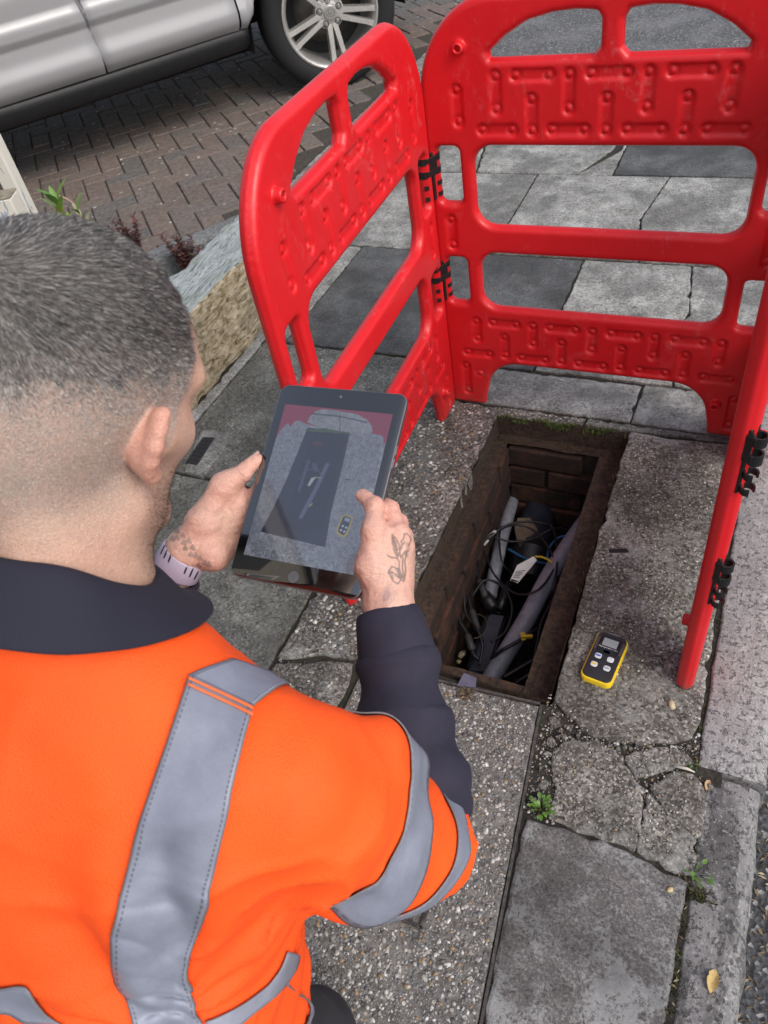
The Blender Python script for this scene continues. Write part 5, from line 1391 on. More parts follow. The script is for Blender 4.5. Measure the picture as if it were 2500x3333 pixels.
# wheels
def wheel(s, w, az_off, label=None, inner=False):
    RT_, RR = .372, .262
    wa = CAZ + az_off; A2 = Vector((math.sin(wa), math.cos(wa), 0)); N2 = Vector((math.cos(wa), -math.sin(wa), 0))
    c = Vector(cp(s, w, RT_ - .003))
    M = Matrix(((A2.x, 0, N2.x, c.x), (A2.y, 0, N2.y, c.y), (0, 1, 0, c.z), (0, 0, 0, 1)))
    th = bpy.data.objects.new('wheel', None); COL.objects.link(th); th.empty_display_size = .05; th.location = tuple(c); th.parent = car; th.matrix_parent_inverse = PINV[car.name]
    PINV[th.name] = Matrix.Translation(tuple(-c))
    b = MB(); b.lathe([(RR + .004, -.225), (RR + .03, -.235), (RT_ - .045, -.235), (RT_ - .012, -.222), (RT_, -.19), (RT_, -.05), (RT_ - .006, -.028), (RT_ - .03, -.010), (RR + .055, -.003), (RR + .018, -.006), (RR + .004, -.016)], 72, M, None, False)
    o = b.build('tyre', plain('tyre_rubber', (.007, .0075, .009), .8, .2, 40, .2, 260), th, True)
    b = MB()
    def ringl(prof):
        V, F = [], []; n = 72
        for r_, h_ in prof:
            for k in range(n): V.append(M @ Vector((r_ * math.cos(2 * math.pi * k / n), r_ * math.sin(2 * math.pi * k / n), h_)))
        for i in range(len(prof) - 1):
            for k in range(n): F.append((i * n + k, i * n + (k + 1) % n, (i + 1) * n + (k + 1) % n, (i + 1) * n + k))
        b.add(V, F)
    ringl([(RR + .006, -.02), (RR + .004, -.010), (RR - .004, -.008), (RR - .012, -.014), (RR - .022, -.03), (RR - .034, -.09), (RR - .036, -.22)])
    MAL = MT.get('alloy_wheel')
    if MAL is None:
        t = NT('alloy_wheel'); sc = t.ramp(t.noise(34, 8, .75, dist=1.0), [(.52, 0), (.58, 1)])
        MAL = MT['alloy_wheel'] = t.out(t.mix(t.math('MULTIPLY', sc, .6), (.58, .57, .55), (.30, .29, .27)), t.math('MULTIPLY_ADD', sc, .25, .3), t.bump(sc, .3, .001), Metallic=.75)
    rim = b.build('rim', MAL, th, True); smooth_by_angle(rim, 40)
    b = MB(); b.lathe([(.05, -.20), (.165, -.20), (.165, -.185), (.05, -.185)], 40, M); b.build('brake_disc', plain('brake_disc', (.10, .095, .09), .45, .2, 30, Metallic=.7), th, True)
    b = MB(); b.lathe([(.22, -.215), (.222, -.19), (.02, -.19)], 30, M); b.build('brake_shield', plain('liner_black', (.008, .008, .009), .8), th)
    # five double spokes
    for k in range(5):
        an = R(-90 + 72 * k + 3)
        for off in (-1, 1):
            b = MB(); V = []
            rows_ = [(.045, .024, .024, -.03), (.09, .030, .0235, -.026), (.15, .040, .0225, -.022), (.21, .050, .0215, -.020), (RR - .012, .060, .025, -.014)]
            for r_, o_, hw, zt_ in rows_:
                ca2, sa2 = math.cos(an), math.sin(an)
                for q_, dz_ in ((-hw, -.035), (-hw * .75, 0), (hw * .75, 0), (hw, -.035)):
                    x = r_; y = off * o_ * .62 + q_ * .75
                    V.append(M @ Vector((x * ca2 - y * sa2, x * sa2 + y * ca2, zt_ + dz_)))
            F = [(i * 4 + j, i * 4 + j + 1, (i + 1) * 4 + j + 1, (i + 1) * 4 + j) for i in range(len(rows_) - 1) for j in range(3)]
            b.add(V, F); o = b.build('spoke', MAL, th, True); smooth_by_angle(o, 30)
    b = MB(); b.lathe([(.085, -.06), (.08, -.036), (.066, -.03), (.03, -.028), (.0, -.028)], 40, M); o = b.build('hub', MAL, th, True); smooth_by_angle(o, 30)
    b = MB(); b.lathe([(.034, -.03), (.034, -.020), (.031, -.018), (.0, -.018)], 40, M); cap_ = b.build('centre_cap', plain('cap_grey', (.33, .33, .32), .35, .05, Metallic=.5), th, True); smooth_by_angle(cap_, 30)
    b = MB()
    el = [(M @ Vector((.022 * math.cos(a), .018 * math.sin(a), -.0178))) for a in [2 * math.pi * k / 28 for k in range(29)]]
    b.tube(el, .0014, 6, False); b.tube([M @ Vector(p) for p in ((-.006, .013, -.0178), (-.009, -.006, -.0178), (-.006, -.0085, -.0178), (.004, -.002, -.0178), (.012, .004, -.0178))], .0015, 6)
    b.build('emblem', plain('emblem_dark', (.10, .10, .10), .3, .05, Metallic=.7), cap_, True)
    for k in range(5):
        an = R(-54 + 72 * k + 3); x, y = .057 * math.cos(an), .057 * math.sin(an)
        b = MB(); b.lathe([(.0165, -.033), (.0165, -.026), (.013, -.025), (.012, -.04)], 20, M @ Matrix.Translation((x, y, 0))); nut = b.build('nut_recess', MAT_BLACK, th, True)
        b = MB(); b.lathe([(.009, -.045), (.009, -.024), (.006, -.019), (.0, -.019)], 6, M @ Matrix.Translation((x, y, 0))); b.build('wheel_nut', plain('cap_grey', (.33, .33, .32), .35), nut)
    return th
wheel(0, .0, R(13))
wheel(-2.82, -.02, 0)
# ------------------------------------------------------------------ the house whose eaves are mirrored in the tablet
hs_ = empty('house', (-8.5, -4.1, 0)); tag(hs_, 'gabled house behind the garden, mirrored dark in the tablet screen', 'house')
MAT_REND = plain('pebble_render', (.32, .29, .24), .9, .15, 12, .6, 160, .004); MAT_TILE = plain('roof_tile', (.05, .04, .038), .8, .3, 9, .5, 50, .01); MAT_WPAINT = plain('white_upvc', (.7, .7, .7), .4, .05)
HX_ = -4.02                                             # front wall; the gable faces the road
ya, yb, ze, pit = -7.1, -1.10, 5.62, math.tan(R(34)); ym = (ya + yb) / 2; zr = ze + (yb - ym) * pit
b = MB(); V = [(x, y, z) for x in (HX_, HX_ - 9) for y, z in ((ya, 0), (yb, 0), (yb, ze), (ym, zr), (ya, ze))]
b.add(V, [(0, 1, 2, 3, 4), (9, 8, 7, 6, 5), (0, 5, 6, 1), (1, 6, 7, 2), (2, 7, 8, 3), (3, 8, 9, 4), (4, 9, 5, 0)]); b.build('wall', MAT_REND, hs_)
for sg, ye in ((1, yb), (-1, ya)):
    e = .35; y2 = ye + sg * e; z2 = ze - e * pit
    b = MB(); V = [(x, y, z + dz_) for x in (HX_ + .27, HX_ - 9.2) for y, z in ((y2, z2), (ym, zr)) for dz_ in (.06, .16)]
    b.add(V, [(0, 1, 3, 2), (4, 6, 7, 5), (0, 4, 5, 1), (2, 3, 7, 6), (1, 5, 7, 3), (0, 2, 6, 4)]); rf = b.build('roof', MAT_TILE, hs_)
    b = MB(); V = [(x, y, z + dz_) for x in (HX_ + .285, HX_ + .01) for y, z in ((y2, z2), (ym, zr)) for dz_ in (-.20, .055)]
    b.add(V, [(0, 1, 3, 2), (4, 6, 7, 5), (0, 4, 5, 1), (2, 3, 7, 6), (1, 5, 7, 3), (0, 2, 6, 4)]); b.build('bargeboard', plain('dark_fascia', (.02, .02, .022), .5), rf)
for yy in (-5.4, -2.8):
    for zc in (1.5, 4.1):
        b = MB(); b.box((HX_ + .03, yy, zc), (.08, 1.7, 1.25), bev=.01); wd = b.build('window', MAT_WPAINT, hs_)
        for dy in (-.41, .41):
            b = MB(); b.box((HX_ + .072, yy + dy, zc), (.012, .72, 1.08)); b.build('pane', MAT_GLS, wd)
b = MB(); b.box((HX_ - 2.5, yb + .03, 1.05), (.95, .08, 2.1), bev=.01); dr = b.build('door', plain('door_blue', (.03, .05, .10), .4), hs_)
b = MB(); b.box((HX_ - 2.15, yb + .09, 1.0), (.03, .05, .15), bev=.01); b.build('handle', MAT_WPAINT, dr)
# ------------------------------------------------------------------ the kneeling man
person = empty('person', (-.45, .05, 0))
tag(person, 'kneeling man in orange hi-vis shirt with navy collar holding a tablet', 'person')
HP = np.array([-.442, .310, 1.064]); HR = np.array([[.986, .042, .163], [-.115, .876, .469], [-.123, -.481, .868]])
for k in range(3): HR[:, k] /= np.linalg.norm(HR[:, k])
hl = lambda P: (P - HP) @ HR
hw = lambda p: HP + HR @ np.array(p, float)
NB = np.array([-.449, .222, .935])                       # base of the neck
SHR, SHL = np.array([-.2455, .185, .838]), np.array([-.652, .195, .838])
ELR, ELL = np.array([-.196, .255, .598]), np.array([-.692, .310, .530])
WRR = tp(840, 1312, -.012); WRL = tp(404, 1190, -.016)
def ear_sdf(q, s):
    """q in head space; s = +1 right, -1 left"""
    x = q[:, 0] * s; y = q[:, 1]; z = q[:, 2]
    q = q / .90; x, y, z = x / .90, y / .90, z / .90; fl = R(33); bk = np.array((math.sin(fl), -math.cos(fl), 0)); nrm_ = np.array((math.cos(fl), math.sin(fl), 0)); upv = np.array((0, -.16, 1.0)); upv /= np.linalg.norm(upv)
    o_ = np.array((.0815, .012, -.002)); w = np.stack([x, y, z], -1) - o_
    a = w @ bk; b_ = w @ upv; n_ = w @ nrm_
    E3 = np.stack([a, b_, n_], -1)
    hel = [(.003, .004, .001), (.002, .016, .003), (.008, .027, .005), (.018, .031, .006), (.027, .024, .006), (.0305, .011, .005), (.027, -.003, .003), (.020, -.014, .002), (.013, -.022, .002), (.006, -.024, .002)]
    rad = [.0035, .0045, .0058, .0064, .0064, .0060, .0054, .0050, .0068, .0055]
    d = np.full(len(q), 1e3)
    for i in range(len(hel) - 1): d = smin(d, cone(E3, hel[i], hel[i + 1], rad[i], rad[i + 1]), .003)
    disc = ellip(E3, (.016, .004, -.001), (.0165, .028, .0045)); d = smin(d, disc, .005)
    d = smin(d, ellip(E3, (.012, .003, -.008), (.0155, .023, .0125)), .009)
    d = smin(d, cone(E3, (.010, .012, .002), (.018, -.010, .003), .003, .0035), .004)
    d = smin(d, cone(E3, (.002, -.006, .001), (.004, -.010, .003), .0045, .004), .004)
    return d * .90
def head_sdf(P):
    q = hl(P); ax = q.copy(); ax[:, 0] = np.abs(ax[:, 0])
    d = ellip(q, (0, -.014, .050), (.0775, .0995, .088))
    d = smin(d, ellip(q, (0, -.045, .018), (.070, .064, .066)), .03)
    d = smin(d, ellip(q, (0, .036, -.022), (.0605, .060, .088)), .03)
    d = smin(d, ellip(q, (0, .052, .045), (.058, .045, .045)), .025)
    d = smin(d, cone(ax, (.052, .006, -.058), (.018, .076, -.100), .019, .017), .022)
    d = smin(d, cone(ax, (.0, .082, -.098), (.006, .082, -.098), .018, .018), .018)
    d = smin(d, cone(ax, (.048, .060, -.012), (.060, .028, -.005), .0165, .0145), .02)
    d = smin(d, cone(ax, (.012, .091, .030), (.050, .074, .033), .0115, .010), .014)
    d = smin(d, cone(q, (0, .096, .022), (0, .117, -.020), .008, .0125), .010)
    d = smin(d, cone(ax, (.0, .106, -.026), (.013, .100, -.027), .008, .0075), .006)
    d = smax(d, -cone(ax, (.026, .106, .013), (.040, .098, .013), .0125, .011), .012)
    d = smin(d, cone(ax, (.031, .083, .010), (.0315, .083, .010), .0125, .0125), .003)
    d = smin(d, cone(ax, (.0, .0985, -.058), (.020, .092, -.060), .0062, .004), .006)
    d = smin(d, cone(ax, (.0, .0975, -.068), (.018, .091, -.067), .0072, .004), .006)
    # neck with the two straps of muscle at the back
    nb = hl(NB[None])[0]
    nk = cone(q, (0, -.022, -.035), (nb[0], nb[1] + .012, nb[2]), .056, .066)
    nk = smin(nk, cone(ax, (.022, -.068, -.02), (.040, nb[1] - .02, nb[2] + .02), .020, .034), .03)
    d = smin(d, nk, .028)
    d = smin(d, ear_sdf(q, 1), .0045); d = smin(d, ear_sdf(q, -1), .0045)
    return d
# hands: joints measured from the grip on the tablet
RH = dict(tt=(tp(784, 1070, .0075), .0082), ti=(tp(811, 1093, .012), .0102), tm=(tp(808, 1146, .016), .0130), tc=(tp(806, 1222, .004), .0185), wr=(WRR, .0225),
          im=(tp(858, 1158, -.004), .0128), ip=(tp(843, 1098, -.006), .0098), id=(tp(815, 1086, -.024), .0085), it=(tp(785, 1092, -.020), .0078),
          mm=(tp(866, 1178, -.014), .0130), mp=(tp(862, 1128, -.022), .0098), md=(tp(828, 1118, -.033), .0085), mt=(tp(790, 1122, -.021), .0080),
          rm=(tp(868, 1200, -.026), .0125), rp=(tp(874, 1156, -.038), .0095), rd=(tp(834, 1150, -.040), .0082), rt=(tp(792, 1152, -.021), .0078),
          pm=(tp(866, 1222, -.036), .0118), pp=(tp(866, 1188, -.050), .0085), pd=(tp(835, 1180, -.044), .0076), pt=(tp(800, 1178, -.020), .0070), hy=(tp(800, 1262, -.024), .0165))
LH = dict(tt=(tp(555, 994, -.001), .0085), ti=(tp(523, 1022, .004), .0108), tm=(tp(480, 1050, .006), .0138), tc=(tp(440, 1128, -.004), .0200), wr=(WRL, .0240),
          im=(tp(522, 1098, -.026), .0125), ip=(tp(560, 1060, -.034), .0095), id=(tp(600, 1050, -.024), .0085), it=(tp(630, 1050, -.018), .0078),
          mm=(tp(515, 1128, -.034), .0125), mp=(tp(555, 1100, -.044), .0095), md=(tp(600, 1095, -.034), .0085), mt=(tp(632, 1095, -.019), .0078),
          rm=(tp(505, 1156, -.040), .0120), rp=(tp(545, 1140, -.050), .0092), rd=(tp(590, 1135, -.040), .0082), rt=(tp(622, 1135, -.019), .0075),
          pm=(tp(492, 1184, -.042), .0118), pp=(tp(530, 1178, -.050), .0085), pd=(tp(568, 1175, -.038), .0075), pt=(tp(596, 1172, -.019), .0070), hy=(tp(462, 1198, -.022), .0185))
def hand_sdf(P, H, fore):
    c = lambda a, b_: cone(P, H[a][0], H[b_][0], H[a][1], H[b_][1])
    d = c('tt', 'ti'); d = smin(d, c('ti', 'tm'), .004); d = smin(d, c('tm', 'tc'), .009)
    palm = cone(P, H['wr'][0], H['im'][0], .021, .0145)
    for f in 'mrp': palm = smin(palm, cone(P, H['wr'][0], H[f + 'm'][0], .019, .0135), .012)
    palm = smin(palm, c('tc', 'wr'), .012)
    palm = smin(palm, cone(P, H['tc'][0], H['im'][0], .013, .011), .012)
    palm = smin(palm, cone(P, H['hy'][0], H['pm'][0], H['hy'][1], .012), .012)
    palm = smin(palm, cone(P, H['hy'][0], H['wr'][0], H['hy'][1], .020), .012)
    palm = smin(palm, c('im', 'mm'), .006); palm = smin(palm, c('mm', 'rm'), .006); palm = smin(palm, c('rm', 'pm'), .006)
    if H is LH:                                             # web of the thumb closing against the tablet's edge
        palm = smin(palm, cone(P, H['tm'][0], H['im'][0], .0125, .012), .010)
        palm = smin(palm, cone(P, (H['tm'][0] + H['ti'][0]) / 2, (H['im'][0] + H['ip'][0]) / 2 - TX * .012, .0095, .009), .010)
    d = smin(d, palm, .010)
    for f in 'imrp':
        fg = smin(c(f + 'm', f + 'p'), smin(c(f + 'p', f + 'd'), c(f + 'd', f + 't'), .003), .0035)
        d = smin(d, fg, .0045)
    arm = cone(P, H['wr'][0], fore, .0225, .030)
    # the wrist is wider than deep
    d = smin(d, arm, .012)
    # keep skin off the tablet
    q = P - TP; u, v, n_ = q @ TX, q @ TY, q @ TN
    tabd = np.maximum(np.maximum(np.abs(u) - TW / 2, np.abs(v) - THh / 2), np.maximum(n_ - .0002, -.0076 - n_))
    d = smax(d, -tabd, .001)
    # fine creases
    cr = 0
    for a, b_, k in (('ti', 'tt', 1), ('tm', 'ti', .7), ('ip', 'im', 1), ('mp', 'mm', 1), ('rp', 'rm', 1)):
        e = H[b_][0] - H[a][0]; e = e / np.linalg.norm(e); w = P - H[a][0]; s_ = w @ e
        cr = cr + k * .0007 * np.sin(s_ * 1900 + 2 * vnoise(P, 120, 7)) * np.exp(-(s_ / .006) ** 2) * np.exp(-(np.linalg.norm(w, axis=1) / .016) ** 4)
    # tendons and veins on the back of the hand
    return d + cr + .0006 * vnoise(P, 240, 5) + .0009 * vnoise(P, 85, 6)
FR = WRR + (ELR - WRR) * .45; FL = WRL + (ELL - WRL) * .45
def body_core(P):
    d = cone(P, NB, (-.45, .17, .80), .055, .08)
    d = smin(d, cone(P, (-.54, .175, .80), (-.36, .175, .80), .04, .04), .05)
    d = smin(d, ellip(P, (-.452, .135, .70), (.145, .075, .18)), .06)
    d = smin(d, ellip(P, (-.455, .05, .48), (.135, .085, .15)), .06)
    for s, e, f in ((SHR, ELR, FR), (SHL, ELL, FL)):
        d = smin(d, cone(P, s + np.array((0, -.012, -.03)), e, .032, .034), .02); d = smin(d, cone(P, e, f, .034, .028), .015)
    for hx in (-.365, -.545):
        sgn = 1 if hx > -.45 else -1
        d = smin(d, cone(P, (hx - sgn * .025, .02, .42), (hx - sgn * .005, .095, .09), .052, .042), .03)
        d = smin(d, cone(P, (hx - sgn * .005, .095, .075), (hx + sgn * .01, -.28, .06), .042, .036), .02)
        d = smin(d, cone(P, (hx + sgn * .01, -.28, .06), (hx + sgn * .01, -.40, .05), .04, .035), .02)
    return d
parts_ = []
hv, hq = surfnet(head_sdf, HP - np.array((.135, .19, .185)), HP + np.array((.135, .15, .16)), .0023); parts_.append((hv, hq, 0))
for H, f, tgt in ((RH, FR, 1), (LH, FL, 2)):
    allp = np.array([v[0] for v in H.values()] + [f]); lo_, hi_ = allp.min(0) - .035, allp.max(0) + .035
    v_, q_ = surfnet(lambda P: hand_sdf(P, H, f), lo_, hi_, .0014); parts_.append((v_, q_, tgt))
cv_, cq_ = surfnet(body_core, (-.80, -.48, .0), (-.10, .50, .96), .012); parts_.append((cv_, cq_, 3))
BV = np.concatenate([p[0] for p in parts_]); off = np.cumsum([0] + [len(p[0]) for p in parts_]); BQ = np.concatenate([p[1] + o_ for p, o_ in zip(parts_, off)])
BPART = np.concatenate([np.full(len(p[0]), p[2]) for p in parts_])
# skin colour: base tone, redder ears and knuckles, stubble, cropped hair shadow, ink
sk = np.tile(np.array([.53, .335, .255]), (len(BV), 1))
blot = vnoise(BV, 38, 11) * .5 + vnoise(BV, 95, 12) * .5
sk *= (1 + .09 * blot[:, None] + .05 * vnoise(BV, 330, 17)[:, None]); sk[:, 1:] *= (1 - .05 * vnoise(BV, 22, 13))[:, None]
def mixc(a, w, c): return a * (1 - w[:, None]) + w[:, None] * np.array(c)[None]
sst = lambda x, a, b_: (lambda t: t * t * (3 - 2 * t))(np.clip((x - a) / (b_ - a), 0, 1))
hm = BPART == 0
hq_ = hl(BV)
ear_d = np.minimum(ear_sdf(hq_, 1), ear_sdf(hq_, -1))
earw = sst(-ear_d, -.006, .001) * hm
sk = mixc(sk, earw * .5, (.62, .26, .20))
def hairline(q):
    """1 where the scalp carries hair"""
    x, y, z = np.abs(q[:, 0]), q[:, 1], q[:, 2]
    front = .062 + .15 * (z - .05) - .55 * np.maximum(0, .06 - z) * 0
    front = np.where(z > .03, .058 + .10 * (z - .06), .020 - .0 * z)
    front = np.where((z <= .03) & (z > -.01), .022 + (z + .01) * .9, front)
    low = -.058 + .35 * np.maximum(0, y + .03)                # nape line rises towards the ears
    w = sst(front - y, -.004, .010) * sst(z - low, -.025, .040)
    return w
hwt = hairline(hq_) * hm * (1 - sst(-ear_d, -.003, .0005))
topw = sst(hq_[:, 2], .005, .085)
mott = .16 * vnoise(BV, 230, 16) + .09 * vnoise(BV, 95, 18)
shade = np.array([.31, .275, .25])[None] * (1 - topw[:, None]) + np.array([.15, .137, .13])[None] * topw[:, None]
wsc = np.clip(hwt * (.52 + .30 * topw + mott), 0, 1)[:, None]
sk = sk * (1 - wsc) + wsc * shade
st = hm * sst(hq_[:, 1], -.002, .03) * sst(-hq_[:, 2], .022, .055) * sst(hq_[:, 1] + 1.1 * (hq_[:, 2] + .115), .0, .03)
st *= .55 + .45 * np.clip(vnoise(BV, 160, 14) + .4, 0, 1)
sk = mixc(sk, st * .42, (.16, .095, .065))
hand = (BPART == 1) | (BPART == 2)
sk = mixc(sk, hand * .8, (.60, .385, .31))
sk = mixc(sk, hand * .35 * np.clip(.5 + vnoise(BV, 30, 15), 0, 1), (.66, .30, .24))
for H in (RH, LH):
    for k in ('tt', 'ti', 'tm', 'im', 'ip', 'mp', 'rp', 'hy'):
        w = np.exp(-((BV - H[k][0]) ** 2).sum(1) / (2 * .012 ** 2)) * hand; sk = mixc(sk, w * .28, (.66, .27, .21))
# tattoo on the back of the right hand: outlines of leaves and a curling stem, drawn on the skin
def vis_px(P):
    p = P - EYE; d = p @ FW
    return np.stack([(p @ RT) / d * FPX / KD + 829.5, 1106 - (p @ UP) / d * FPX / KD], -1)
tz = lambda x, y: ((1080 + .2125 * x) / KD, (1550 + .2125 * y) / KD)
ANCH = {1: RH['wr'][0], 2: LH['wr'][0]}
def ink(strokes, part, width, strength, col=(.07, .075, .075)):
    global sk
    m_ = BPART == part; pp = vis_px(BV[m_]); d = np.full(len(pp), 1e3)
    for s in strokes:
        for a, b_ in zip(s[:-1], s[1:]):
            a = np.array(a); b_ = np.array(b_); e = b_ - a; t = np.clip(((pp - a) @ e) / max(e @ e, 1e-6), 0, 1); d = np.minimum(d, np.linalg.norm(pp - a - t[:, None] * e, axis=1))
    w = np.zeros(len(BV)); w[m_] = sst(width - d, -.8, .8) * strength
    sk = mixc(sk, w, col)
def tz_l(pts): return [tz(*p) for p in pts]
leafA = [(925, 900), (985, 960), (1040, 1060), (1040, 1150), (1010, 1240), (965, 1160), (940, 1060), (925, 980), (925, 900)]
leafB = [(920, 1385), (860, 1470), (910, 1540), (940, 1610), (1010, 1650), (1060, 1590), (1030, 1500), (1010, 1420), (920, 1385)]
ink([tz_l(leafA), tz_l([(925, 900), (975, 1050), (1015, 1230)]), tz_l([(850, 1210), (920, 1250), (990, 1250), (1040, 1310)]), tz_l(leafB), tz_l([(870, 1470), (950, 1480), (1030, 1560)]), tz_l([(1040, 1310), (1030, 1400), (1060, 1500), (1100, 1620)]),
     tz_l([(1100, 960), (1110, 890), (1150, 880), (1200, 930), (1215, 980), (1180, 1060)]), tz_l([(1100, 960), (1060, 1000), (1080, 1050), (1120, 1010)]), tz_l([(1080, 1050), (1040, 1150), (1060, 1250), (1120, 1160), (1170, 1150)]), tz_l([(1150, 1150), (1120, 1300), (1130, 1450), (1110, 1600)]), tz_l([(1090, 1250), (1080, 1400), (1100, 1550)])], 1, 1.7, .72)
ink([tz_l([(960, 1010), (1000, 1120)]), tz_l([(1130, 1180), (1150, 1220)]), tz_l([(900, 1450), (930, 1560)]), tz_l([(1000, 1430), (1040, 1540)]), tz_l([(1160, 1040), (1170, 1120)])], 1, 4.2, .36)
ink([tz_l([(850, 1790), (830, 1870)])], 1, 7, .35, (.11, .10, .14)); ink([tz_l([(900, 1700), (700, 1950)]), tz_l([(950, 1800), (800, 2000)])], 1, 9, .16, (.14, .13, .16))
# geometric band tattooed round the left wrist
wz = lambda x, y: ((480 + .2532 * x) / KD, (1450 + .2532 * y) / KD)
tri = []
for (cx, cy) in ((385, 1100), (380, 1185), (460, 1155), (470, 1250), (530, 1225), (490, 1320), (580, 1310), (560, 1400), (620, 1410), (680, 1450), (740, 1510), (320, 1200), (660, 1540), (790, 1530)):
    tri.append([wz(cx, cy - 26), wz(cx + 22, cy + 22), wz(cx - 26, cy + 12), wz(cx, cy - 26)]); tri.append([wz(cx, cy), wz(cx + 4, cy + 4)])
ink(tri, 2, 2.6, .55, (.10, .095, .09))
body_me = mesh_np('body', BV, BQ); colour_attr(body_me, np.clip(sk, .005, 1))
def mat_skin():
    t = NT('skin'); c = t.mix(1.0, t.attr(), t.ramp(t.noise(520, 3, .7), [(.3, .84), (.7, 1.16)]), 'MULTIPLY')
    h_ = t.math('ADD', t.vor(700, 'F1'), t.noise(260, 4))
    return t.out(c, t.math('MULTIPLY_ADD', t.noise(60, 4), .14, .40), t.bump(h_, .4, .0014), Subsurface_Weight=.06, Subsurface_Radius=(.01, .004, .002), Subsurface_Scale=.3, Specular_IOR_Level=.4)
body = obj('body', body_me, mat_skin(), person)
# nails on the two thumbs
def nail(H, a, b_, up, mat):
    p, q_ = Vector(H[a][0]), Vector(H[b_][0]); d = (p - q_).normalized(); u = Vector(up); u = (u - d * u.dot(d)).normalized(); s = d.cross(u); r_ = H[a][1]
    V, F = [], []
    for i in range(6):
        for j in range(7):
            x = (i / 5 - .45) * r_ * 1.35; an = (j / 6 - .5) * 1.5 * (1 - .25 * (i / 5 - .5) ** 2); V.append(p + d * (x + r_ * .25) + (u * math.cos(an) + s * math.sin(an)) * (r_ * 1.035 * (1 - .10 * max(0, i / 5 - .7))))
    for i in range(5):
        for j in range(6): F.append((i * 7 + j, i * 7 + j + 1, i * 7 + j + 8, i * 7 + j + 7))
    obj('thumb_nail', mesh_np('thumb_nail', V, F), mat, person)
NAIL = plain('nail', (.62, .40, .33), .3, .05)
nail(LH, 'tt', 'ti', tuple(-RT * .2 + UP * .8 + TN * .4), NAIL)
# ------------------------------------------------------------------ hair: cropped, faded at the sides
head_me = mesh_np('tmp_head', hv, hq); hn = np.zeros((len(hv), 3), np.float32); head_me.vertices.foreach_get('normal', hn.ravel()) if False else None
tmp = np.empty(len(hv) * 3, np.float32); head_me.vertex_normals.foreach_get('vector', tmp); hn = tmp.reshape(-1, 3).astype(float)
bpy.data.meshes.remove(head_me)
rs = np.random.RandomState(4)
hlq = hl(hv); dens = hairline(hlq) * (1 - sst(-np.minimum(ear_sdf(hlq, 1), ear_sdf(hlq, -1)), -.004, .0))
tw = sst(hlq[:, 2], .005, .085)
N_H = 100000
pr = dens * (.8 + .2 * tw); qq = hq[rs.randint(0, len(hq), N_H * 4)]
w4 = rs.dirichlet((1, 1, 1, 1), len(qq)); pos = (hv[qq] * w4[..., None]).sum(1); nor = (hn[qq] * w4[..., None]).sum(1); nor /= np.linalg.norm(nor, axis=1)[:, None]
pd = (pr[qq] * w4).sum(1) * np.clip(.72 + .55 * vnoise(pos, 75, 34), .15, 1); keep = rs.rand(len(qq)) < pd; pos, nor = pos[keep][:N_H], nor[keep][:N_H]
ql = hl(pos); tw = sst(ql[:, 2], .0, .092)
wh = np.array((.004, -.066, .098))
flow = ql - wh; flow -= (flow * (nor @ HR)).sum(1)[:, None] * (nor @ HR); flow += np.array((.25, .15, -.1)) * np.linalg.norm(flow, axis=1)[:, None]
flow /= np.maximum(np.linalg.norm(flow, axis=1), 1e-6)[:, None]
ang = .9 * np.exp(-np.linalg.norm(ql - wh, axis=1) / .03); swirl = np.cross(nor @ HR, flow); flow = flow * np.cos(ang)[:, None] + swirl * np.sin(ang)[:, None]
clump = np.stack([vnoise(pos, 160, 31), vnoise(pos, 160, 32), vnoise(pos, 160, 33)], -1)
dirl = flow * (.55 + .45 * tw)[:, None] + (nor @ HR) * (.70 - .38 * tw)[:, None] + clump * .26 + rs.randn(len(ql), 3) * .16
dirl /= np.linalg.norm(dirl, axis=1)[:, None]; dirw = dirl @ HR.T
Ln = (.0013 + .0075 * tw ** 1.8) * rs.uniform(.7, 1.25, len(ql)); wd = (.00011 + .00012 * tw) * rs.uniform(.8, 1.2, len(ql))
bend = (flow @ HR.T)
A_ = np.cross(dirw, rs.randn(len(ql), 3)); A_ /= np.linalg.norm(A_, axis=1)[:, None]; B_ = np.cross(dirw, A_)
base = pos - nor * .0004; midp = base + dirw * (Ln * .55)[:, None]; tip = base + dirw * (Ln * .8)[:, None] + bend * (Ln * .3)[:, None]
rows_ = []
for c, r_ in ((base, 1.0), (midp, .8)):
    for k in range(3):
        an = 2 * math.pi * k / 3; rows_.append(c + (A_ * math.cos(an) + B_ * math.sin(an)) * (wd * r_)[:, None])
rows_.append(tip); HV = np.stack(rows_, 1).reshape(-1, 3); n_ = len(ql)
bi = (np.arange(n_) * 7)[:, None]
FT = np.concatenate([bi + np.array(f)[None] for f in ((0, 1, 4), (0, 4, 3), (1, 2, 5), (1, 5, 4), (2, 0, 3), (2, 3, 5), (3, 4, 6), (4, 5, 6), (5, 3, 6))])
hair_me = mesh_np('hair', HV, FT)
hc = np.array([.120, .115, .114])[None] * rs.uniform(.4, 1.7, n_)[:, None]
pale = (rs.rand(n_) < .36 + .15 * (1 - tw)); hc[pale] = np.array([.42, .405, .39]) * rs.uniform(.6, 1.2, pale.sum())[:, None]
hc = hc * (1 + 1.1 * (1 - tw))[:, None]
colour_attr(hair_me, np.repeat(hc, 7, 0))
t = NT('hair'); obj('hair', hair_me, t.out(t.attr(), .42, None, Specular_IOR_Level=.5), person)['kind'] = 'stuff'
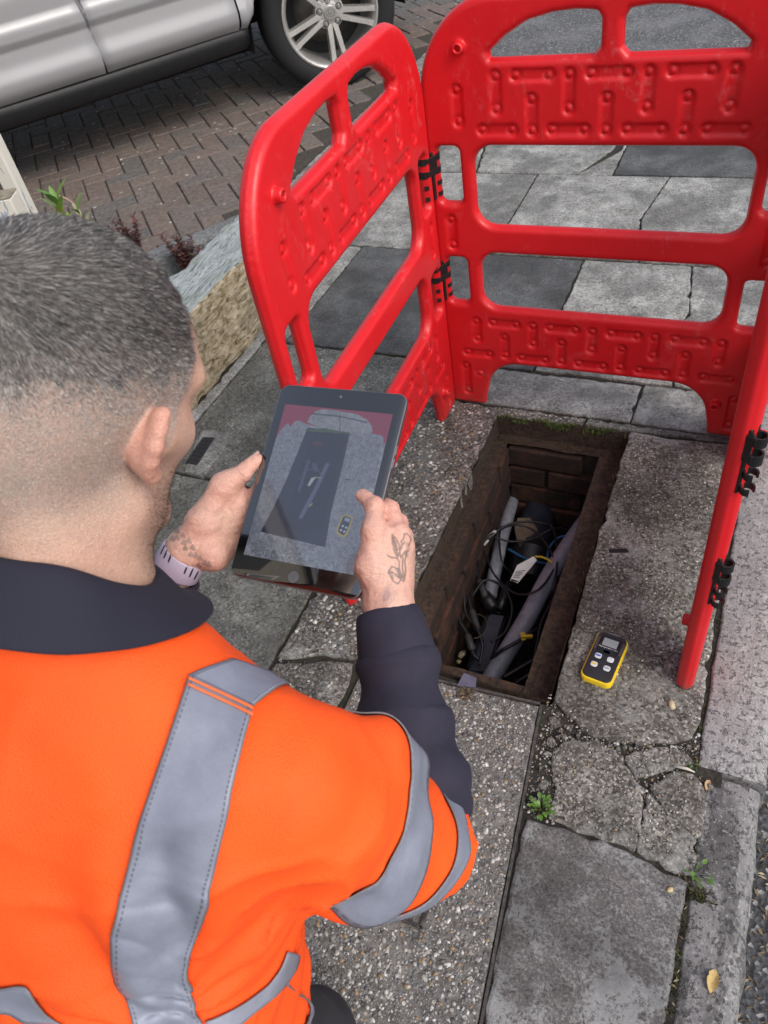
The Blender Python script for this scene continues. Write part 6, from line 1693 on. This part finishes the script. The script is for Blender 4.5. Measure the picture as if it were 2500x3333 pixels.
# beard stubble
bq = hq[rs.randint(0, len(hq), 60000)]; w4 = rs.dirichlet((1, 1, 1, 1), len(bq)); pos = (hv[bq] * w4[..., None]).sum(1); nor = (hn[bq] * w4[..., None]).sum(1); ql = hl(pos)
pb_ = sst(ql[:, 1], -.002, .03) * sst(-ql[:, 2], .018, .055) * sst(ql[:, 1] + 1.1 * (ql[:, 2] + .115), .0, .03) * .8
keep = rs.rand(len(pos)) < pb_; pos, nor = pos[keep][:9000], nor[keep][:9000]; n_ = len(pos)
dr_ = nor + np.array((0, .1, -.6)) + rs.randn(n_, 3) * .25; dr_ /= np.linalg.norm(dr_, axis=1)[:, None]; A_ = np.cross(dr_, rs.randn(n_, 3)); A_ /= np.linalg.norm(A_, axis=1)[:, None]; B_ = np.cross(dr_, A_)
rows_ = [pos + (A_ * math.cos(a) + B_ * math.sin(a)) * .00014 for a in (0, 2.1, 4.2)] + [pos + dr_ * rs.uniform(.0012, .0032, n_)[:, None]]
SV = np.stack(rows_, 1).reshape(-1, 3); bi = (np.arange(n_) * 4)[:, None]; FT = np.concatenate([bi + np.array(f)[None] for f in ((0, 1, 3), (1, 2, 3), (2, 0, 3))])
st_me = mesh_np('stubble', SV, FT); colour_attr(st_me, np.repeat(np.array([.10, .06, .042])[None] * rs.uniform(.5, 2.0, n_)[:, None], 4, 0)); obj('stubble', st_me, bpy.data.materials['hair'], person)['kind'] = 'stuff'
# ------------------------------------------------------------------ clothes
UA = (ELR - SHR) / np.linalg.norm(ELR - SHR)
HEM_R = ELR + .0; HEM_L = SHL + (ELL - SHL) * .95
SAG0, SAG1 = at(770, 1850, .745), at(950, 1868, .850)   # slack under the right sleeve
TLEAN = R(24)
MTOR = np.array([[1, 0, 0], [0, math.cos(TLEAN), math.sin(TLEAN)], [0, -math.sin(TLEAN), math.cos(TLEAN)]])
def torso_sdf(P):
    d = ellip(P, (-.452, .118, .715), (.200, .128, .235), MTOR)
    d = smin(d, ellip(P, (-.455, .040, .50), (.190, .135, .200)), .10)
    d = smin(d, cone(P, (-.590, .175, .832), (-.310, .175, .832), .060, .060), .07)
    d = smin(d, cone(P, (-.449, .21, .905), (-.449, .165, .83), .066, .10), .06)
    d = smin(d, cone(P, (-.449, .205, .905), (-.30, .19, .840), .050, .054), .05)
    d = smin(d, cone(P, (-.449, .205, .905), (-.60, .19, .840), .050, .054), .05)
    return d
def folds(P):
    """soft draped folds of the knit"""
    f = .0055 * vnoise(P, 8, 41) + .0036 * vnoise(P * np.array([1, 1, 2.2]), 13, 42) + .0012 * vnoise(P, 34, 46)
    # horizontal bunching low on the back
    low = sst(.66 - P[:, 2], 0, .16)
    ph = P[:, 2] * 105 + P[:, 0] * 24 + 3.2 * vnoise(P, 7, 43)
    f = f + low * .0060 * np.sin(ph) * (.5 + .5 * vnoise(P, 9, 44))
    # pulls fanning out of the right armpit
    a = P - np.array((-.30, .10, .72)); an = np.arctan2(a[:, 2], a[:, 0]); r_ = np.linalg.norm(a, axis=1)
    f = f + .0065 * np.sin(an * 9 + 2 * vnoise(P, 8, 45)) * np.exp(-((r_ - .11) / .06) ** 2)
    # sharp creases: ridged noise stretched across the pull of the cloth
    rd = 1 - np.abs(vnoise(P * np.array([1.3, 1, .55]), 10, 47)) * 2.2
    f = f - .0075 * np.clip(rd, 0, 1) ** 3 * (.35 + .65 * low)
    rd2 = 1 - np.abs(vnoise(P * np.array([.7, .7, 1.7]), 15, 48)) * 2.4
    aw = np.exp(-((r_ - .10) / .08) ** 2)
    return f - .0070 * np.clip(rd2, 0, 1) ** 3 * aw
def sleeve_sdf(P, s, e, h_, r0, r1, sgn):
    d = cone(P, s, h_, r0, r1)
    ax_ = (h_ - s) / np.linalg.norm(h_ - s); t = (P - s) @ ax_; L = np.linalg.norm(h_ - s)
    rad = (P - s) - t[:, None] * ax_
    # puffs where the cloth bunches in front of the armpit and at the elbow crook
    d = d + .0034 * np.sin(t * 62 + 4 * vnoise(P, 10, 51)) * sst(rad[:, 1], .0, .06) * sst(t, .02, .08)
    return d
def shirt_sdf(P):
    d = torso_sdf(P) - .004
    d = smin(d, sleeve_sdf(P, SHR + np.array((-.004, -.008, -.010)), ELR, HEM_R, .063, .052, 1), .035)
    d = smin(d, sleeve_sdf(P, SHL, ELL, HEM_L, .070, .058, -1), .035)
    # bunched cloth in front of the right shoulder
    d = smin(d, cone(P, (-.236, .226, .842), (-.205, .255, .795), .012, .014), .03)
    d = smin(d, cone(P, (-.208, .255, .775), (-.190, .272, .735), .010, .010), .03)
    d = smin(d, cone(P, SAG0, SAG1, .046, .026), .035)
    d = d + folds(P)
    # open ends: cut the sleeves square, cut the hem
    for s, h_, sg in ((SHR, HEM_R, 1), (SHL, HEM_L, -1)):
        ax_ = (h_ - s) / np.linalg.norm(h_ - s); t = (P - h_) @ ax_; near = np.linalg.norm(P - h_, axis=1) - .13
        cut = np.maximum(t - .006, near)
        d = np.maximum(d, np.where(near < 0, t - .006, -1))
    return d
def shell(fn, lo, hi, h_, inner=.006, cutfn=None):
    def f(P):
        d = fn(P); s = np.maximum(d, -(d + inner))
        if cutfn is not None: s = np.maximum(s, cutfn(P))
        return s
    return surfnet(f, lo, hi, h_)
sv_, sq_ = surfnet(shirt_sdf, (-.84, -.18, .33), (-.08, .40, .985), .0044)
shirt_me = mesh_np('shirt', sv_, sq_)
def mat_hivis():
    t = NT('hivis_orange')
    c = t.mix(t.ramp(t.noise(7, 5), [(.3, 0), (.7, 1)]), (.92, .082, .0028), (1.0, .106, .0035))
    kn = t.n('ShaderNodeTexVoronoi', Vector=t.mapv((1, 1, 1)), Scale=620.0).outputs['Distance']
    c = t.mix(t.math('MULTIPLY', t.ramp(kn, [(.3, 0), (.7, 1)]), .12), c, (.66, .06, .002))
    return t.out(c, .75, t.bump(kn, .5, .0009))
shirt = obj('shirt', shirt_me, mat_hivis(), person)
bvh = BVHTree.FromPolygons([tuple(v) for v in sv_], [tuple(q_) for q_ in sq_])
def resample(pts, n):
    P = np.array(pts, float); L = np.r_[0, np.cumsum(np.linalg.norm(np.diff(P, axis=0), axis=1))]; t = np.linspace(0, L[-1], n)
    return np.stack([np.interp(t, L, P[:, k]) for k in range(P.shape[1])], -1)
def mat_reflect():
    t = NT('reflective_tape')
    c = t.mix(t.ramp(t.noise(24, 4, .65), [(.3, 0), (.7, 1)]), (.185, .205, .265), (.26, .285, .36))
    uv = t.sep(t.n('ShaderNodeAttribute', _attribute_name='strip').outputs['Vector'])
    v = t.math('ABSOLUTE', t.math('MULTIPLY_ADD', uv[1], 2.0, -1.0))
    line = t.math('MULTIPLY', t.ramp(v, [(.84, 0), (.86, 1), (.885, 1), (.905, 0)]), t.ramp(t.math('FRACT', t.math('MULTIPLY', uv[0], 70.0)), [(.62, 1), (.66, 0)]))
    c = t.mix(t.math('MULTIPLY', line, .7), c, (.05, .05, .055))
    c = t.mix(t.ramp(v, [(.955, 0), (.975, 1)]), c, (.15, .14, .14))
    gl = t.vor(900, 'F1', 'Distance'); cr = t.noise(13, 3, .55, t.mapv((1, 1, 2.5)), .3); c = t.mix(t.math('MULTIPLY', t.ramp(gl, [(.2, 0), (.8, 1)]), .12), c, (.08, .085, .1))
    return t.out(c, .5, t.bump(cr, .22, .006, t.bump(gl, .15, .0005)), Metallic=.1)
MAT_TAPE = mat_reflect(); MAT_TEDGE = plain('tape_edge', (.20, .19, .19), .7)
def stitch_attr(me, n, m_):
    uvl = np.stack(np.meshgrid(np.arange(n) / (n - 1), np.arange(m_ + 1) / m_, indexing='ij'), -1).reshape(-1, 2)
    a = me.attributes.new('strip', 'FLOAT_VECTOR', 'POINT'); v3 = np.zeros((len(uvl), 3), np.float32); v3[:, :2] = uvl; a.data.foreach_set('vector', v3.ravel())
def tape(e1, e2, n=40, m_=8, name='reflective_strip', lift=.0030, mat=None, parent=None, bunch=0.0):
    A_, B_ = resample(e1, n), resample(e2, n); V = []; last = None
    for i in range(n):
        for j in range(m_ + 1):
            p = A_[i] * (1 - j / m_) + B_[i] * (j / m_)
            d = Vector(ray(*p)); h_ = bvh.ray_cast(Vector(EYE), d, 3)
            if h_[0] is None or (last is not None and (h_[0] - last).length > .10):
                q_ = bvh.find_nearest(Vector(EYE) + d * ((last - Vector(EYE)).length if last else .8)); loc, nn = q_[0], q_[1]
            else: loc, nn = h_[0], h_[1]
            if nn.dot(d) > 0: nn = -nn
            V.append(np.array(loc + nn * lift)); last = loc
    V = np.array(V).reshape(n, m_ + 1, 3)
    for _ in range(2):
        W = V.copy(); W[1:-1] = (V[:-2] + 2 * V[1:-1] + V[2:]) / 4; V = W
        W = V.copy(); W[:, 1:-1] = (V[:, :-2] + 2 * V[:, 1:-1] + V[:, 2:]) / 4; V = W
    if bunch:                                            # the tape bunches into cross folds low on the back
        tt, uu = np.meshgrid(np.arange(n) / (n - 1), np.arange(m_ + 1) / m_, indexing='ij')
        nz_ = vnoise(np.stack([tt * 9, uu * 1.4, tt * 0], -1), 1.0, 58)
        ph = 2 * math.pi * (tt * 13 + .55 * uu * (1 - uu) * 2 - .25 * uu + .55 * nz_)
        h_ = bunch * sst(tt, .42, .78) * (np.abs(np.sin(ph / 2)) ** .7 - .35) * (.55 + .45 * nz_)
        dv_ = V - EYE; dv_ /= np.linalg.norm(dv_, axis=-1)[..., None]; V = V - dv_ * np.maximum(h_, -.002)[..., None]
    idx = np.arange(n * (m_ + 1)).reshape(n, m_ + 1)
    F = np.stack([idx[:-1, :-1], idx[1:, :-1], idx[1:, 1:], idx[:-1, 1:]], -1).reshape(-1, 4)
    me = mesh_np(name, V.reshape(-1, 3), F)
    stitch_attr(me, n, m_)
    o = obj(name, me, mat or MAT_TAPE, parent or shirt)
    md = o.modifiers.new('thickness', 'SOLIDIFY'); md.thickness = .0012; md.offset = 0
    return o
# brace strip down the back
backL = [(405, 1462), (385, 1530), (360, 1610), (330, 1700), (300, 1790), (275, 1880), (255, 1950), (243, 2010), (248, 2060), (255, 2110), (275, 2150), (285, 2200), (300, 2270)]
backR = [(548, 1531), (530, 1600), (510, 1680), (490, 1770), (470, 1850), (455, 1930), (440, 1990), (425, 2040), (410, 2090), (412, 2130), (425, 2180), (437, 2212), (452, 2270)]
tape(backL, backR, 150, 16, lift=.0048, bunch=.0075)
tape([(405, 1462), (425, 1452), (460, 1440), (498, 1428)], [(548, 1530), (565, 1515), (600, 1490), (636, 1474)], 16, 10)
STI = plain('orange_stitch', (.75, .16, .05), .8)
for k in (0, 13): tape([(403, 1470 + k), (476, 1504 + k), (547, 1538 + k)], [(402, 1475 + k), (475, 1509 + k), (546, 1543 + k)], 24, 2, 'stitching', .0064, STI)
z6 = lambda pts: [(464.5 + .4298 * x, 1260.8 + .4298 * y) for x, y in pts]
def hoop(trace, axis_pt, width, rmax, n=130, m_=8, lift=.0046, name='reflective_strip', cut=None):
    """even-width tape round a sleeve or the trunk, in the plane of the traced points"""
    P_ = []
    for p in resample(trace, 24):
        h_ = bvh.ray_cast(Vector(EYE), Vector(ray(*p)), 3)
        if h_[0] is not None: P_.append(np.array(h_[0]))
    P_ = np.array(P_); c = P_.mean(0); _, _, vt = np.linalg.svd(P_ - c); nn = vt[2]
    if nn @ (axis_pt[1] - axis_pt[0]) < 0: nn = -nn
    ad = axis_pt[1] - axis_pt[0]; ad = ad / np.linalg.norm(ad)
    if nn @ ad < .75: nn = nn + ad * 1.2; nn /= np.linalg.norm(nn)
    t = ((c - axis_pt[0]) @ nn) / (ad @ nn); c0 = axis_pt[0] + ad * t
    e1 = np.cross(nn, [0, 0, 1.0]); e1 /= np.linalg.norm(e1); e2 = np.cross(nn, e1)
    V = np.zeros((n, m_ + 1, 3)); ok = np.ones(n, bool)
    for i in range(n):
        a = 2 * math.pi * i / n; d = e1 * math.cos(a) + e2 * math.sin(a)
        for j in range(m_ + 1):
            o_ = c0 + nn * width * (j / m_ - .5)
            h_ = bvh.ray_cast(Vector(o_), Vector(d), rmax)
            if h_[0] is None: ok[i] = False; V[i, j] = o_ + d * rmax
            else:
                nv = np.array(h_[1]); nv = nv if nv @ d > 0 else -nv; V[i, j] = np.array(h_[0]) + nv * lift * .5
                if torso_sdf(np.array(h_[0])[None])[0] < .024: ok[i] = False
    good = np.where(ok)[0]
    for i in np.where(~ok)[0]: V[i] = V[good[np.argmin(np.minimum(np.abs(good - i), n - np.abs(good - i)))]]
    W = V.copy()
    for _ in range(1):
        W = (np.roll(W, 1, 0) + 2 * W + np.roll(W, -1, 0)) / 4
    W[~ok] = V[~ok]; idx = np.arange(n * (m_ + 1)).reshape(n, m_ + 1); F = []
    for i in range(n):
        i2 = (i + 1) % n
        if ok[i] and ok[i2]:
            for j in range(m_): F.append((idx[i, j], idx[i2, j], idx[i2, j + 1], idx[i, j + 1]))
    me = mesh_np(name, W.reshape(-1, 3), np.array(F)); stitch_attr(me, n, m_)
    o = obj(name, me, MAT_TAPE, shirt); md = o.modifiers.new('thickness', 'SOLIDIFY'); md.thickness = .0012; md.offset = 0
    return o
hoop(z6([(890, 930), (945, 1000), (1000, 1075), (1080, 1125), (1092, 1180), (1060, 1290), (1000, 1380), (950, 1450), (930, 1520), (880, 1600), (810, 1690)]), (SHR, HEM_R), .043, .140)
hoop(z6([(1150, 1060), (1200, 1110), (1235, 1200), (1240, 1330)]), (SHR, HEM_R - UA * .012), .026, .085)
tape(z6([(352, 1842), (342, 1875), (320, 1930), (260, 2010), (180, 2070), (90, 2130), (0, 2172), (-60, 2195)]), z6([(412, 1862), (410, 1890), (400, 1930), (330, 2030), (250, 2100), (180, 2160), (120, 2215), (60, 2250)]), 34, 6)
tape(z6([(535, 1975), (528, 1995), (505, 2030), (480, 2060), (455, 2110), (458, 2190), (400, 2280)]), z6([(572, 2000), (568, 2025), (550, 2065), (520, 2110), (470, 2190), (462, 2220), (440, 2290)]), 30, 5)
z0_ = lambda pts: [(.28 * x, 1990.7 + .28 * y) for x, y in pts]
tape(z0_([(-120, 490), (0, 500), (130, 480), (215, 475), (300, 600), (370, 690), (440, 745), (520, 800)]), z0_([(-120, 700), (0, 690), (80, 690), (140, 730), (200, 770), (330, 767), (440, 760), (500, 830)]), 30, 6)
# navy cuffs and lower sleeves
def mat_navy():
    t = NT('navy_knit'); kn = t.n('ShaderNodeTexWave', Vector=t.co, Scale=260.0, Distortion=1.0).outputs['Fac']
    c = t.mix(t.ramp(t.noise(30, 5), [(.3, 0), (.7, 1)]), (.0125, .0115, .026), (.022, .020, .042))
    return t.out(t.mix(t.math('MULTIPLY', kn, .3), c, (.03, .028, .05)), .85, t.bump(kn, .25, .0008))
MAT_NAVY = mat_navy()
def forearm(name, pts, rad, seam_t, seed):
    P_ = [np.array(p) for p in pts]
    Ls = np.r_[0, np.cumsum([np.linalg.norm(b_ - a) for a, b_ in zip(P_[:-1], P_[1:])])]
    ax0 = (P_[1] - P_[0]) / np.linalg.norm(P_[1] - P_[0])
    def f(P):
        d = np.full(len(P), 1e3); tt = np.zeros(len(P))
        for i in range(len(P_) - 1):
            ab = P_[i + 1] - P_[i]; t = np.clip(((P - P_[i]) @ ab) / (ab @ ab), 0, 1); di = np.linalg.norm(P - P_[i] - t[:, None] * ab, axis=1) - (rad[i] + (rad[i + 1] - rad[i]) * t)
            nearer = di < d; tt = np.where(nearer, Ls[i] + t * (Ls[i + 1] - Ls[i]), tt); d = smin(d, di, .012) if i else di
        s = tt
        w = .0062 * np.sin(s * 92 + 5 * vnoise(P, 12, seed)) * sst(s, seam_t, seam_t + .03) * (.5 + .6 * vnoise(P, 10, seed + 1)) + .002 * vnoise(P, 22, seed + 2)
        d = d + w - .0030 * np.exp(-((s - seam_t) / .004) ** 2)
        d = np.maximum(d, -((P - P_[0]) @ ax0))                      # cuff opening
        inner_ = np.linalg.norm((P - P_[0]) - ((P - P_[0]) @ ax0)[:, None] * ax0, axis=1) - (rad[0] - .0062)
        return np.maximum(d, -np.maximum(inner_, (P - P_[0]) @ ax0 - .03))
    lo_ = np.min(P_, 0) - .075; hi_ = np.max(P_, 0) + .075
    v_, q_ = surfnet(f, lo_, hi_, .0034)
    o = obj(name, mesh_np(name, v_, q_), MAT_NAVY, person)
    # ribbed cuff rolled over the end of the sleeve
    a1 = np.cross(ax0, [0, 0, 1.0]); a1 /= np.linalg.norm(a1); a2 = np.cross(ax0, a1); n = 56; rows = []
    sl_ = (rad[1] - rad[0]) / np.linalg.norm(P_[1] - P_[0]); Lc_ = min(seam_t * .96, .058)
    for k in range(n):
        a = 2 * math.pi * k / n; d = a1 * math.cos(a) + a2 * math.sin(a); rib = .00012 * math.sin(a * 44)
        for h_, dr_ in ((.020, -.0075), (.0, -.0045), (-.0028, -.0020), (-.003, .0010), (-.0005, .0034), (.008, .0040), (Lc_ * .6, .0040), (Lc_ * .93, .0036), (Lc_, .0005)):
            rows.append(P_[0] + ax0 * h_ + d * (rad[0] + sl_ * max(h_, 0) + dr_ + rib))
    V = np.array(rows); V = V + (.0007 * vnoise(V, 30, seed + 3))[:, None]; k9 = 9
    F = [(i * k9 + j, i * k9 + j + 1, ((i + 1) % n) * k9 + j + 1, ((i + 1) % n) * k9 + j) for i in range(n) for j in range(k9 - 1)]
    obj('cuff', mesh_np('cuff', V, F), MAT_NAVY, o)
    return o
forearm('navy_sleeve', [at(839, 1325, .868), at(862, 1438, .862), at(874, 1560, .855), at(912, 1690, .848), at(905, 1780, .848)], [.0335, .0415, .0475, .049, .046], .060, 61)
wl_ = WRL; dl = (ELL - WRL) / np.linalg.norm(ELL - WRL)
forearm('navy_sleeve', [wl_ + dl * .038, wl_ + dl * .10, wl_ + dl * .19, ELL], [.0330, .0370, .045, .050], .075, 65)
# fall collar
def mat_rib():
    t = NT('navy_rib'); w_ = t.n('ShaderNodeTexWave', Vector=t.co, Scale=190.0).outputs['Fac']
    return t.out(t.mix(t.math('MULTIPLY', w_, .35), (.009, .0095, .022), (.017, .0175, .036)), .85, t.bump(w_, .2, .0008))
MAT_RIB = mat_rib()
nax = np.array((0, math.sin(R(40)), math.cos(R(40))))
nX = np.array((1, 0, 0)) - nax * nax[0]; nX /= np.linalg.norm(nX); nY = np.cross(nax, nX)
NC = np.array((-.449, .230, .960))
def collar():
    n = 72; rows = []
    for i in range(n + 1):
        th = R(-90) + R(158) * (i / n * 2 - 1)               # centred on the back of the neck
        c, s = math.cos(th), math.sin(th)
        fr = sst(np.array([abs(i / n * 2 - 1)]), .45, 1.0)[0]
        lw = .024 * sst(np.array([abs(i / n * 2 - 1)]), .22, .68)[0]
        prof = [(.0690, -.020), (.0700, .005), (.0715, .024), (.0745, .031), (.080, .030), (.088, .014), (.098 + .008 * fr, -.006 - .004 * fr), (.106 + .020 * fr, -.023 + .006 * fr)]
        rows.append([NC + (nX * c * (1.02 + .02 * fr) + nY * s) * r_ + nax * (h_ - lw * kw) for (r_, h_), kw in zip(prof, (1, 1, 1, 1, 1, .7, .35, .1))])
    k = len(rows[0]); V = np.array(rows).reshape(-1, 3); V += (.0016 * vnoise(V, 30, 81))[:, None]
    F = [(i * k + j, i * k + j + 1, (i + 1) * k + j + 1, (i + 1) * k + j) for i in range(n) for j in range(k - 1)]
    o = obj('collar', mesh_np('collar', V, F), MAT_RIB, person)
    md = o.modifiers.new('thickness', 'SOLIDIFY'); md.thickness = .0034; md.offset = 0
    sb_ = o.modifiers.new('smooth', 'SUBSURF'); sb_.levels = 1; sb_.render_levels = 2
    return o
collar()
# trousers, knee pads and boots
def trouser_sdf(P):
    d = ellip(P, (-.455, .01, .43), (.165, .12, .12))
    for hx in (-.365, -.545):
        sgn = 1 if hx > -.45 else -1
        d = smin(d, cone(P, (hx - sgn * .025, .02, .42), (hx - sgn * .005, .10, .10), .078, .060), .04)
        d = smin(d, cone(P, (hx - sgn * .005, .095, .080), (hx + sgn * .01, -.30, .07), .064, .056), .02)
    d = d + .004 * vnoise(P, 14, 91) + .0025 * vnoise(P, 34, 92)
    return np.maximum(d, -(P[:, 2] - .004))
v_, q_ = surfnet(trouser_sdf, (-.72, -.42, -.002), (-.22, .26, .56), .006)
MAT_TRO = plain('trouser_cloth', (.020, .020, .026), .85, .25, 20, .4, 420, .0008)
trousers = obj('trousers', mesh_np('trousers', v_, q_), MAT_TRO, person)
MAT_KHAKI = plain('pocket_cloth', (.085, .075, .07), .85, .25, 30, .4, 420, .0008)
bvt = BVHTree.FromPolygons([tuple(v) for v in v_], [tuple(q) for q in q_])
def flap(e1, e2, name, lift, mat):
    global bvh
    keep_ = bvh; bvh = bvt
    o = tape(e1, e2, 16, 8, name, lift, mat, trousers); bvh = keep_
    o.modifiers[0].thickness = .003
    return o
flap([(716, 2090), (722, 2140), (718, 2212), (700, 2290)], [(748, 2085), (772, 2110), (778, 2180), (768, 2290)], 'thigh_pocket', .006, MAT_KHAKI)
for hx in (-.365, -.545):
    sgn = 1 if hx > -.45 else -1
    def boot(P):
        d = cone(P, (hx + sgn * .02, -.30, .075), (hx + sgn * .02, -.40, .085), .050, .046)
        d = smin(d, cone(P, (hx + sgn * .02, -.41, .09), (hx + sgn * .02, -.435, .035), .048, .042), .03)
        return np.maximum(d, -P[:, 2] + .002)
    v_, q_ = surfnet(boot, (hx - .1, -.52, -.004), (hx + .1, -.2, .17), .006)
    obj('boot', mesh_np('boot', v_, q_), plain('boot_leather', (.03, .022, .016), .6, .2, 60, .3, 300), person)
# watch strap on the left wrist
wc_ = wl_ + dl * .017
wx = np.cross(dl, TN); wx /= np.linalg.norm(wx); wy = np.cross(dl, wx)
def strap():
    n = 64; rows = []
    for i in range(n):
        a = 2 * math.pi * i / n
        for w_, r_ in ((-.0145, .0282), (-.0145, .0300), (-.013, .0309), (.013, .0312), (.0145, .0306), (.0145, .0285)):
            rows.append(wc_ + (wx * math.cos(a) * 1.03 + wy * math.sin(a) * .97) * r_ + dl * w_)
    k = 6; V = np.array(rows)
    F = [(i * k + j, i * k + (j + 1) % k, ((i + 1) % n) * k + (j + 1) % k, ((i + 1) % n) * k + j) for i in range(n) for j in range(k)]
    return obj('watch_strap', mesh_np('watch_strap', V, F), plain('lavender_rubber', (.42, .38, .50), .5, .06, 40), person)
ws = strap()
# the strap's slots, keeper and buckle: found where the camera sees them
bvw = BVHTree.FromPolygons([tuple(v.co) for v in ws.data.vertices], [tuple(p.vertices) for p in ws.data.polygons])
def on_strap(p, e):
    h_ = bvw.ray_cast(Vector(EYE), Vector(ray(*p)), 3)
    if h_[0] is None:
        q_ = bvw.find_nearest(Vector(at(*p, .93))); return q_[0] + q_[1] * e
    return h_[0] + h_[1] * e
wz2 = lambda x, y: ((480 + .2532 * x) / KD, (1450 + .2532 * y) / KD)
DARK = plain('slot_dark', (.03, .025, .035), .8)
for a, b_ in (((195, 1240), (135, 1360)), ((225, 1285), (170, 1400)), ((265, 1325), (212, 1450)), ((318, 1378), (268, 1500)), ((520, 1530), (472, 1650)), ((590, 1575), (540, 1690)), ((655, 1612), (600, 1722))):
    b = MB(); P_ = [on_strap(wz2(a[0] + (b_[0] - a[0]) * t, a[1] + (b_[1] - a[1]) * t), .0001) for t in (0, .25, .5, .75, 1)]; b.tube(P_, [.0009, .0013, .0013, .0013, .0009], 8); b.build('strap_slot', DARK, ws, True)
kp = [(395, 1330), (510, 1440), (440, 1700), (285, 1600)]
V = []
for i in range(9):
    for j in range(7):
        u, v = i / 8, j / 6; p = (np.array(kp[0]) * (1 - u) + np.array(kp[1]) * u) * (1 - v) + (np.array(kp[3]) * (1 - u) + np.array(kp[2]) * u) * v
        V.append(on_strap(wz2(*p), .0012))
F = [(i * 7 + j, i * 7 + j + 1, (i + 1) * 7 + j + 1, (i + 1) * 7 + j) for i in range(8) for j in range(6)]
o = obj('strap_keeper', mesh_np('strap_keeper', V, F), plain('lavender_rubber', (.42, .38, .50), .5), ws); md = o.modifiers.new('thickness', 'SOLIDIFY'); md.thickness = .0016; md.offset = 0
